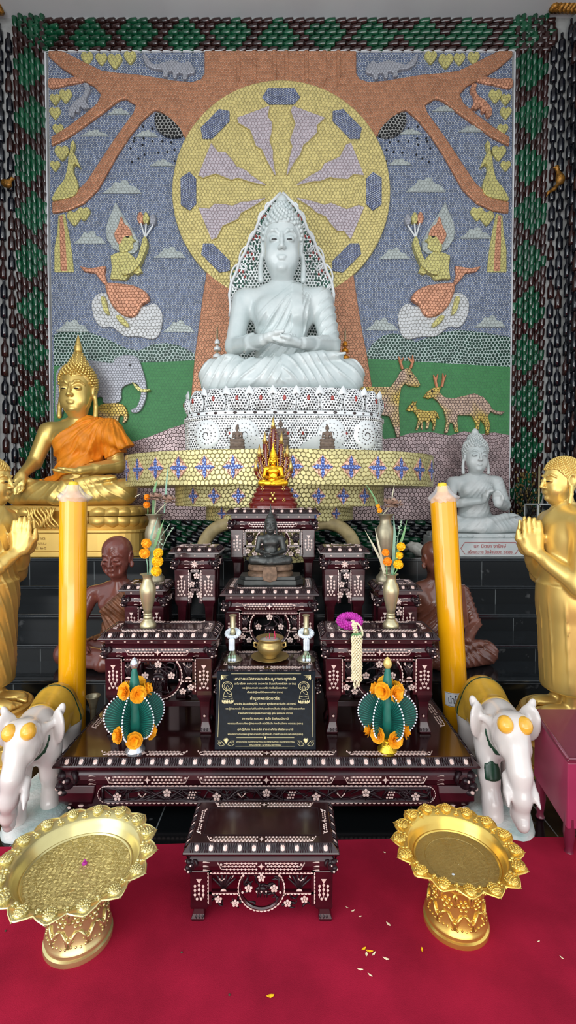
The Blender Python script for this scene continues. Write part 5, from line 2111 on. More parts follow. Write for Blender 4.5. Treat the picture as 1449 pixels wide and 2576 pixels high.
def tendrils(mb, x0, x1, z0, z1, y, n, rr, k=1.0, Mx=None):
    for i in range(n):
        x, z = rr.uniform(x0, x1), rr.uniform(z0, z1)
        a = rr.uniform(0, 2 * PI)
        c = rr.choice((-1, 1)) * rr.uniform(.25, .6)
        pts = []
        st = (x1 - x0 + z1 - z0) * .045
        for j in range(7):
            pts.append((min(max(x, x0), x1), y + .004 * math.sin(j), min(max(z, z0), z1)))
            x += st * math.cos(a)
            z += st * math.sin(a)
            a += c
        mb.tube(pts, [.0028 * k, .005 * k, .0065 * k, .0065 * k, .005 * k, .0035 * k, .0018 * k], 5, M=Mx, flat=.8)


def fan_plant(mb, x, z, w, h, y, k=1.0, Mx=None):
    for a in (-1.0, -.55, -.15, .25, .65, 1.05):
        dx, dz = math.sin(a) * w * .5, math.cos(a * .75) * h
        mb.tube([(x, y, z), (x + dx * .35, y - .003, z + dz * .45), (x + dx * .8, y, z + dz * .8), (x + dx, y, z + dz * .95)], [.004 * k, .0075 * k, .006 * k, .002 * k], 5, M=Mx, flat=.7)


def altar_table(name, label, w, d, h, style='wide', ph=.2, k=1.0, loc=(0, 0, 0), seed=1, bigtop=False, group=None):
    rr = random.Random(seed)
    t = thing(name, label, 'table', loc, 0, group)
    Wd, Cv, Pl = M['wood'], M['wood_carved'], M['pearl']
    zl = h - .030 * k                                            # lip
    # top with a sloping carved edge
    mb = MB()
    i_ = .030 * k
    mb.add([(-w / 2, -d / 2, zl), (w / 2, -d / 2, zl), (w / 2, d / 2, zl), (-w / 2, d / 2, zl),
            (-w / 2 + i_, -d / 2 + i_, h), (w / 2 - i_, -d / 2 + i_, h), (w / 2 - i_, d / 2 - i_, h), (-w / 2 + i_, d / 2 - i_, h)],
           [(3, 2, 1, 0), (4, 5, 6, 7), (0, 1, 5, 4), (1, 2, 6, 5), (2, 3, 7, 6), (3, 0, 4, 7)])
    mb.box((0, 0, zl - .005 * k), (w, d, .010 * k))
    top = mb.build('tabletop', M['wood_top'], t, bevel=.003 * k)
    car, prl = MB(), MB()
    # slope matrices: front, left, right
    sl = math.sqrt(2) * i_
    for ang, half, dist in ((0, w / 2, d / 2), (PI / 2, d / 2, w / 2), (-PI / 2, d / 2, w / 2)):
        Mx = Matrix.Rotation(ang, 4, 'Z') @ Matrix.Translation((0, -dist, zl)) @ Matrix.Rotation(-PI / 4, 4, 'X')
        n = max(3, int(2 * half / (.066 * k)))
        stp = 2 * (half - i_) / n
        for j in range(n):
            x = -half + i_ + (j + .5) * stp
            q = .0085 * k
            pts = [(x - q, 0, sl * .28), (x - q * 1.1, 0, sl * .62), (x - q * .4, 0, sl * .82), (x, 0, sl * .70), (x + q * .4, 0, sl * .82), (x + q * 1.1, 0, sl * .62), (x + q, 0, sl * .28), (x, 0, sl * .22)]
            vs = [(a, -.001, b) for a, _, b in pts]
            prl.add(vs + [(x, -.004 * k, sl * .5)], [(m_, (m_ + 1) % 8, 8) for m_ in range(8)][::1], M=Mx)
            prl.f[-8:] = [f[::-1] for f in prl.f[-8:]]
            for e in (-1, 1):
                for s in range(2):
                    xx = x + e * (q * 1.9 + s * q * 1.15)
                    car.tube([(xx, -.001, sl * .1), (xx + e * q * .25, -.004 * k, sl * .5), (xx - e * q * .1, -.001, sl * .95)], [.002 * k, .004 * k, .002 * k], 5, M=Mx)
    car.build('carved_edge', Cv, top, smooth=True)
    # inlay on the upper face
    Mt = Matrix.Translation((0, 0, h)) @ RX
    fw = .052 * k
    if style == 'long':
        for x0, x1 in ((-w / 2 + .20, -w / 6 - .05), (-w / 6 + .0, w / 6 - .0), (w / 6 + .05, w / 2 - .20)):
            grape_rows(prl, x0, x1, -d / 2 + .062, 1.0, Mx=Mt)
        for sx in (-1, 1):
            Ms = Matrix.Translation((0, 0, h)) @ Matrix.Rotation(sx * PI / 2, 4, 'Z') @ RX
            grape_rows(prl, -.30, -.02, -(w / 2 - .065), 1.0, Mx=Ms)
            grape_rows(prl, .04, .32, -(w / 2 - .065), 1.0, Mx=Ms)
        fr = MB()
    else:
        fr = MB()
        xi, yi = w / 2 - i_ - fw, d / 2 - i_ - fw * .92
        for a in (-1, 1):
            fr.box((0, a * yi, h + .0008), (2 * xi, .003 * k, .0022))
            fr.box((a * xi, 0, h + .0008), (.003 * k, 2 * yi, .0022))
        fr.build('panel_moulding', Cv if not bigtop else M['brass_dull'] if False else Cv, top)
        for a in (-1, 1):
            grape_rows(prl, -xi * .92, xi * .92, a * (yi + fw * .5), k * .95, Mx=Mt)
            Ms = Matrix.Translation((0, 0, h)) @ Matrix.Rotation(a * PI / 2, 4, 'Z') @ RX
            grape_rows(prl, -yi * .9, yi * .9, -(xi + fw * .5), k * .8, Mx=Ms, rows=2)
    prl.build('pearl_inlay', Pl, top)
    # strip with round dots
    z1, z2 = zl - .010 * k, zl - .034 * k
    wa, da = w - .06 * k, d - .06 * k
    mb = MB().box((0, 0, (z1 + z2) / 2), (wa, da, z1 - z2))
    st = mb.build('dotted_strip', Wd, t, bevel=.002 * k)
    prl = MB()
    n = max(3, int(wa / (.062 * k)))
    for j in range(n):
        prl.dot(-wa / 2 + (j + .5) * wa / n, (z1 + z2) / 2, .0058 * k, -da / 2)
    for sx in (-1, 1):
        Mx = Matrix.Rotation(sx * PI / 2, 4, 'Z')
        for j in range(max(2, int(da / .08))):
            m_ = max(2, int(da / .08))
            prl.dot(-da / 2 + (j + .5) * da / m_, (z1 + z2) / 2, .0058 * k, -wa / 2, M=Mx)
    prl.build('pearl_inlay', Pl, st)
    # apron, gently bulging
    z3 = z2 - .072 * k
    wb, db = w - .05 * k, d - .05 * k
    mb = MB()
    prof = [(-.012 * k, z2), (.004 * k, z2 - .018 * k), (.008 * k, z2 - .038 * k), (.002 * k, z2 - .060 * k), (-.010 * k, z3)]
    rings = [[(-wb / 2 - o, -db / 2 - o, z), (wb / 2 + o, -db / 2 - o, z), (wb / 2 + o, db / 2 + o, z), (-wb / 2 - o, db / 2 + o, z)] for o, z in prof]
    vs = [p for r in rings for p in r]
    fs = [(j * 4 + i, (j + 1) * 4 + i, (j + 1) * 4 + (i + 1) % 4, j * 4 + (i + 1) % 4) for j in range(len(rings) - 1) for i in range(4)]
    mb.add(vs, fs + [(0, 1, 2, 3), (len(vs) - 1, len(vs) - 2, len(vs) - 3, len(vs) - 4)])
    ap_ = mb.build('apron', Wd, t)
    yf = -db / 2 - .008 * k
    zm = z2 - .038 * k
    prl = MB()
    lw = .085 * k if style != 'long' else .16
    if style == 'narrow':
        for a in range(8):
            ca, sa = math.cos(a * PI / 4), math.sin(a * PI / 4)
            prl.tube([(0, yf, zm), (.016 * k * ca, yf - .001, zm + .016 * k * sa), (.024 * k * ca, yf, zm + .024 * k * sa)], [.003 * k, .005 * k, .001], 5)
    elif style == 'wide':
        grape_rows(prl, -wb * .30, wb * .30, zm, k, yf)
    else:
        for x0, x1 in ((-w / 2 + .24, -w / 6 - .03), (-w / 6 + .01, w / 6 - .01), (w / 6 + .03, w / 2 - .24)):
            grape_rows(prl, x0, x1, zm, 1.05, yf)
    for sx in (-1, 1):                                            # three pearl claws beside each corner head
        for j in range(3):
            zz = zm + (.019 - .019 * j) * k
            x = sx * (wb / 2 - lw * .95)
            prl.tube([(x - sx * .016 * k, yf + .002, zz - .003 * k), (x, yf - .001, zz + .002 * k), (x + sx * .014 * k, yf, zz + .001 * k)], [.0012 * k, .0035 * k, .005 * k], 5, flat=.5)
    for sx in (-1, 1):
        Ms = Matrix.Rotation(sx * PI / 2, 4, 'Z')
        grape_rows(prl, -db * .28, db * .28, zm, k * .9, -wb / 2 - .008 * k, Mx=Ms)
    prl.build('pearl_inlay', Pl, ap_)
    # carved lion heads at the four corners
    for sx in (-1, 1):
        for sy in (-1, 1):
            cx, cy = sx * (wb / 2 - .012 * k), sy * (db / 2 - .012 * k)
            kk = k * (.80 if style != 'long' else 1.45)
            cz = zm + (.0 if style != 'long' else -.018)
            mb = MB()
            dx, dy = sx * .7071, sy * .7071
            if style == 'long':
                cx -= sx * .02
                cy -= sy * .02
            mb.ball((cx, cy, cz), (.032 * kk, .032 * kk, .036 * kk), 12, 8)
            mb.ball((cx + dx * .022 * kk, cy + dy * .022 * kk, cz + .020 * kk), (.018 * kk, .018 * kk, .016 * kk), 10, 6)      # brow
            mb.ball((cx + dx * .030 * kk, cy + dy * .030 * kk, cz - .010 * kk), (.016 * kk, .016 * kk, .012 * kk), 10, 6)      # snout
            mb.ball((cx + dx * .020 * kk, cy + dy * .020 * kk, cz - .032 * kk), (.020 * kk, .020 * kk, .012 * kk), 10, 6)      # jaw
            px_, py_ = -dy, dx
            for e in (-1, 1):
                mb.ball((cx + dx * .018 * kk + px_ * e * .024 * kk, cy + dy * .018 * kk + py_ * e * .024 * kk, cz + .010 * kk), .011 * kk, 8, 5)
                mb.tube([(cx + px_ * e * .02 * kk, cy + py_ * e * .02 * kk, cz + .026 * kk), (cx + px_ * e * .04 * kk, cy + py_ * e * .04 * kk, cz + .034 * kk), (cx + px_ * e * .05 * kk, cy + py_ * e * .05 * kk, cz + .015 * kk), (cx + px_ * e * .038 * kk, cy + py_ * e * .038 * kk, cz - .005 * kk)], [.008 * kk, .009 * kk, .007 * kk, .002 * kk], 6)
            ld = mb.build('lion_head', Cv, t, smooth=True)
            if sy < 0:
                prl = MB()
                for e in (-1, 1):
                    prl.ball((cx + dx * .028 * kk + px_ * e * .025 * kk, cy + dy * .028 * kk + py_ * e * .025 * kk, cz + .012 * kk), .005 * kk, 7, 5)
                    prl.ball((cx + dx * .036 * kk + px_ * e * .014 * kk, cy + dy * .036 * kk + py_ * e * .014 * kk, cz - .024 * kk), (.007 * kk, .007 * kk, .006 * kk), 7, 5)
                prl.build('pearl_inlay', Pl, ld, smooth=True)
    # pierced front panel
    half = wb / 2 - lw * .98
    zt, zb_ = z3 + .004 * k, z3 - ph
    yp = -db / 2 + .012 * k
    mb, prl, frm = MB(), MB(), MB()
    ft = .010 * k
    sr = .0078 * k
    if style == 'wide':
        R = ph * .56
        cz = zt - ph * .46
        sq = half - R * .98                                          # width of the side squares
        zs_ = zt - ph * .58
        frm.box((0, yp, zt - ft), (2 * half, .018 * k, 2 * ft))
        for sx in (-1, 1):
            frm.box((sx * (half - ft), yp, (zt + zb_ + .02 * k) / 2), (2 * ft, .018 * k, zt - zb_ - .02 * k))
            frm.box((sx * (half - sq / 2), yp, zs_), (sq, .018 * k, 1.3 * ft))
            fan_plant(mb, sx * (half - sq * .5), zs_ + ft, sq * .85, ph * .44, yp, k)
            half_disc(prl, sx * (half - sq * .5), zs_ + ft * 1.2, .014 * k, 1, 0, yp - .012 * k)
            for e in (-1, 1):
                prl.tube([(sx * (half - sq * .45), yp - .009 * k, zt - ph * .26), (sx * (half - sq * .45) + e * .012 * k, yp - .010 * k, zt - ph * .20)], [.002 * k, .0055 * k], 5, flat=.5)
            prl.tube([(sx * (half - sq * .75), yp - .009 * k, zt - ph * .2), (sx * (half - sq * .8), yp - .010 * k, zt - ph * .13)], [.002 * k, .0055 * k], 5, flat=.5)
            flower(prl, sx * (half - sq * .34), zs_ - ph * .16, .019 * k, yp - .011 * k)
            flower(prl, sx * (half - sq * .86), zs_ - ph * .26, .019 * k, yp - .011 * k)
            tendrils(mb, *sorted((sx * (half - ft * 2), sx * (half - sq * 1.02))), zs_ - ph * .40, zs_ - ft, yp, 9, rr, k)
            scallops(prl, *([(-half + ft * .7, zb_ + .03 * k), (-half + ft * .7, zt - .004 * k)] if sx < 0 else [(half - ft * .7, zt - .004 * k), (half - ft * .7, zb_ + .03 * k)]), sr, yp - .0095 * k)
            a_, b_ = sorted((sx * (half - ft * 2), sx * (half - sq)))
            scallops(prl, (b_, zs_), (a_, zs_), sr, yp - .0095 * k)
            prl.dot(sx * (half - sq * 1.08), zs_ + ph * .02, .0058 * k, yp - .0095 * k)
            prl.dot(sx * R * .82, zt - ft * 2.2, .0058 * k, yp - .0095 * k)
        scallops(prl, (half - ft, zt - ft * 1.1), (-half + ft, zt - ft * 1.1), -sr, yp - .0095 * k) if False else scallops(prl, (-half + ft, zt - ft * 1.3), (half - ft, zt - ft * 1.3), sr, yp - .0095 * k)
        arc = [(R * math.cos(a), cz + R * math.sin(a)) for a in [PI * (.80 + .0) + (PI * 1.40) * j / 30 for j in range(31)]]
        frm.tube([(x, yp, z) for x, z in arc], .0085 * k, 6)
        nn = int(PI * 1.40 * R / (2.1 * sr))
        for j in range(nn):
            a = PI * .80 + PI * 1.40 * (j + .5) / nn
            x, z = (R + .002) * math.cos(a), cz + (R + .002) * math.sin(a)
            half_disc(prl, x, z, sr, math.sin(a), -math.cos(a), yp - .0095 * k)
        flower(prl, 0, cz + R * .52, .020 * k, yp - .012 * k)
        flower(prl, -R * .58, cz + R * .02, .020 * k, yp - .012 * k)
        flower(prl, R * .58, cz + R * .02, .020 * k, yp - .012 * k)
        for j in (-1, 0, 1):
            prl.dot(j * .022 * k, cz - R * .12, .0045 * k, yp - .012 * k)
        # little deer carved in the middle of the roundel, with scrolls
        mb.ball((0, yp, cz - R * .12), (R * .30, .008 * k, R * .15), 12, 6)
        mb.tube([(R * .25, yp, cz - R * .08), (R * .36, yp, cz + R * .10), (R * .46, yp, cz + R * .12)], [.008 * k, .006 * k, .005 * k], 6)
        for lx in (-.2, -.08, .1, .22):
            mb.tube([(R * lx, yp, cz - R * .2), (R * (lx + .03), yp, cz - R * .48)], [.005 * k, .003 * k], 5)
        tendrils(mb, -R * .8, R * .8, cz - R * .75, cz + R * .75, yp, 20, rr, k)
    elif style == 'narrow':
        zs_ = zt - ph * .62
        for zz in (zt - ft,):
            frm.box((0, yp, zz), (2 * half, .016 * k, 2 * ft))
        frm.box((0, yp, zs_), (2 * half, .016 * k, 1.4 * ft))
        for sx in (-1, 1):
            frm.box((sx * (half - ft), yp, (zt + zb_) / 2), (2 * ft, .016 * k, zt - zb_))
            pl = spline([(sx * half, zs_ - ft), (sx * half * .15, zs_ - ft), (sx * half * .25, zs_ - ph * .12), (sx * half * .55, zs_ - ph * .22), (sx * half * .75, zb_ + .0), (sx * half, zb_)], 2)
            frm.prism([(x, z) for x, z in pl], yp - .004 * k, yp + .006 * k)
            flower(prl, sx * half * .62, zs_ - ph * .15, .020 * k, yp - .0095 * k)
            scallops(prl, *([(-half + ft * .7, zb_ + .01 * k), (-half + ft * .7, zt - .004 * k)] if sx < 0 else [(half - ft * .7, zt - .004 * k), (half - ft * .7, zb_ + .01 * k)]), sr, yp - .009 * k)
        scallops(prl, (-half + ft, zt - ft * 1.3), (half - ft, zt - ft * 1.3), sr, yp - .009 * k)
        scallops(prl, (half - ft, zs_ + ft * .2), (-half + ft, zs_ + ft * .2), sr, yp - .009 * k)
        tendrils(mb, -half + 2 * ft, half - 2 * ft, zs_ + ft, zt - 2 * ft, yp, 14, rr, k)
        flower(prl, half * .25, zt - ph * .20, .021 * k, yp - .011 * k)
        flower(prl, -half * .42, zt - ph * .46, .019 * k, yp - .011 * k)
        for j in (-1, 0, 1):
            prl.dot(.012 * k + j * .017 * k, zt - ph * .40, .0045 * k, yp - .011 * k)
    else:
        # long rounded slot
        hh = .036
        zc = z3 - .040
        xs = half - .02
        frm.box((0, yp + .004, zc - .002), (2 * half + .06, .014, .115))
        ol = [(xs - hh + hh * math.cos(a), zc + hh * math.sin(a)) for a in [-PI / 2 + PI * j / 10 for j in range(11)]] + [(-xs + hh + hh * math.cos(a), zc + hh * math.sin(a)) for a in [PI / 2 + PI * j / 10 for j in range(11)]]
        frm.tube([(x, yp - .006, z) for x, z in ol + ol[:1]], .007, 6)
        nn = 100
        per = [ol[0]]
        for j in range(len(ol)):
            a, b = ol[j], ol[(j + 1) % len(ol)]
            L = math.dist(a, b)
            m_ = max(1, round(L / .0215))
            for q in range(m_):
                t_ = (q + .5) / m_
                half_disc(prl, a[0] + (b[0] - a[0]) * t_, a[1] + (b[1] - a[1]) * t_, .0098 * min(1, L / m_ / .02), -(b[0] - a[0]) / L, -(b[1] - a[1]) / L, yp - .0105)
        tendrils(mb, -xs + .02, xs - .02, zc - hh * .75, zc + hh * .75, yp - .008, 120, rr, 1.1)
        for j in range(13):
            x = -xs + .09 + j * (2 * xs - .18) / 12
            q = j % 4
            if q in (0, 2):
                flower(prl, x, zc + (.010 if q else -.008), .021, yp - .016)
            elif q == 1:
                for e in (-1, 1):
                    prl.tube([(x, yp - .014, zc - .012), (x + e * .018, yp - .014, zc + .008)], [.002, .006], 5, flat=.5)
            else:
                for a in range(3):
                    for b in range(3):
                        prl.dot(x + (a - 1) * .012 + (b - 1) * .005, zc + (b - 1) * .013, .005, yp - .014)
    pn = frm.build('pierced_panel', Wd, t, smooth='auto')
    mb.build('carved_scrolls', Cv, pn, smooth=True)
    prl.build('pearl_inlay', Pl, pn)
    # side and back rails
    mb = MB()
    for sx in (-1, 1):
        mb.box((sx * (wb / 2 - .02 * k), 0, z3 - ph * .35), (.014 * k, db - lw, ph * .7))
    mb.box((0, db / 2 - .02 * k, z3 - ph * .35), (wb - lw, .014 * k, ph * .7)) if style == 'long' else None
    mb.build('side_rail', Wd, t, bevel=.002)
    # legs: square knee, carved lower leg and foot
    zk = z3 - ph * (.92 if style != 'long' else .62)
    for sx in (-1, 1):
        for sy in (-1, 1):
            mb = MB()
            lx = sx * (wb / 2 - lw / 2 - .002)
            ld_ = min(lw, .42 * db)
            ly = sy * (db / 2 - ld_ / 2 - .002)
            if style != 'long':
                sec = [(1.0, z3 + .002 * k, 0), (.96, z3 - .03 * k, .0), (.92, zk + .02 * k, .0), (.96, zk, .0), (.86, zk - .014 * k, .0), (.62, zk - .04 * k, -.004), (.52, max(.06 * k, zk - .12 * k), -.006), (.50, .055 * k, -.004), (.62, .03 * k, .0), (.72, .012 * k, .004), (.66, 0, .004)]
                sec = [s for i, s in enumerate(sec) if s[1] > .05 * k or i >= 7]
            else:
                sec = [(1.0, z3 + .002, 0), (1.04, z3 - .03, .006), (.98, z3 - .07, .010), (.74, .055, -.008), (.62, .030, -.024), (.60, .012, -.026), (.66, 0, -.022)]
            vs = []
            for f_, z, o in sec:
                a, b = lw * f_ / 2, ld_ * f_ / 2
                ox, oy = lx + sx * (o * k + (lw / 2 - a) * .35), ly + sy * (o * k + (ld_ / 2 - b) * .35)
                vs += [(ox - a, oy - b, z), (ox + a, oy - b, z), (ox + a, oy + b, z), (ox - a, oy + b, z)]
            m_ = len(sec)
            fs = [(j * 4 + i, (j + 1) * 4 + i, (j + 1) * 4 + (i + 1) % 4, j * 4 + (i + 1) % 4) for j in range(m_ - 1) for i in range(4)] + [(0, 1, 2, 3), (m_ * 4 - 1, m_ * 4 - 2, m_ * 4 - 3, m_ * 4 - 4)]
            mb.add(vs, fs)
            lg = mb.build('leg', Wd, t, bevel=.004 * k)
            prl, cl = MB(), MB()
            if style != 'long':
                for j in (-1, 0, 1):
                    cl.ball((lx + j * lw * .17, ly - ld_ * .30, .016 * k), (.010 * k, .014 * k, .015 * k), 8, 6)
                cl.build('carved_claw', Cv, lg, smooth=True)
            if sy < 0:
                y0 = ly - ld_ * .482
                if style != 'long':
                    z0 = z3 - .035 * k
                    L = z0 - zk - .01 * k
                    prl.add([(lx - .013 * k, y0 - .001, z0), (lx, y0 - .001, z0 - .022 * k), (lx + .013 * k, y0 - .001, z0)], [(0, 1, 2)])
                    nr = max(2, int((L - .03 * k) / (.021 * k)))
                    for j in range(nr):
                        zz = z0 - .030 * k - j * .021 * k
                        for e in ((-1, 0, 1) if j % 4 != 3 else (-.5, .5)):
                            prl.dot(lx + e * .019 * k, zz - abs(e) * .004 * k, .0068 * k, y0, seg=7)
                            if j < nr - 1:
                                prl.box((lx + e * .019 * k, y0 - .0004, zz - .011 * k), (.0022 * k, .0008, .014 * k))
                    zq = (zk - .03 * k) * .52
                    if zq > .09 * k:
                        for a in range(4):
                            prl.dot(lx + .011 * k * math.cos(a * PI / 2), zq + .011 * k * math.sin(a * PI / 2), .0078 * k, ly - ld_ * .285 - .008 * k, seg=7)
                    else:
                        prl.dot(lx, zq, .0065 * k, ly - ld_ * .285 - .006 * k, seg=7)
                else:
                    for e, z, r in ((-.03, .075, .016), (.005, .062, .014), (-.05, .05, .010), (.03, .08, .008)):
                        prl.dot(lx - sx * e, z, r, ly - ld_ * .40, seg=6, rz=r * .8)
                prl.build('pearl_inlay', Pl, lg)
    # low stretcher at the back
    if style != 'long':
        MB().box((0, db / 2 - lw * .5, zk * .42), (wb - lw, .02 * k, .03 * k)).build('stretcher', Wd, t, bevel=.002)
    return t


BASE_Z = .300
altar_table('long_low_table', 'long low dark table inlaid with pearl that carries all the other altar tables', 1.97, 1.24, BASE_Z, 'long', .075, 1.0, (-.10, 2.74, 0), 3)
tb = 'pearl-inlaid altar tables'
altar_table('altar_table', 'dark inlaid altar table at front left carrying a brass flower vase', .60, .27, .527, 'wide', .205, 1.0, (-.658, 2.465, BASE_Z), 5, group=tb)
altar_table('altar_table', 'dark inlaid altar table at front right with the purple garland on it', .60, .27, .527, 'wide', .205, 1.0, (.463, 2.465, BASE_Z), 6, group=tb)
altar_table('altar_table', 'lowest middle inlaid table holding the brass incense pot behind the plaque', .55, .34, .341, 'wide', .17, .95, (-.105, 2.49, BASE_Z), 7, group=tb)
altar_table('altar_table', 'middle inlaid table carrying the dark bronze Buddha', .575, .44, .678, 'wide', .20, 1.0, (-.107, 2.905, BASE_Z), 8, group=tb)
altar_table('altar_table', 'highest inlaid table carrying the gold Buddha under the serpent hood', .63, .34, 1.433 - .32, 'wide', .20, 1.05, (-.103, 3.315, .32), 9, group=tb)
altar_table('altar_table', 'tall narrow inlaid stand left of the dark bronze Buddha', .30, .25, .913, 'narrow', .20, 1.0, (-.556, 2.885, BASE_Z), 10, group=tb)
altar_table('altar_table', 'tall narrow inlaid stand right of the dark bronze Buddha', .30, .25, .913, 'narrow', .20, 1.0, (.338, 2.885, BASE_Z), 11, group=tb)
altar_table('altar_table', 'narrow inlaid stand at far left under the rear vase with an orange flower', .28, .25, .704, 'narrow', .19, .95, (-.835, 2.80, BASE_Z), 12, group=tb)
altar_table('altar_table', 'narrow inlaid stand at far right under the rear vase with a dried lotus', .28, .25, .704, 'narrow', .19, .95, (.635, 2.80, BASE_Z), 13, group=tb)
altar_table('offering_stool', 'small low inlaid table standing alone on the red carpet', .545, .265, .285, 'wide', .138, .76, (-.0935, 1.722, .010), 14, bigtop=True)
# ------------------------------------------------------------ offerings and small things
def text_mesh(name, body, size, Mx, mt, parent, depth=.0008, width=None):
    cu = bpy.data.curves.new(name, 'FONT')
    cu.body = body
    cu.size = size
    cu.align_x = 'CENTER'
    cu.align_y = 'CENTER'
    cu.extrude = depth
    o = bpy.data.objects.new(name, cu)
    C.objects.link(o)
    dg = bpy.context.evaluated_depsgraph_get()
    me = bpy.data.meshes.new_from_object(o.evaluated_get(dg))
    bpy.data.objects.remove(o)
    if len(me.vertices):
        xs = [v.co.x for v in me.vertices]
        ys = [v.co.y for v in me.vertices]
        cx, wd_ = (max(xs) + min(xs)) / 2, max(xs) - min(xs)
        cy = 0
        k = (width / wd_) if width and wd_ > 0 else 1.0
        for v in me.vertices:
            v.co.x = (v.co.x - cx) * k
    me.transform(Mx)
    me.materials.clear()
    me.materials.append(mt)
    me.name = name
    q = bpy.data.objects.new(name, me)
    C.objects.link(q)
    q.parent = parent
    return q


FRONT = Matrix.Rotation(PI / 2, 4, 'X')                         # text plane turned upright, facing -y

# --- black prayer plaque leaning against the lowest middle table
pq = thing('prayer_plaque', 'black stone prayer plaque with gold Thai writing leaning on the middle table', 'plaque', (-.109, 2.212, BASE_Z))
LEAN = math.atan2(.085, .346)
PW, PH = .486, .357
PM = Matrix.Rotation(-LEAN, 4, 'X')
MB().box((0, .007, PH / 2), (PW, .014, PH), M=PM).build('stone_slab', M['granite_plaque'], pq, bevel=.002)
PT = PM @ Matrix.Translation((0, -.0004, 0)) @ FRONT
lines = [(150, .0195, 800, 'บทสวดนมัสการนอบน้อมบูชาพระพุทธเจ้า'), (212, .0125, 790, 'นะโม ตัสสะ ภะคะวะโต อะระหะโต สัมมาสัมพุทธัสสะ (๓ จบ)'), (267, .0105, 580, 'พระผู้มีพระภาคเจ้า พระองค์นั้น ซึ่งเป็นผู้ไกลจากกิเลส'),
         (321, .0105, 460, 'เป็นผู้ตรัสรู้ชอบได้ด้วยพระองค์เอง (กราบ)'), (400, .0185, 380, 'คำบูชาพระรัตนตรัย'), (470, .0130, 790, 'อะระหัง สัมมาสัมพุทโธ ภะคะวา พุทธัง ภะคะวันตัง อภิวาเทมิ'),
         (530, .0105, 1010, 'พระผู้มีพระภาคเจ้า เป็นพระอรหันต์ดับเพลิงกิเลสเพลิงทุกข์สิ้นเชิง ตรัสรู้ชอบได้ด้วยพระองค์เอง'), (586, .0105, 695, 'ข้าพเจ้าอภิวาทพระผู้มีพระภาคเจ้า ผู้รู้ ผู้ตื่น ผู้เบิกบาน (กราบ)'),
         (655, .0130, 590, 'สวากขาโต ภะคะวะตา ธัมโม ธัมมังนะมัสสามิ'), (715, .0105, 955, 'พระธรรมเป็นธรรมที่พระผู้มีพระภาคเจ้า ตรัสไว้ดีแล้ว ข้าพเจ้านมัสการ พระธรรม (กราบ)'),
         (787, .0130, 705, 'สุปะฏิปันโน ภะคะวะโต สาวะกะสังโฆ สังฆัง นะมามิ'), (847, .0105, 950, 'พระสงฆ์สาวกของพระผู้มีพระภาคเจ้า ปฏิบัติดีแล้ว ข้าพเจ้านอบน้อมพระสงฆ์ (กราบ)'),
         (940, .0080, 730, 'สร้างถวายโดย คณะศรัทธาญาติโยม คณะศรัทธาญาติโยม คณะศรัทธาญาติโยม'), (980, .0080, 400, 'คณะศรัทธา ญาติโยม ญาติโยม')]


def plq(x, y):                                                   # plaque zoom coordinates -> plaque plane
    t = (y - 62) / (1045 - 62)
    l, r = 103 + (58 - 103) * t, 1360 + (1372 - 1360) * t
    return ((x - (l + r) / 2) / (r - l) * PW, (1 - t) * PH)


for y, sz, wz, s in lines:
    X, Z = plq(718, y)
    text_mesh('gold_lettering', s, sz, PT @ Matrix.Translation((X, Z - .003, 0)), M['gold_letter'], pq, .0004, wz / 1275 * PW)
mb = MB()


def pt(x, y, o=-.0006):
    X, Z = plq(x, y)
    return PM @ Vector((X, o, Z))


for a, b in (((285, 92), (1180, 92)), ((140, 170), (105, 890)), ((1322, 170), (1330, 890)), ((330, 1003), (1100, 1003)), ((345, 897), (690, 897)), ((740, 897), (1090, 897))):
    mb.tube([pt(*a), pt(*b)], .0011, 5)
for k in range(10):
    a = 2 * PI * k / 10
    mb.tube([pt(717, 897), pt(717 + 16 * math.cos(a), 897 + 16 * math.sin(a))], .0012, 4)
for sx, cx in ((1, 210), (-1, 1240)):                            # lotus sprays in the lower corners
    for a in (-1.1, -.55, 0, .55, 1.1):
        mb.tube([pt(cx, 970), pt(cx + 26 * math.sin(a), 940 - 18 * math.cos(a)), pt(cx + 34 * math.sin(a), 925 - 26 * math.cos(a))], [.001, .0035, .0006], 5, flat=.3)
    for q in (-1, 1):
        mb.tube([pt(cx + q * 20, 985), pt(cx + q * 70, 1000), pt(cx + q * 105, 975), pt(cx + q * 95, 945), pt(cx + q * 70, 955), pt(cx + q * 80, 975)], .0012, 5)
        mb.tube([pt(cx + q * 25, 975), pt(cx + q * 70, 935), pt(cx + q * 110, 935)], .0011, 5)
for sx, cx in ((1, 190), (-1, 1270)):                            # leaf corners on top
    for k in range(6):
        a = PI * (.1 + .16 * k)
        mb.tube([pt(cx - sx * 30, 105), pt(cx + sx * (-30 + 50 * math.cos(a * .55)), 105 + 45 * math.sin(a * .55)), pt(cx + sx * (-30 + 90 * math.cos(a * .55)), 100 + 75 * math.sin(a * .55))], [.0012, .0036, .0006], 5, flat=.3)
mb.build('gold_border', M['gold_letter'], pq)
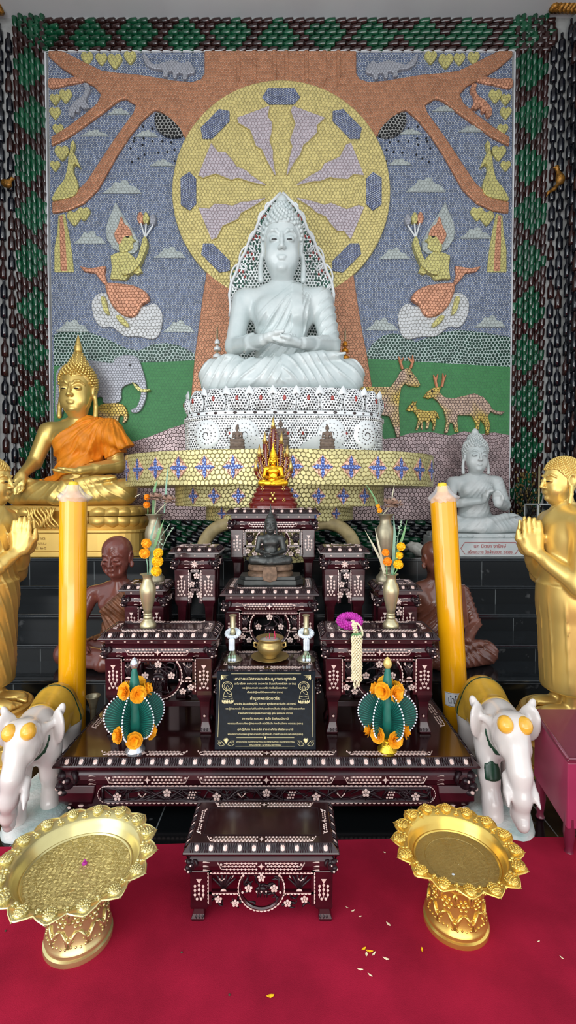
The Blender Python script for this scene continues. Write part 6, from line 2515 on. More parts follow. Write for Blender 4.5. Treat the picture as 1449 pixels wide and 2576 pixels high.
for cx in (237, 1216):                                           # seated figures in outline, left and right
    mb = MB()
    ring = [pt(cx + 66 * math.cos(a), 250 + 56 * math.sin(a)) for a in [2 * PI * k / 24 for k in range(25)]]
    mb.tube(ring, .0017, 5)
    ring = [pt(cx + 44 * math.cos(a), 250 + 40 * math.sin(a)) for a in [2 * PI * k / 20 for k in range(21)]]
    mb.tube(ring, .0008, 5)
    mb.tube([pt(cx - 60, 410), pt(cx - 55, 380), pt(cx - 40, 330), pt(cx - 20, 305), pt(cx - 18, 270), pt(cx, 240), pt(cx + 18, 270), pt(cx + 20, 305), pt(cx + 44, 330), pt(cx + 56, 380), pt(cx + 62, 410), pt(cx, 420), pt(cx - 60, 410)], .0012, 5)
    mb.tube([pt(cx - 20, 310), pt(cx + 10, 350), pt(cx + 45, 360)], .0011, 5)
    mb.tube([pt(cx - 55, 390), pt(cx, 375), pt(cx + 55, 392)], .0011, 5)
    for k in range(-3, 4):
        mb.tube([pt(cx + k * 24, 428), pt(cx + k * 22, 450), pt(cx + k * 14, 474)], [.001, .0038, .001], 5, flat=.3)
    mb.build('gold_emblem', M['gold_letter'], pq)

# --- writing on the white base, on the gold base, on the candle
fy = WYb - .27
mb = MB()
hx = [(-.37, .083), (-.32, .138), (.32, .138), (.37, .083), (.32, .028), (-.32, .028)]
for i in range(6):
    a, b = hx[i], hx[(i + 1) % 6]
    mb.tube([(a[0] * .74 + .03, -.2745, a[1]), (b[0] * .74 + .03, -.2745, b[1])], .0022, 5)
mb.build('red_frame', M['red_letter'], wb)
text_mesh('red_lettering', 'นภ นิตยา จารักษ์', .046, Matrix.Translation((.03, -.2712, .100)) @ FRONT, M['red_letter'], wb, .0012, .30)
text_mesh('red_lettering', 'สร้างถวาย วัดล้านขวด ๒๕๕๒', .040, Matrix.Translation((.03, -.2712, .046)) @ FRONT, M['red_letter'], wb, .0012, .42)
for s, z, x, wdt in (('ฐ์ กาญจน์ เป็นญาติ', .175, -.33, .40), ('อุทิศให้ เจ้ากรรม', .130, -.30, .36), ('๒๙ กุมภาพันธ์ ๒๕', .085, -.30, .36)):
    text_mesh('faint_lettering', s, .036, Matrix.Translation((x, -.3455, z)) @ FRONT, M['dark_letter'], gb, .0012, wdt)

# --- tall yellow candles in clear film


def candle(label, bx, by, top, r, h, lab):
    t = thing('tall_candle', label, 'candle', (bx, by, 0))
    dx, dy = top[0] - bx, top[1] - by
    ax = Vector((dx, dy, h)).normalized()
    Mx = Vector((0, 0, 1)).rotation_difference(ax).to_matrix().to_4x4()
    mb = MB()
    hs = h - .075
    mb.lathe([(r * .98, 0), (r, .01), (r, hs - .03), (r * .96, hs - .022), (r * .58, hs + .006), (r * .46, hs + .02)], 40, M=Mx)
    mb.build('wax_body', M['candle'], t, smooth='auto')
    mb = MB()
    mb.lathe([(r * .46, hs + .018), (r * .42, hs + .03), (r * .38, hs + .055), (r * .32, hs + .070), (r * .1, hs + .075), (.0, hs + .075)], 20, M=Mx)
    tp = mb.build('wax_tip', M['candle_tip'], t, smooth='auto')
    mb = MB()
    mb.tube([Mx @ Vector((0, 0, hs + .066)), Mx @ Vector((.002, 0, hs + .078)), Mx @ Vector((-.004, 0, hs + .086))], [.003, .0028, .002], 6)
    mb.build('wick', M['black'], tp)
    # loose collar of crumpled film
    mb = MB()
    n, rr = 44, random.Random(int(bx * 100))
    prof = [(1.02, -.040), (1.10, -.022), (1.14, -.012), (.92, .004), (.66, .026), (.50, .048), (.46, .054)]
    vs, fs = [], []
    for a, b in prof:
        for k in range(n):
            an = 2 * PI * k / n
            q = a * (1 + .07 * math.sin(7 * an + b * 90) + rr.uniform(-.03, .03) + (.16 * max(0, math.cos(an - .2)) ** 3 if 1.05 < a else 0))
            vs.append((r * q * math.cos(an), r * q * math.sin(an), hs + b + rr.uniform(-.004, .004)))
    for j in range(len(prof) - 1):
        for k in range(n):
            fs.append((j * n + k, j * n + (k + 1) % n, (j + 1) * n + (k + 1) % n, (j + 1) * n + k))
    mb.add(vs, fs, M=Mx)
    mb.build('film_collar', M['film'], t, smooth=True)
    if lab:
        mb = MB()
        z0, z1 = lab
        a0, a1 = -2.7, -.55
        vs, fs = [], []
        N = 18
        for i in range(N + 1):
            a = a0 + (a1 - a0) * i / N
            for z in (z0, z1):
                vs.append(((r + .0012) * math.cos(a), (r + .0012) * math.sin(a), z))
        for i in range(N):
            fs.append((2 * i, 2 * i + 2, 2 * i + 3, 2 * i + 1))
        lb = mb.add([], []).add(vs, fs, M=Mx).build('paper_label', M['paper'], t)
        me = text_mesh('label_lettering', 'นำโชค', .060, Matrix.Identity(4), M['black'], lb, .0004, .088)
        mid = -PI / 2 - .22
        for v in me.data.vertices:
            a = mid + v.co.x / r
            rr_ = r + .0018 + v.co.z
            p = Mx @ Vector((rr_ * math.cos(a), rr_ * math.sin(a), (z0 + z1) / 2 + v.co.y - .004))
            v.co = p
        mb = MB()
        for z in (z0 + .004, z1 - .004):
            mb.tube([Mx @ Vector(((r + .0018) * math.cos(a0 + (a1 - a0) * i / N), (r + .0018) * math.sin(a0 + (a1 - a0) * i / N), z)) for i in range(N + 1)], .0008, 4)
        mb.build('label_rule', M['black'], lb)
    return t


ca, cb = at(186, 1300, 2.66), at(180, 1700, 2.66)
candle('tall yellow candle in clear film at the left of the altar, near the gold disciple', cb.x - .004, 2.66, (ca.x, 2.66), .073, 1.60, None)
ca, cb = at(1117, 1300, 2.745), at(1141, 1700, 2.745)
sl_ = (ca.x - cb.x) / (ca.z - cb.z)
candle('tall leaning yellow candle with a white Thai label at the right of the altar', cb.x - sl_ * cb.z, 2.745, (ca.x + sl_ * (1.60 - ca.z), 2.745), .0735, 1.60, (.300, .382))

# --- tall brass spittoon-vase beside the left candle
t = thing('brass_vase', 'slender brass vase with an open mouth behind the left corner of the long low table', 'vase', (-1.118, 2.66, 0))
mb = MB()
mb.lathe([(.015, 0), (.016, .01), (.012, .03), (.012, .08), (.015, .17), (.016, .23), (.016, .30), (.022, .33), (.038, .365), (.042, .372), (.038, .370), (.024, .33), (.02, .30), (.0, .29)], 28)
mb.build('body', M['brass_dull'], t, smooth=True)


# --- brass flower vases
def vase(label, x, y, z, h, mt, fat=1.0):
    t = thing('flower_vase', label, 'vase', (x, y, z))
    k = h / .276
    mb = MB()
    prof = [(.040, 0), (.042, .006), (.040, .018), (.026, .034), (.022, .042)]
    mb.lathe([(a * k * fat, b * k) for a, b in prof], 32)
    ft = mb.build('foot', mt, t, smooth='auto')
    mb = MB()
    mb.lathe([(.020 * k * fat, .042 * k), (.0235 * k * fat, .048 * k), (.0235 * k * fat, .054 * k), (.020 * k * fat, .060 * k), (.0225 * k * fat, .066 * k), (.020 * k * fat, .071 * k)], 32)
    mb.build('ring', mt, ft, smooth='auto')
    mb = MB()
    prof = [(.020, .071), (.024, .095), (.034, .135), (.0405, .175), (.0415, .198), (.037, .219), (.026, .236), (.0235, .250), (.027, .266), (.038, .274), (.039, .276), (.036, .2755), (.022, .262), (.019, .245), (.0, .24)]
    mb.lathe([(a * k * fat, b * k) for a, b in prof], 32)
    mb.build('body', mt, t, smooth=True)
    return t


def marigold(mb, c, r, m=0, n=90, rr=random.Random(4)):
    c = Vector(c)
    mb.ball(tuple(c), r * .82, 10, 7, m)
    ga = PI * (3 - math.sqrt(5))
    for i in range(n):
        z = 1 - 2 * (i + .5) / n
        q = math.sqrt(1 - z * z)
        d = Vector((q * math.cos(ga * i), q * math.sin(ga * i), z))
        u = d.orthogonal().normalized()
        w = d.cross(u)
        a = rr.uniform(0, PI)
        u, w = u * math.cos(a) + w * math.sin(a), w * math.cos(a) - u * math.sin(a)
        p = c + d * r * .72
        s = r * .24
        vs = [p - u * s * .4, p + u * s * .4, p + u * s + d * r * .26 + w * s * .2, p + d * r * .33 + w * s * .5, p - u * s + d * r * .26 + w * s * .2]
        mb.add(vs, [(0, 1, 2, 3, 4)], m)


def blade(mb, pts, w, m=0, side=(1, 0, 0)):
    sd = Vector(side)
    n = len(pts)
    vs = []
    for i, p in enumerate(pts):
        ww = w * math.sin(PI * min(1, .18 + .82 * i / (n - 1))) ** .7 if i < n - 1 else w * .05
        vs += [Vector(p) - sd * ww, Vector(p) + Vector((0, .15 * ww, 0)), Vector(p) + sd * ww]
    fs = []
    for i in range(n - 1):
        for k in range(2):
            fs.append((i * 3 + k, i * 3 + k + 1, (i + 1) * 3 + k + 1, (i + 1) * 3 + k))
    mb.add(vs, fs, m)


def img_pts(pxs, Y, o):
    return [at(px, py, Y) - o for px, py in pxs]


ZT = BASE_Z + .527
v1 = atz(375, 1574, ZT)
vase('tall brass flower vase on the front left inlaid table', v1.x, 2.455, ZT, .280, M['brass'])
v2 = atz(981, 1574, ZT)
vase('tall brass flower vase on the front right inlaid table', v2.x, 2.455, ZT, .280, M['brass'])
ZO = BASE_Z + .704
vase('grey brass vase standing on the far left inlaid stand', -.800, 2.81, ZO, .405, M['brass_dull'], .95)
vase('grey brass vase standing on the far right inlaid stand', .585, 2.81, ZO, .405, M['brass_dull'], .95)


def bunch(name, label, x, y, z, stems, heads, leaves, fern, cat='flowers'):
    t = thing(name, label, cat, (x, y, z))
    o = Vector((x, y, z))
    for (p, mt) in stems:
        mb = MB()
        mb.tube(img_pts(p, y - .005, o), .0035, 6)
        mb.build('stem', mt, t, smooth=True)
    for (px, py, r, mt) in heads:
        mb = MB()
        c = at(px, py, y - .02) - o
        marigold(mb, c, r)
        mb.build('flower_head', mt, t)
    for (p, w, mt) in leaves:
        mb = MB()
        blade(mb, img_pts(p, y, o), w)
        mb.build('leaf', mt, t, smooth=True)
    for p in fern:
        mb = MB()
        pts = img_pts(p, y + .01, o)
        mb.tube(pts, .0015, 5)
        rr = random.Random(int(p[0][0]))
        for i in range(26):
            q = i / 25
            j = min(int(q * (len(pts) - 1)), len(pts) - 2)
            f_ = q * (len(pts) - 1) - j
            c = pts[j].lerp(pts[j + 1], f_)
            if q < .35:
                continue
            e = Vector((rr.uniform(-.022, .022), rr.uniform(-.012, .012), rr.uniform(.0, .02))) * (1.3 - q)
            mb.tube([c, c + e * .6, c + e], [.0012, .004, .0012], 5)
        mb.build('filler_sprig', M['pale_green'], t)
    return t


Yv = 2.455
bunch('marigold_bunch', 'bunch of orange and yellow marigolds in the front left brass vase', v1.x, Yv, ZT + .24,
      [(((372, 1455), (371, 1420), (368, 1400)), M['leaf_blue']), (((380, 1455), (388, 1440), (395, 1430)), M['leaf'])],
      [(368, 1367, .025, M['marigold']), (364, 1392, .027, M['marigold']), (398, 1391, .025, M['marigold_y']), (396, 1412, .029, M['marigold_y']), (393, 1437, .027, M['marigold_y'])],
      [(((376, 1460), (381, 1400), (380, 1350), (397, 1302)), .008, M['leaf_blue']), (((376, 1455), (383, 1390), (400, 1340), (413, 1306)), .009, M['leaf']), (((378, 1455), (378, 1400), (382, 1340)), .007, M['leaf_blue'])],
      [((382, 1450), (395, 1390), (405, 1350), (428, 1318)), ((384, 1450), (402, 1395), (418, 1355), (436, 1328)), ((380, 1450), (388, 1385), (398, 1330))])
bunch('marigold_bunch', 'bunch of marigolds and long leaves in the front right brass vase', v2.x, Yv, ZT + .24,
      [(((973, 1455), (973, 1430), (972, 1410)), M['leaf']), (((985, 1455), (995, 1440), (1003, 1425)), M['leaf'])],
      [(970, 1390, .019, M['marigold_o']), (975, 1413, .023, M['marigold_o']), (1009, 1375, .022, M['marigold_y']), (1005, 1397, .019, M['marigold_y']), (1002, 1420, .025, M['marigold_y'])],
      [(((968, 1450), (958, 1410), (938, 1370), (917, 1332)), .007, M['leaf_dry']), (((970, 1450), (957, 1390), (950, 1360), (943, 1328)), .006, M['leaf_dry']), (((985, 1455), (990, 1400), (993, 1340), (990, 1296)), .008, M['leaf_blue']), (((985, 1455), (1000, 1390), (1015, 1345), (1024, 1308)), .008, M['leaf'])],
      [((985, 1450), (997, 1380), (1003, 1340), (1012, 1308))])


def dried_lotus(label, px, py, Y, r, stem, up=.4):
    c = at(px, py, Y)
    t = thing('dried_lotus', label, 'flower', c)
    rr = random.Random(int(px))
    for ring, n, rad, el in ((0, 9, 1.0, -.12), (1, 8, .85, .35), (2, 6, .6, .8)):
        for k in range(n):
            a = 2 * PI * k / n + ring * .35 + rr.uniform(-.12, .12)
            e = el + rr.uniform(-.15, .15)
            d = Vector((math.cos(a) * math.cos(e), math.sin(a) * math.cos(e) - .25 * (up > .5), math.sin(e)))
            sd = Vector((-math.sin(a), math.cos(a), 0))
            mb = MB()
            pts = [d * r * rad * .15, d * r * rad * .45 + Vector((0, 0, -.10 * r)), d * r * rad * .8 + Vector((0, 0, -.06 * r)), d * r * rad + Vector((0, 0, .06 * r))]
            blade(mb, pts, r * .30, side=sd)
            mb.build('petal', M['lotus_dry'], t, smooth=True)
    mb = MB()
    mb.ball((0, 0, .012), (r * .28, r * .28, r * .2), 12, 7)
    for k in range(30):
        a = rr.uniform(0, 2 * PI)
        q = rr.uniform(.2, .45) * r
        mb.ball((q * math.cos(a), q * math.sin(a), .012 + rr.uniform(0, .02)), .004, 5, 4)
    mb.build('seed_head', M['lotus_core'], t, smooth=True)
    mb = MB()
    mb.tube([(0, 0, 0), Vector(stem) * .5, Vector(stem)], .004, 6)
    mb.build('stem', M['leaf_dry'], t, smooth=True)


dried_lotus('dried pinkish lotus drooping left over the rear left vase', 392, 1252, 2.79, .062, (-.01, .01, -.10))
dried_lotus('dried brown lotus drooping right over the rear left vase', 424, 1258, 2.79, .062, (-.085, .01, -.09))
dried_lotus('dried open lotus with a dark centre in the rear right vase', 985, 1268, 2.78, .075, (-.06, .02, -.08), .6)
q = at(370, 1292, 2.81)
bunch('pompon_stem', 'two small orange pompon flowers in the rear left vase', -.800, 2.81, ZO + .385, [(((372, 1295), (372, 1280), (370, 1272)), M['leaf'])],
      [(370, 1251, .0185, M['marigold_o']), (369, 1270, .020, M['marigold_o'])],
      [(((385, 1295), (386, 1260), (390, 1225), (397, 1203)), .008, M['leaf']), (((413, 1290), (416, 1250), (420, 1200), (424, 1168)), .006, M['leaf_blue']), (((366, 1245), (356, 1242), (346, 1246), (338, 1252)), .006, M['leaf_dry'])], [])
bunch('pompon_stem', 'two small orange flowers and a thin leaf in the rear right vase', .585, 2.81, ZO + .385, [(((962, 1292), (958, 1285), (955, 1280)), M['leaf'])],
      [(955, 1284, .016, M['marigold']), (951, 1273, .012, M['marigold'])],
      [(((950, 1280), (944, 1255), (932, 1235), (920, 1218)), .006, M['leaf']), (((955, 1280), (946, 1262), (938, 1248)), .006, M['leaf']), (((985, 1262), (988, 1240), (993, 1216)), .004, M['leaf_dry'])], [])

# --- incense pot on its saucer, two candlesticks with hanging garlands
ZP = BASE_Z + .341
pc = atz(680, 1650, ZP)
t = thing('saucer', 'round brass saucer under the incense pot', 'saucer', (pc.x, 2.50, ZP))
MB().lathe([(.05, 0), (.055, .003), (.085, .008), (.100, .013), (.102, .016), (.098, .015), (.06, .008), (0, .007)], 48).build('dish', M['brass_pot'], t, smooth=True)
t = thing('incense_pot', 'round polished brass incense pot on the lowest middle table', 'incense pot', (pc.x, 2.50, ZP + .008))
mb = MB()
mb.lathe([(.034, 0), (.038, .004), (.036, .012), (.052, .026), (.068, .046), (.072, .062), (.066, .080), (.058, .088), (.060, .094), (.072, .104), (.075, .108), (.070, .109), (.056, .096), (.0, .094)], 48)
mb.build('bowl', M['brass_pot'], t, smooth=True)
for sx in (-1, 1):
    mb = MB()
    mb.tube([(sx * .070, -.006, .055), (sx * .086, -.006, .062), (sx * .084, -.006, .082), (sx * .066, -.006, .078)], .006, 7)
    mb.build('handle', M['brass_pot'], t, smooth=True)
mb = MB()
mb.lathe([(.057, .096), (.03, .099), (0, .100)], 32)
mb.build('ash', M['ash'], t, smooth=True)
for k, (dx, dy, h, tx) in enumerate(((-.004, -.006, .034, .002), (.020, .0, .040, .006), (.028, .008, .044, -.003), (.024, -.008, .036, .010), (-.02, .01, .015, .002))):
    mb = MB()
    mb.tube([(dx, dy, .096), (dx + tx, dy, .096 + h)], .0016, 6)
    o = mb.build('incense_stub', M['incense'], None, loc=(pc.x, 2.50, ZP + .008))
    tag(o, 'pink incense stick stubs standing in the ash of the brass pot', 'incense stick', 'incense stubs in the pot')
for px, lb in ((586, 'left'), (770, 'right')):
    b = at(px, 1655, 2.48)
    t = thing('candlestick', 'brass candlestick to the %s of the incense pot' % lb, 'candlestick', (b.x, 2.48, ZP))
    MB().lathe([(.050, 0), (.052, .004), (.046, .010), (.020, .028), (.013, .042), (.012, .05)], 32).build('foot', M['brass_dull'], t, smooth=True)
    mb = MB()
    mb.lathe([(.012, .048), (.011, .11), (.013, .150), (.016, .152), (.013, .160), (.011, .168), (.016, .176), (.0145, .182), (.0145, .235), (.021, .238), (.021, .242), (.012, .241), (.010, .20), (0, .20)], 24)
    mb.build('shaft', M['brass'], t, smooth='auto')
    # garland ring with tassels
    g = thing('flower_garland', 'pale blue-white flower garland hung on the %s brass candlestick' % lb, 'garland', (b.x, 2.48, ZP + .16))
    mb = MB()
    for k in range(34):
        a = 2 * PI * k / 17
        rr2 = .026 if k < 17 else .034
        z = -.022 - .012 * math.cos(a + PI / 2) + (.006 if k >= 17 else .0)
        mb.ball((rr2 * math.cos(a), rr2 * math.sin(a), z), (.0115, .0115, .010), 7, 5)
    mb.build('ring', M['pale_flower'], g, smooth=True)
    mb = MB()
    for k in range(9):
        z = -.035 - k * .0065
        for j in range(5):
            a = j * PI / 4
            mb.tube([(.004 * math.cos(a), -.046, z + .010), (.013 * math.cos(a), -.052 - .004 * math.sin(a), z - .006)], [.002, .0055], 5)
    mb.build('tassel', M['pale_flower'], g, smooth=True)
    for dx in (-.014, .004, .016):
        mb = MB()
        mb.tube([(dx * .3, -.048, -.09), (dx, -.050, -.12)], .0018, 5)
        mb.ball((dx, -.050, -.128), (.0065, .0065, .012), 7, 5)
        mb.build('green_bud', M['pale_green'], g, smooth=True)
        mb = MB()
        mb.ball((dx, -.0505, -.142), (.0075, .0075, .011), 7, 5)
        mb.build('white_bud', M['pale_flower'], g, smooth=True)

# --- magenta garland with a cream jasmine tassel over the edge of the front right table
gc = at(880, 1572, 2.40)
g = thing('garland', 'magenta flower ring with a long cream jasmine tassel hanging over the front right table edge', 'garland', (gc.x, 2.415, ZT))
mb = MB()
rr = random.Random(8)
for k in range(30):
    a = 2 * PI * k / 30
    for j in range(7):
        b = 2 * PI * j / 7 + (k % 2) * .45
        R = .046 + .017 * math.cos(b)
        c = (R * math.cos(a), R * math.sin(a) * .82, .020 + .017 * math.sin(b))
        mb.ball(c, (.0085, .0085, .0085), 6, 4)
mb.v = [tuple(Matrix.Rotation(math.radians(24), 3, 'X') @ Vector(p) + Vector((0, 0, .024))) for p in mb.v]
mb.build('flower_ring', M['purple'], g, smooth=True)
mb = MB()
hang = [(.012, -.035, .042), (.016, -.062, .035), (.016, -.120, .012)]
for k in range(16):
    t_ = k / 15
    a = Vector(hang[0]).lerp(Vector(hang[1]), min(1, t_ * 2)) if t_ < .5 else Vector(hang[1]).lerp(Vector(hang[2]), t_ * 2 - 1)
    for j in range(4):
        b = j * PI / 2 + (k % 2) * .78
        mb.ball((a.x + .009 * math.cos(b), a.y, a.z + .009 * math.sin(b)), (.0055, .007, .0055), 6, 4)
for k in range(14):                                               # looped strand at the right
    t_ = k / 13
    mb.ball((.020 + .030 * math.sin(t_ * PI * .62), -.036 - .085 * t_, .046 - .045 * t_ ** 1.6), (.006, .007, .006), 6, 4)
mb.build('jasmine_loop', M['jasmine'], g, smooth=True)
mb = MB()
for k in range(27):
    z = .004 - k * .0082
    n = 9
    w = .024 + .002 * math.sin(k * .8)
    for j in range(n):
        a = 2 * PI * (j + .5 * (k % 2)) / n
        mb.tube([(.018 + .6 * w * math.cos(a), -.139 + .018 * math.sin(a), z + .006), (.018 + w * math.cos(a), -.139 + .022 * math.sin(a), z - .006)], [.003, .0062], 5)
for j in range(8):
    a = 2 * PI * j / 8
    mb.ball((.018 + .013 * math.cos(a), -.139 + .012 * math.sin(a), -.225 - .012 * (j % 3)), (.006, .006, .010), 6, 5)
mb.build('jasmine_tassel', M['jasmine'], g, smooth=True)
mb = MB()
for j in range(10):
    a = 2 * PI * j / 10
    mb.tube([(.018, -.136, .012), (.018 + .028 * math.cos(a), -.138 + .02 * math.sin(a), .004 + .01 * math.sin(a * 2))], [.002, .005], 5)
mb.build('green_collar', M['leaf'], g)


# --- banana-leaf style offerings of green ribbon fans
def offering(label, x, y, z, turn, bowl, bud):
    t = thing('ribbon_offering', label, 'offering', (x, y, z), turn)
    k = 1.0
    mb = MB()
    mb.lathe([(.046, 0), (.047, .006), (.036, .022), (.034, .045), (.040, .052), (.038, .056), (.052, .068), (.060, .080), (.056, .081), (.0, .078)], 32)
    mb.build('bowl', bowl, t, smooth='auto')
    mb = MB()
    mb.lathe([(.042, .078), (.040, .16), (.034, .25), (.024, .32), (.013, .385), (.010, .40)], 28)
    mb.build('ribbon_cone', M['green_ribbon'], t, smooth=True)
    mb = MB()
    mb.lathe([(.008, .393), (.016, .400), (.021, .414), (.0185, .428), (.009, .444), (.0, .450)], 20)
    mb.build('bud', bud, t, smooth=True)
    outer = spline([(.050, .078), (.082, .088), (.112, .115), (.130, .155), (.132, .195), (.118, .232), (.090, .262), (.055, .280)], 3, closed=False)
    for f in range(6):
        a = 2 * PI * f / 6 + .26
        Mx = Matrix.Rotation(a, 4, 'Z')
        mb, rib, bd_ = MB(), MB(), MB()
        n = len(outer)
        spine = []
        for i, (r, zz) in enumerate(outer):
            q = i / (n - 1)
            spine.append((.036 + .006 * math.sin(q * PI), .085 + q * .125))
        vs, fs = [], []
        for i in range(n):
            tw = .010 * math.sin(i / (n - 1) * PI)
            vs.append((spine[i][0], 0, spine[i][1]))
            vs.append((outer[i][0], tw, outer[i][1]))
        for i in range(n - 1):
            fs.append((2 * i, 2 * i + 1, 2 * i + 3, 2 * i + 2))
        mb.add(vs, fs, M=Mx)
        fan = mb.build('leaf_fan', M['green_ribbon_dark'], t, smooth=True)
        for i in range(n):
            tw = .010 * math.sin(i / (n - 1) * PI)
            p0, p1 = Vector((spine[i][0], 0, spine[i][1])), Vector((outer[i][0], tw, outer[i][1]))
            rib.tube([p0, p0.lerp(p1, .5), p1], [.0020, .0026, .0020], 5, M=Mx)
            d = (p1 - p0).normalized()
            c = p1 + d * .004
            bd_.ball(tuple(c), (.0044, .0040, .0046), 7, 5, M=Mx)
        rib.build('folded_rib', M['green_ribbon'], fan, smooth=True)
        bd_.build('white_beads', M['bead'], fan, smooth=True)
    for n_, zz, rad, s, ph_ in ((5, .292, .042, .042, .3), (6, .092, .070, .040, .8)):
        for j in range(n_):
            a = 2 * PI * j / n_ + ph_ - turn
            c = Vector((rad * math.cos(a), rad * math.sin(a), zz + (.008 if j % 2 else -.006)))
            mb = MB()
            rr = random.Random(j * 7 + n_)
            out_d = Vector((math.cos(a), math.sin(a), .25)).normalized()
            for ring, (m_, el) in enumerate(((9, .35), (7, .75), (5, 1.15))):
                u = out_d.orthogonal().normalized()
                w = out_d.cross(u)
                for q in range(m_):
                    b = 2 * PI * q / m_ + ring * .4
                    d = (u * math.cos(b) + w * math.sin(b)) * math.cos(el) + out_d * math.sin(el)
                    sd = d.cross(out_d).normalized()
                    pts = [c, c + d * s * .55 + out_d * rr.uniform(-.002, .002), c + d * s]
                    ww = s * .42
                    vs = [pts[0], pts[1] - sd * ww, pts[1] + sd * ww, pts[2] - sd * ww * .7 + out_d * .002, pts[2] + sd * ww * .7 - out_d * .002]
                    mb.add(vs, [(0, 1, 2), (1, 3, 4, 2)])
            mb.build('orange_flower', M['marigold'], t, smooth=False)


p = atz(337, 1893, BASE_Z)
offering('green ribbon offering with white beads and a silver bowl on the long table', p.x, 2.205, BASE_Z, .1, M['silver'], M['silver'])
p = atz(975, 1890, BASE_Z)
offering('green ribbon offering with white beads and a gold bowl on the long table', p.x, 2.21, BASE_Z, .55, M['gold_bowl'], mat('gilt_bud', (226, 200, 120), .3, metal=.4))


# --- big pedestal trays on the carpet
def engraved(name, rgb, rough, metal, scale, strength):
    m = mat(name, rgb, rough, metal, var=.08, vs=10)
    nt = m.node_tree
    b = nt.nodes['Principled BSDF']
    tc = nd(nt, 'ShaderNodeTexCoord')
    v = nd(nt, 'ShaderNodeTexVoronoi')
    v.feature = 'DISTANCE_TO_EDGE'
    v.inputs['Scale'].default_value = scale
    nt.links.new(tc.outputs['Object'], v.inputs['Vector'])
    w = nd(nt, 'ShaderNodeMath', operation='SINE')
    mu = nd(nt, 'ShaderNodeMath', operation='MULTIPLY')
    mu.inputs[1].default_value = 40
    nt.links.new(v.outputs['Distance'], mu.inputs[0])
    nt.links.new(mu.outputs[0], w.inputs[0])
    bp = nd(nt, 'ShaderNodeBump')
    bp.inputs['Strength'].default_value = strength
    bp.inputs['Distance'].default_value = .002
    nt.links.new(w.outputs[0], bp.inputs['Height'])
    nt.links.new(bp.outputs['Normal'], b.inputs['Normal'])
    return m


M['tray_pale'] = mat('pale_brass_tray', (216, 202, 142), .26, metal=.8, var=.08, vs=9)
M['tray_pale_eng'] = engraved('engraved_pale_brass', (204, 184, 118), .36, .75, 75, .55)
M['tray_gold'] = mat('yellow_gold_tray', (228, 192, 98), .24, metal=.82, var=.08, vs=9)
M['tray_gold_eng'] = engraved('engraved_yellow_gold', (172, 146, 86), .40, .7, 75, .35)


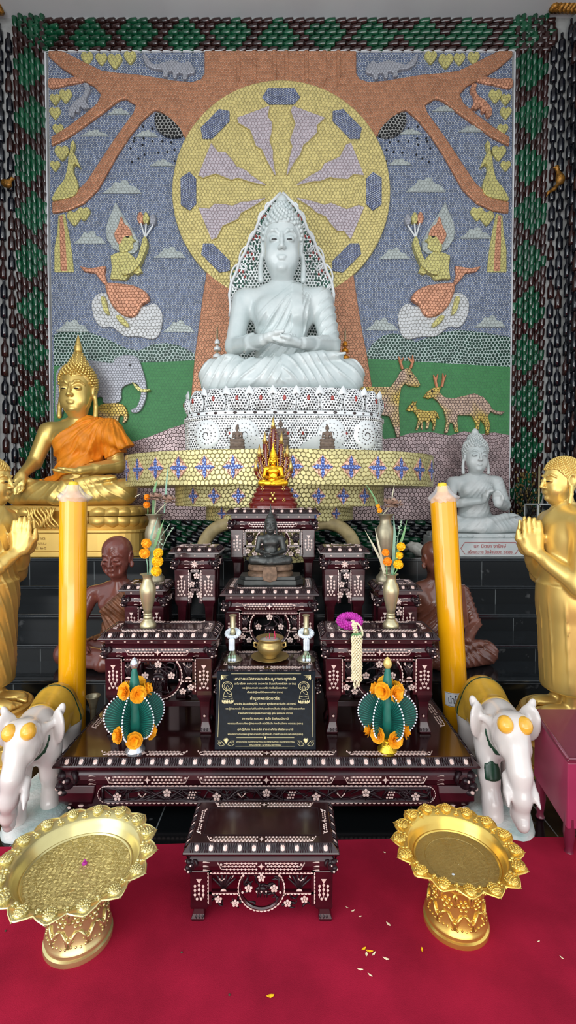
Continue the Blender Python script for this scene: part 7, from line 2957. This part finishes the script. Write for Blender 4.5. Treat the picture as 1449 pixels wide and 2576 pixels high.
def tray(label, x, y, R, h, pal, n, rb, turn=0.0):
    m1_, m2_ = M['tray_' + pal], M['tray_' + pal + '_eng']
    t = thing('pedestal_tray', label, 'tray', (x, y, .010), turn)
    k = rb / .107
    mb = MB()
    mb.lathe([(rb, 0), (rb * 1.01, .006), (rb, .016), (rb * .94, .020), (rb * .93, .030), (rb * .97, .034), (rb * .95, .040), (rb * .90, .050), (rb * .84, .080), (rb * .79, .110), (rb * .755, .140), (rb * .75, .160), (rb * .80, .178), (rb * .95, h - .058), (rb * 1.2, h - .047)], 56)
    ft = mb.build('foot', m1_, t, smooth='auto')
    mb = MB()
    rr = random.Random(int(R * 1000))
    def fr(zz):
        return rb * float(np.interp(zz, [.045, .08, .11, .14, .16, .178], [.91, .84, .79, .755, .75, .80]))

    def on(a, zz, out=0.0):
        return ((fr(zz) + out) * math.cos(a), (fr(zz) + out) * math.sin(a), zz)
    for j in range(10):                                           # raised pattern of leaves and beads round the foot
        a = 2 * PI * j / 10
        for zz, s in ((.125, .013), (.072, .010)):
            aa = a + (PI / 10 if zz < .1 else 0)
            mb.ball(on(aa, zz, .001), (s * .6,) * 3, 8, 5)
            for q in range(6):
                b = 2 * PI * q / 6
                mb.ball(on(aa + s * 1.15 * math.cos(b) / fr(zz), zz + s * 1.15 * math.sin(b)), (s * .48,) * 3, 7, 5)
        for e in (-1, 1):
            mb.tube([on(a + e * .30, .052), on(a + e * .22, .078, .002), on(a + e * .10, .096, .003), on(a, .098)], [.003, .006, .005, .002], 6)
            mb.tube([on(a + e * .30, .165), on(a + e * .24, .150, .002), on(a + e * .28, .132, .002), on(a + e * .30, .12)], [.002, .005, .005, .002], 6)
        for q in range(4):
            mb.ball(on(a + (q - 1.5) * .15, .054 + rr.uniform(-.003, .003)), (.0045,) * 3, 6, 4)
            mb.ball(on(a + (q - 1.5) * .15, .168 + rr.uniform(-.003, .003)), (.0045,) * 3, 6, 4)
    mb.build('raised_ornament', m1_, ft, smooth=True)
    mb = MB()
    zf = h - .036
    mb.lathe([(0, zf - .004), (R * .60, zf - .004), (R * .84, zf - .004), (R * .86, zf), (R * .875, zf), (R * .885, zf - .003), (R * .95, zf + .016), (R, h), (R * 1.02, h + .002), (R * 1.01, h - .004), (R * .96, zf + .008), (R * .88, zf - .010), (0, zf - .010)], 72)
    bw = mb.build('bowl', m1_, t, smooth='auto')
    mb = MB()
    mb.lathe([(0, zf - .0035), (R * .62, zf - .0035), (R * .63, zf - .002), (R * .65, zf - .0035), (R * .835, zf - .0035), (R * .835, zf - .0045), (0, zf - .0045)], 64)
    mb.build('engraved_floor', m2_, bw)
    # rim of pointed petals with scaly bosses
    mb, bs_ = MB(), MB()
    wd_ = 2 * PI * R / n
    prof = lambda q: R + .052 * q
    for j in range(n):
        a = 2 * PI * j / n
        vs, fs = [], []
        NR, NC = 6, 7
        for i in range(NR):
            q = i / (NR - 1)
            half = .5 if q < .55 else .5 * (1 - ((q - .55) / .45) ** 1.6)
            for c_ in range(NC):
                u = -1 + 2 * c_ / (NC - 1)
                aa = a + u * half * 2 * PI / n
                rad = R * 1.01 + .066 * q * (1 - .12 * abs(u)) * (R / .196) ** .3
                zz = h + .016 * math.sin(q * PI * .7) - .002 * q
                if i == NR - 1:
                    aa = a + u * .02
                vs.append((rad * math.cos(aa), rad * math.sin(aa), zz))
        for i in range(NR - 1):
            for c_ in range(NC - 1):
                p0 = i * NC + c_
                fs.append((p0, p0 + NC, p0 + NC + 1, p0 + 1))
        mb.add(vs, fs)
        ed = [vs[i * NC] for i in range(NR)] + [vs[i * NC + NC - 1] for i in range(NR - 1, -1, -1)]
        mb.tube(ed, .0028, 5)
        cr = R + .030
        cz = h + .013
        er, et = Vector((math.cos(a), math.sin(a), 0)), Vector((-math.sin(a), math.cos(a), 0))
        c0 = er * cr + Vector((0, 0, cz))
        Mb = Matrix((( er.x, et.x, 0, c0.x), (er.y, et.y, 0, c0.y), (0, 0, 1, c0.z), (0, 0, 0, 1)))
        bs_.ball((0, 0, 0), (.024, .020, .013), 10, 6, 0, Mb)
        for q, (dr, s, m_) in enumerate(((.017, .010, 4), (.009, .015, 6), (0, .0175, 7), (-.009, .016, 6), (-.017, .010, 4))):
            for b in range(m_):
                u = (b - (m_ - 1) / 2) / max(1, (m_ - 1) / 2)
                bs_.ball((dr, u * s, .0135 - .0065 * u * u - dr * dr * 14), (.0036, .0034, .0028), 6, 4, 0, Mb)
        a2 = a + PI / n
        for q in range(3):
            rad = R + .012 + q * .011
            bs_.ball((rad * math.cos(a2), rad * math.sin(a2), h + .010), (.0068 - .001 * q,) * 3, 7, 5)
            bs_.ball((rad * math.cos(a2 + .035), rad * math.sin(a2 + .035), h + .007), .0045, 6, 4)
            bs_.ball((rad * math.cos(a2 - .035), rad * math.sin(a2 - .035), h + .007), .0045, 6, 4)
    rim = mb.build('petal_rim', m1_, t, smooth='auto')
    bs_.build('embossed_boss', m1_, rim, smooth=True)
    return t, zf + .008


LTx, LTy = -.712, 1.555
tr, zf = tray('large pale brass pedestal tray with petal rim on the red carpet, left', LTx, LTy, .200, .272, 'pale', 16, .110, .1)
RTx, RTy = .592, 1.615
tr2, zf2 = tray('smaller bright gold pedestal tray with petal rim on the red carpet, right', RTx, RTy, .166, .262, 'gold', 16, .110, .25)


def scrap(name, label, cat, px, py, Z, pts, mt, rot=0.0, thick=.0012, group=None):
    p = atz(px, py, Z)
    mb = MB()
    mb.slab(pts, .0003, thick)
    o = mb.build(name, mt, None, loc=p)
    for v in o.data.vertices:                                    # curl the petal a little
        v.co.z += 2.2 * (v.co.x ** 2 + v.co.y ** 2) ** .5 * .25 * (1 if v.co.z > .0006 else 1) * .5
    o.rotation_euler = (0, 0, rot)
    tag(o, label, cat, group)
    return o


def petal_pts(l, w):
    return [(-l, 0), (-l * .4, w * .8), (l * .3, w), (l, w * .3), (l * .8, -w * .4), (l * .1, -w), (-l * .5, -w * .6)]


mb = MB()
mb.ball((0, 0, .009), (.009, .009, .012), 12, 8)
mb.tube([(0, 0, .018), (.001, 0, .026)], [.006, .002], 8)
q = atz(213, 2172, zf)
o = mb.build('purple_bud', M['purple'], None, smooth=True, loc=(q.x, q.y, zf - .012))
tag(o, 'small purple bud standing in the middle of the left brass tray', 'flower bud')
scrap('fallen_petal', 'thin yellow petal lying in the left brass tray', 'petal', 212, 2117, zf - .0115, petal_pts(.013, .004), M['marigold_y'], .5)
scrap('fallen_petal', 'thin yellow petal lying in the right gold tray', 'petal', 1126, 2153, zf2 - .0115, petal_pts(.008, .0025), M['marigold_y'], .1)
for px, py, r, lb, mt in ((1153, 2182, .006, 'white bud lying in the right gold tray, nearest its centre', M['jasmine']), (1140, 2207, .007, 'greyish white bud lying in the right gold tray, lower left', M['pale_flower']), (1170, 2219, .004, 'tiny dark seed lying in the right gold tray', M['lotus_core'])):
    q = atz(px, py, zf2 - .012)
    mb = MB()
    mb.ball((0, 0, r * .8), (r * 1.2, r, r), 9, 6)
    tag(mb.build('fallen_bud', mt, None, smooth=True, loc=q), lb, 'flower bud')
cz = .010
grp = 'petals fallen on the red carpet'
sp = [(888, 2292, .008, .0025, .4), (906, 2306, .006, .002, .1), (873, 2284, .006, .0015, -.6), (977, 2326, .010, .004, -.9), (915, 2388, .009, .004, .5), (929, 2394, .013, .004, -.2), (940, 2401, .010, .003, .7), (922, 2402, .008, .004, 1.4), (971, 2413, .011, .0035, -.4), (1062, 2391, .009, .003, 1.4), (906, 2440, .010, .0025, -.2), (931, 2454, .009, .0025, -.7), (680, 2507, .012, .005, .1), (1413, 2410, .007, .002, -1.0), (967, 2145, .006, .002, -.6), (1355, 2369, .005, .002, .3)]
for px, py, l, w, a in sp:
    scrap('fallen_petal', 'small yellow or straw-coloured petal scrap lying on the red carpet', 'petal', px, py, cz, petal_pts(l, w), M['marigold_y'] if (px in (929, 915, 680, 1062)) else M['jasmine'], a, group=grp)
for px, py in ((457, 2397), (14, 2343), (577, 2504)):
    q = atz(px, py, cz)
    mb = MB()
    mb.ball((0, 0, .002), (.004, .003, .0028), 7, 5)
    tag(mb.build('debris_crumb', M['lotus_core'], None, smooth=True, loc=q), 'tiny dark crumb lying on the red carpet', 'debris', 'crumbs on the carpet')

# --- maroon enamelled donation box at the right edge
bx = thing('donation_box', 'maroon enamelled metal box with a sloping lid at the right edge', 'box', (1.165, 1.92, 0))
w_, d_ = .40, .27
zb0, zf1, zb1 = .12, .415, .50


def quadbox(v):
    return MB().add(v, [(3, 2, 1, 0), (4, 5, 6, 7), (0, 1, 5, 4), (1, 2, 6, 5), (2, 3, 7, 6), (3, 0, 4, 7)])


quadbox([(0, 0, zb0), (w_, 0, zb0), (w_, d_, zb0 + .07), (0, d_, zb0 + .07), (0, 0, zf1 - .012), (w_, 0, zf1 - .012), (w_, d_, zb1 - .012), (0, d_, zb1 - .012)]).build('body', M['red_metal'], bx, bevel=.006)
lid = quadbox([(-.008, -.010, zf1 - .010), (w_ + .008, -.010, zf1 - .010), (w_ + .008, d_ + .004, zb1 - .010), (-.008, d_ + .004, zb1 - .010), (-.008, -.010, zf1 + .006), (w_ + .008, -.010, zf1 + .006), (w_ + .008, d_ + .004, zb1 + .006), (-.008, d_ + .004, zb1 + .006)]).build('lid', M['red_metal_dark'], bx, bevel=.004)
mb = MB()
for a, b in (((.0, 0), (w_, 0)), ((0, 0), (0, d_))):
    mb.tube([(a[0] + (.0 if a[0] else -.004), a[1] - .006, zf1 + .008 + (zb1 - zf1) * a[1] / d_), (b[0] - (.004 if not b[0] else 0), b[1], zf1 + .008 + (zb1 - zf1) * b[1] / d_)], .007, 6)
mb.build('lid_edge', M['red_metal_dark'], lid, smooth=True)
for x in (.022, w_ - .022):
    for y in (.022, d_ - .022):
        mb = MB()
        mb.lathe([(.016, 0), (.020, .006), (.014, .02), (.018, .05), (.024, .09), (.022, zb0 + .07)], 14, M=Matrix.Translation((x, y, .0)))
        mb.build('leg', M['red_metal_dark'], bx, smooth='auto')
mb = MB()
mb.box((.055, -.004, .27), (.004, .008, .24))
mb.box((w_ - .055, -.004, .27), (.004, .008, .24))
mb.box((w_ / 2, -.004, .39), (w_ - .11, .008, .004))
mb.box((w_ / 2, -.004, .15), (w_ - .11, .008, .004))
mb.build('panel_bead', M['red_metal_dark'], bx)

# --- glass case and gilded tree on the right of the ledge
q0 = at(1337, 1330, 4.5)
t = thing('glass_case', 'clear glass case with brass edges on the ledge behind the right disciple', 'case', (q0.x + .14, 4.52, LEDGE))
mb = MB()
cw_, ch_ = .27, .50
for sx in (-1, 1):
    for sy in (-1, 1):
        mb.box((sx * cw_ / 2, sy * .12, ch_ / 2), (.012, .012, ch_))
    mb.box((0, sx * .12, ch_ - .006), (cw_, .012, .012))
    mb.box((sx * cw_ / 2, 0, ch_ - .006), (.012, .24, .012))
mb.box((0, 0, .006), (cw_, .25, .012))
mb.build('edge_frame', M['cement'], t)
for nm, c, d in (('front_pane', (0, -.118, ch_ / 2), (cw_ - .012, .004, ch_ - .02)), ('side_pane', (-cw_ / 2 + .002, 0, ch_ / 2), (.004, .228, ch_ - .02)), ('side_pane', (cw_ / 2 - .002, 0, ch_ / 2), (.004, .228, ch_ - .02))):
    MB().box(c, d).build(nm, M['pane'], t)
q1 = at(1332, 1230, 4.78)
t = thing('gilded_tree', 'dark little tree with gilt leaves on a brass rod in the right corner', 'ornament', (q1.x - .02, 4.80, LEDGE))
mb = MB()
mb.tube([(0, 0, 0), (.01, 0, .4), (-.01, 0, .62)], [.03, .02, .012], 8)
rr = random.Random(5)
for k in range(26):
    a = rr.uniform(0, 2 * PI)
    z = rr.uniform(.25, .62)
    r = rr.uniform(.05, .13)
    mb.tube([(0, 0, z - .05), (r * .6 * math.cos(a), r * .5 * math.sin(a), z + .05), (r * math.cos(a), r * .6 * math.sin(a), z + .10)], [.008, .006, .003], 5)
mb.build('branch', M['black'], t, smooth=True)
mb = MB()
for k in range(150):
    a = rr.uniform(0, 2 * PI)
    z = rr.uniform(.22, .82)
    r = rr.uniform(.03, .14) * (1.15 - abs(z - .5))
    mb.ball((r * math.cos(a), r * .7 * math.sin(a), z), (.012, .006, .014), 5, 4)
mb.build('gilt_leaves', M['leaf_gilt'] if 'leaf_gilt' in M else M.setdefault('leaf_gilt', mat('dull_gilt', (86, 70, 30), .4, metal=.6, var=.5, vs=40)), t)
mb = MB()
mb.tube([(.075, -.10, 0), (.075, -.10, .87)], .010, 8)
mb.build('brass_rod', M['brass'], t, smooth=True)

# --- pale rock lying on the ledge behind the right yellow candle
q = at(1058, 1365, 4.42)
G = Field((-.2, -.12, -.02), (.2, .12, .2), .012)
G.ell((0, 0, .06), (.13, .08, .06), .03, rot=(0, .4, 0))
G.ell((.07, 0, .03), (.08, .07, .05), .03)
G.disp(lambda X, Y, Z: .01 * np.sin(X * 60) * np.sin(Z * 70 + Y * 40))
G.clip(lambda X, Y, Z: -Z + 0 * X + 0 * Y)
tag(build_np('white_rock', [G.mesh()], M['stone_white'], None, 1.0, (q.x, 4.44, LEDGE)), 'pale weathered rock lying on the black ledge behind the right candle', 'rock')

# --- gilt corbel ornaments at the top corners and a gilt bird on the right wall
M['old_gilt'] = mat('old_gilt', (150, 104, 40), .4, metal=.6, var=.5, vs=30, bump=.6, bs=60, dist=.008)


def corbel(label, x, z, sx):
    t = thing('gilt_corbel', label, 'ornament', (x, WY - .10, z))
    mb = MB()
    rr = random.Random(3)
    for k in range(7):
        a = k / 6
        mb.tube([(sx * (.02 + .04 * k), 0, 0), (sx * (.05 + .045 * k), -.03, .06), (sx * (.03 + .05 * k), -.04, .13 + .03 * k), (sx * (.08 + .05 * k), -.03, .17 + .03 * k)], [.03, .035, .025, .006], 7)
    for k in range(5):
        mb.ball((sx * (.05 + .05 * k), -.03, .03 + .03 * k), (.04, .03, .03), 8, 6)
    mb.build('carved_scroll', M['old_gilt'], t, smooth=True)


corbel('gilt carved corbel under the ceiling at the top right corner', at(1368, 45, WY).x, at(1368, 55, WY).z, 1)
corbel('gilt carved corbel under the ceiling at the top left corner', at(25, 45, WY).x, at(25, 60, WY).z, -1)
q = at(1402, 455, WY - .12)
t = thing('gilt_bird', 'little gilt bird figure fixed to the dark bottle wall, upper right', 'ornament', q)
G = Field((-.16, -.1, -.2), (.16, .1, .2), .008)
G.ell((.03, 0, .02), (.045, .04, .06), .03, rot=(0, -.3, 0))
G.cap((.02, 0, .06), (-.005, 0, .12), .022, .018, .02)
G.ell((-.008, -.005, .135), (.024, .02, .024), .015)
G.cap((-.03, 0, .135), (-.055, 0, .128), .010, .003, .01)
G.chain([(.01, 0, -.03), (-.03, 0, -.08), (-.09, 0, -.12), (-.11, 0, -.16)], [.02, .018, .014, .006], .02)
build_np('body', [G.mesh()], M['old_gilt'], t)
q = at(16, 462, WY - .1)
G = Field((-.12, -.08, -.1), (.12, .08, .1), .008)
G.ell((0, 0, 0), (.06, .035, .04), .02, rot=(0, .4, 0))
G.chain([(.03, 0, .02), (.06, 0, .05), (.09, 0, .05)], [.02, .014, .006], .02)
tag(build_np('gilt_fragment', [G.mesh()], M['old_gilt'], None, 1.0, q), 'little gilt scroll fixed to the dark bottle wall, upper left', 'ornament')
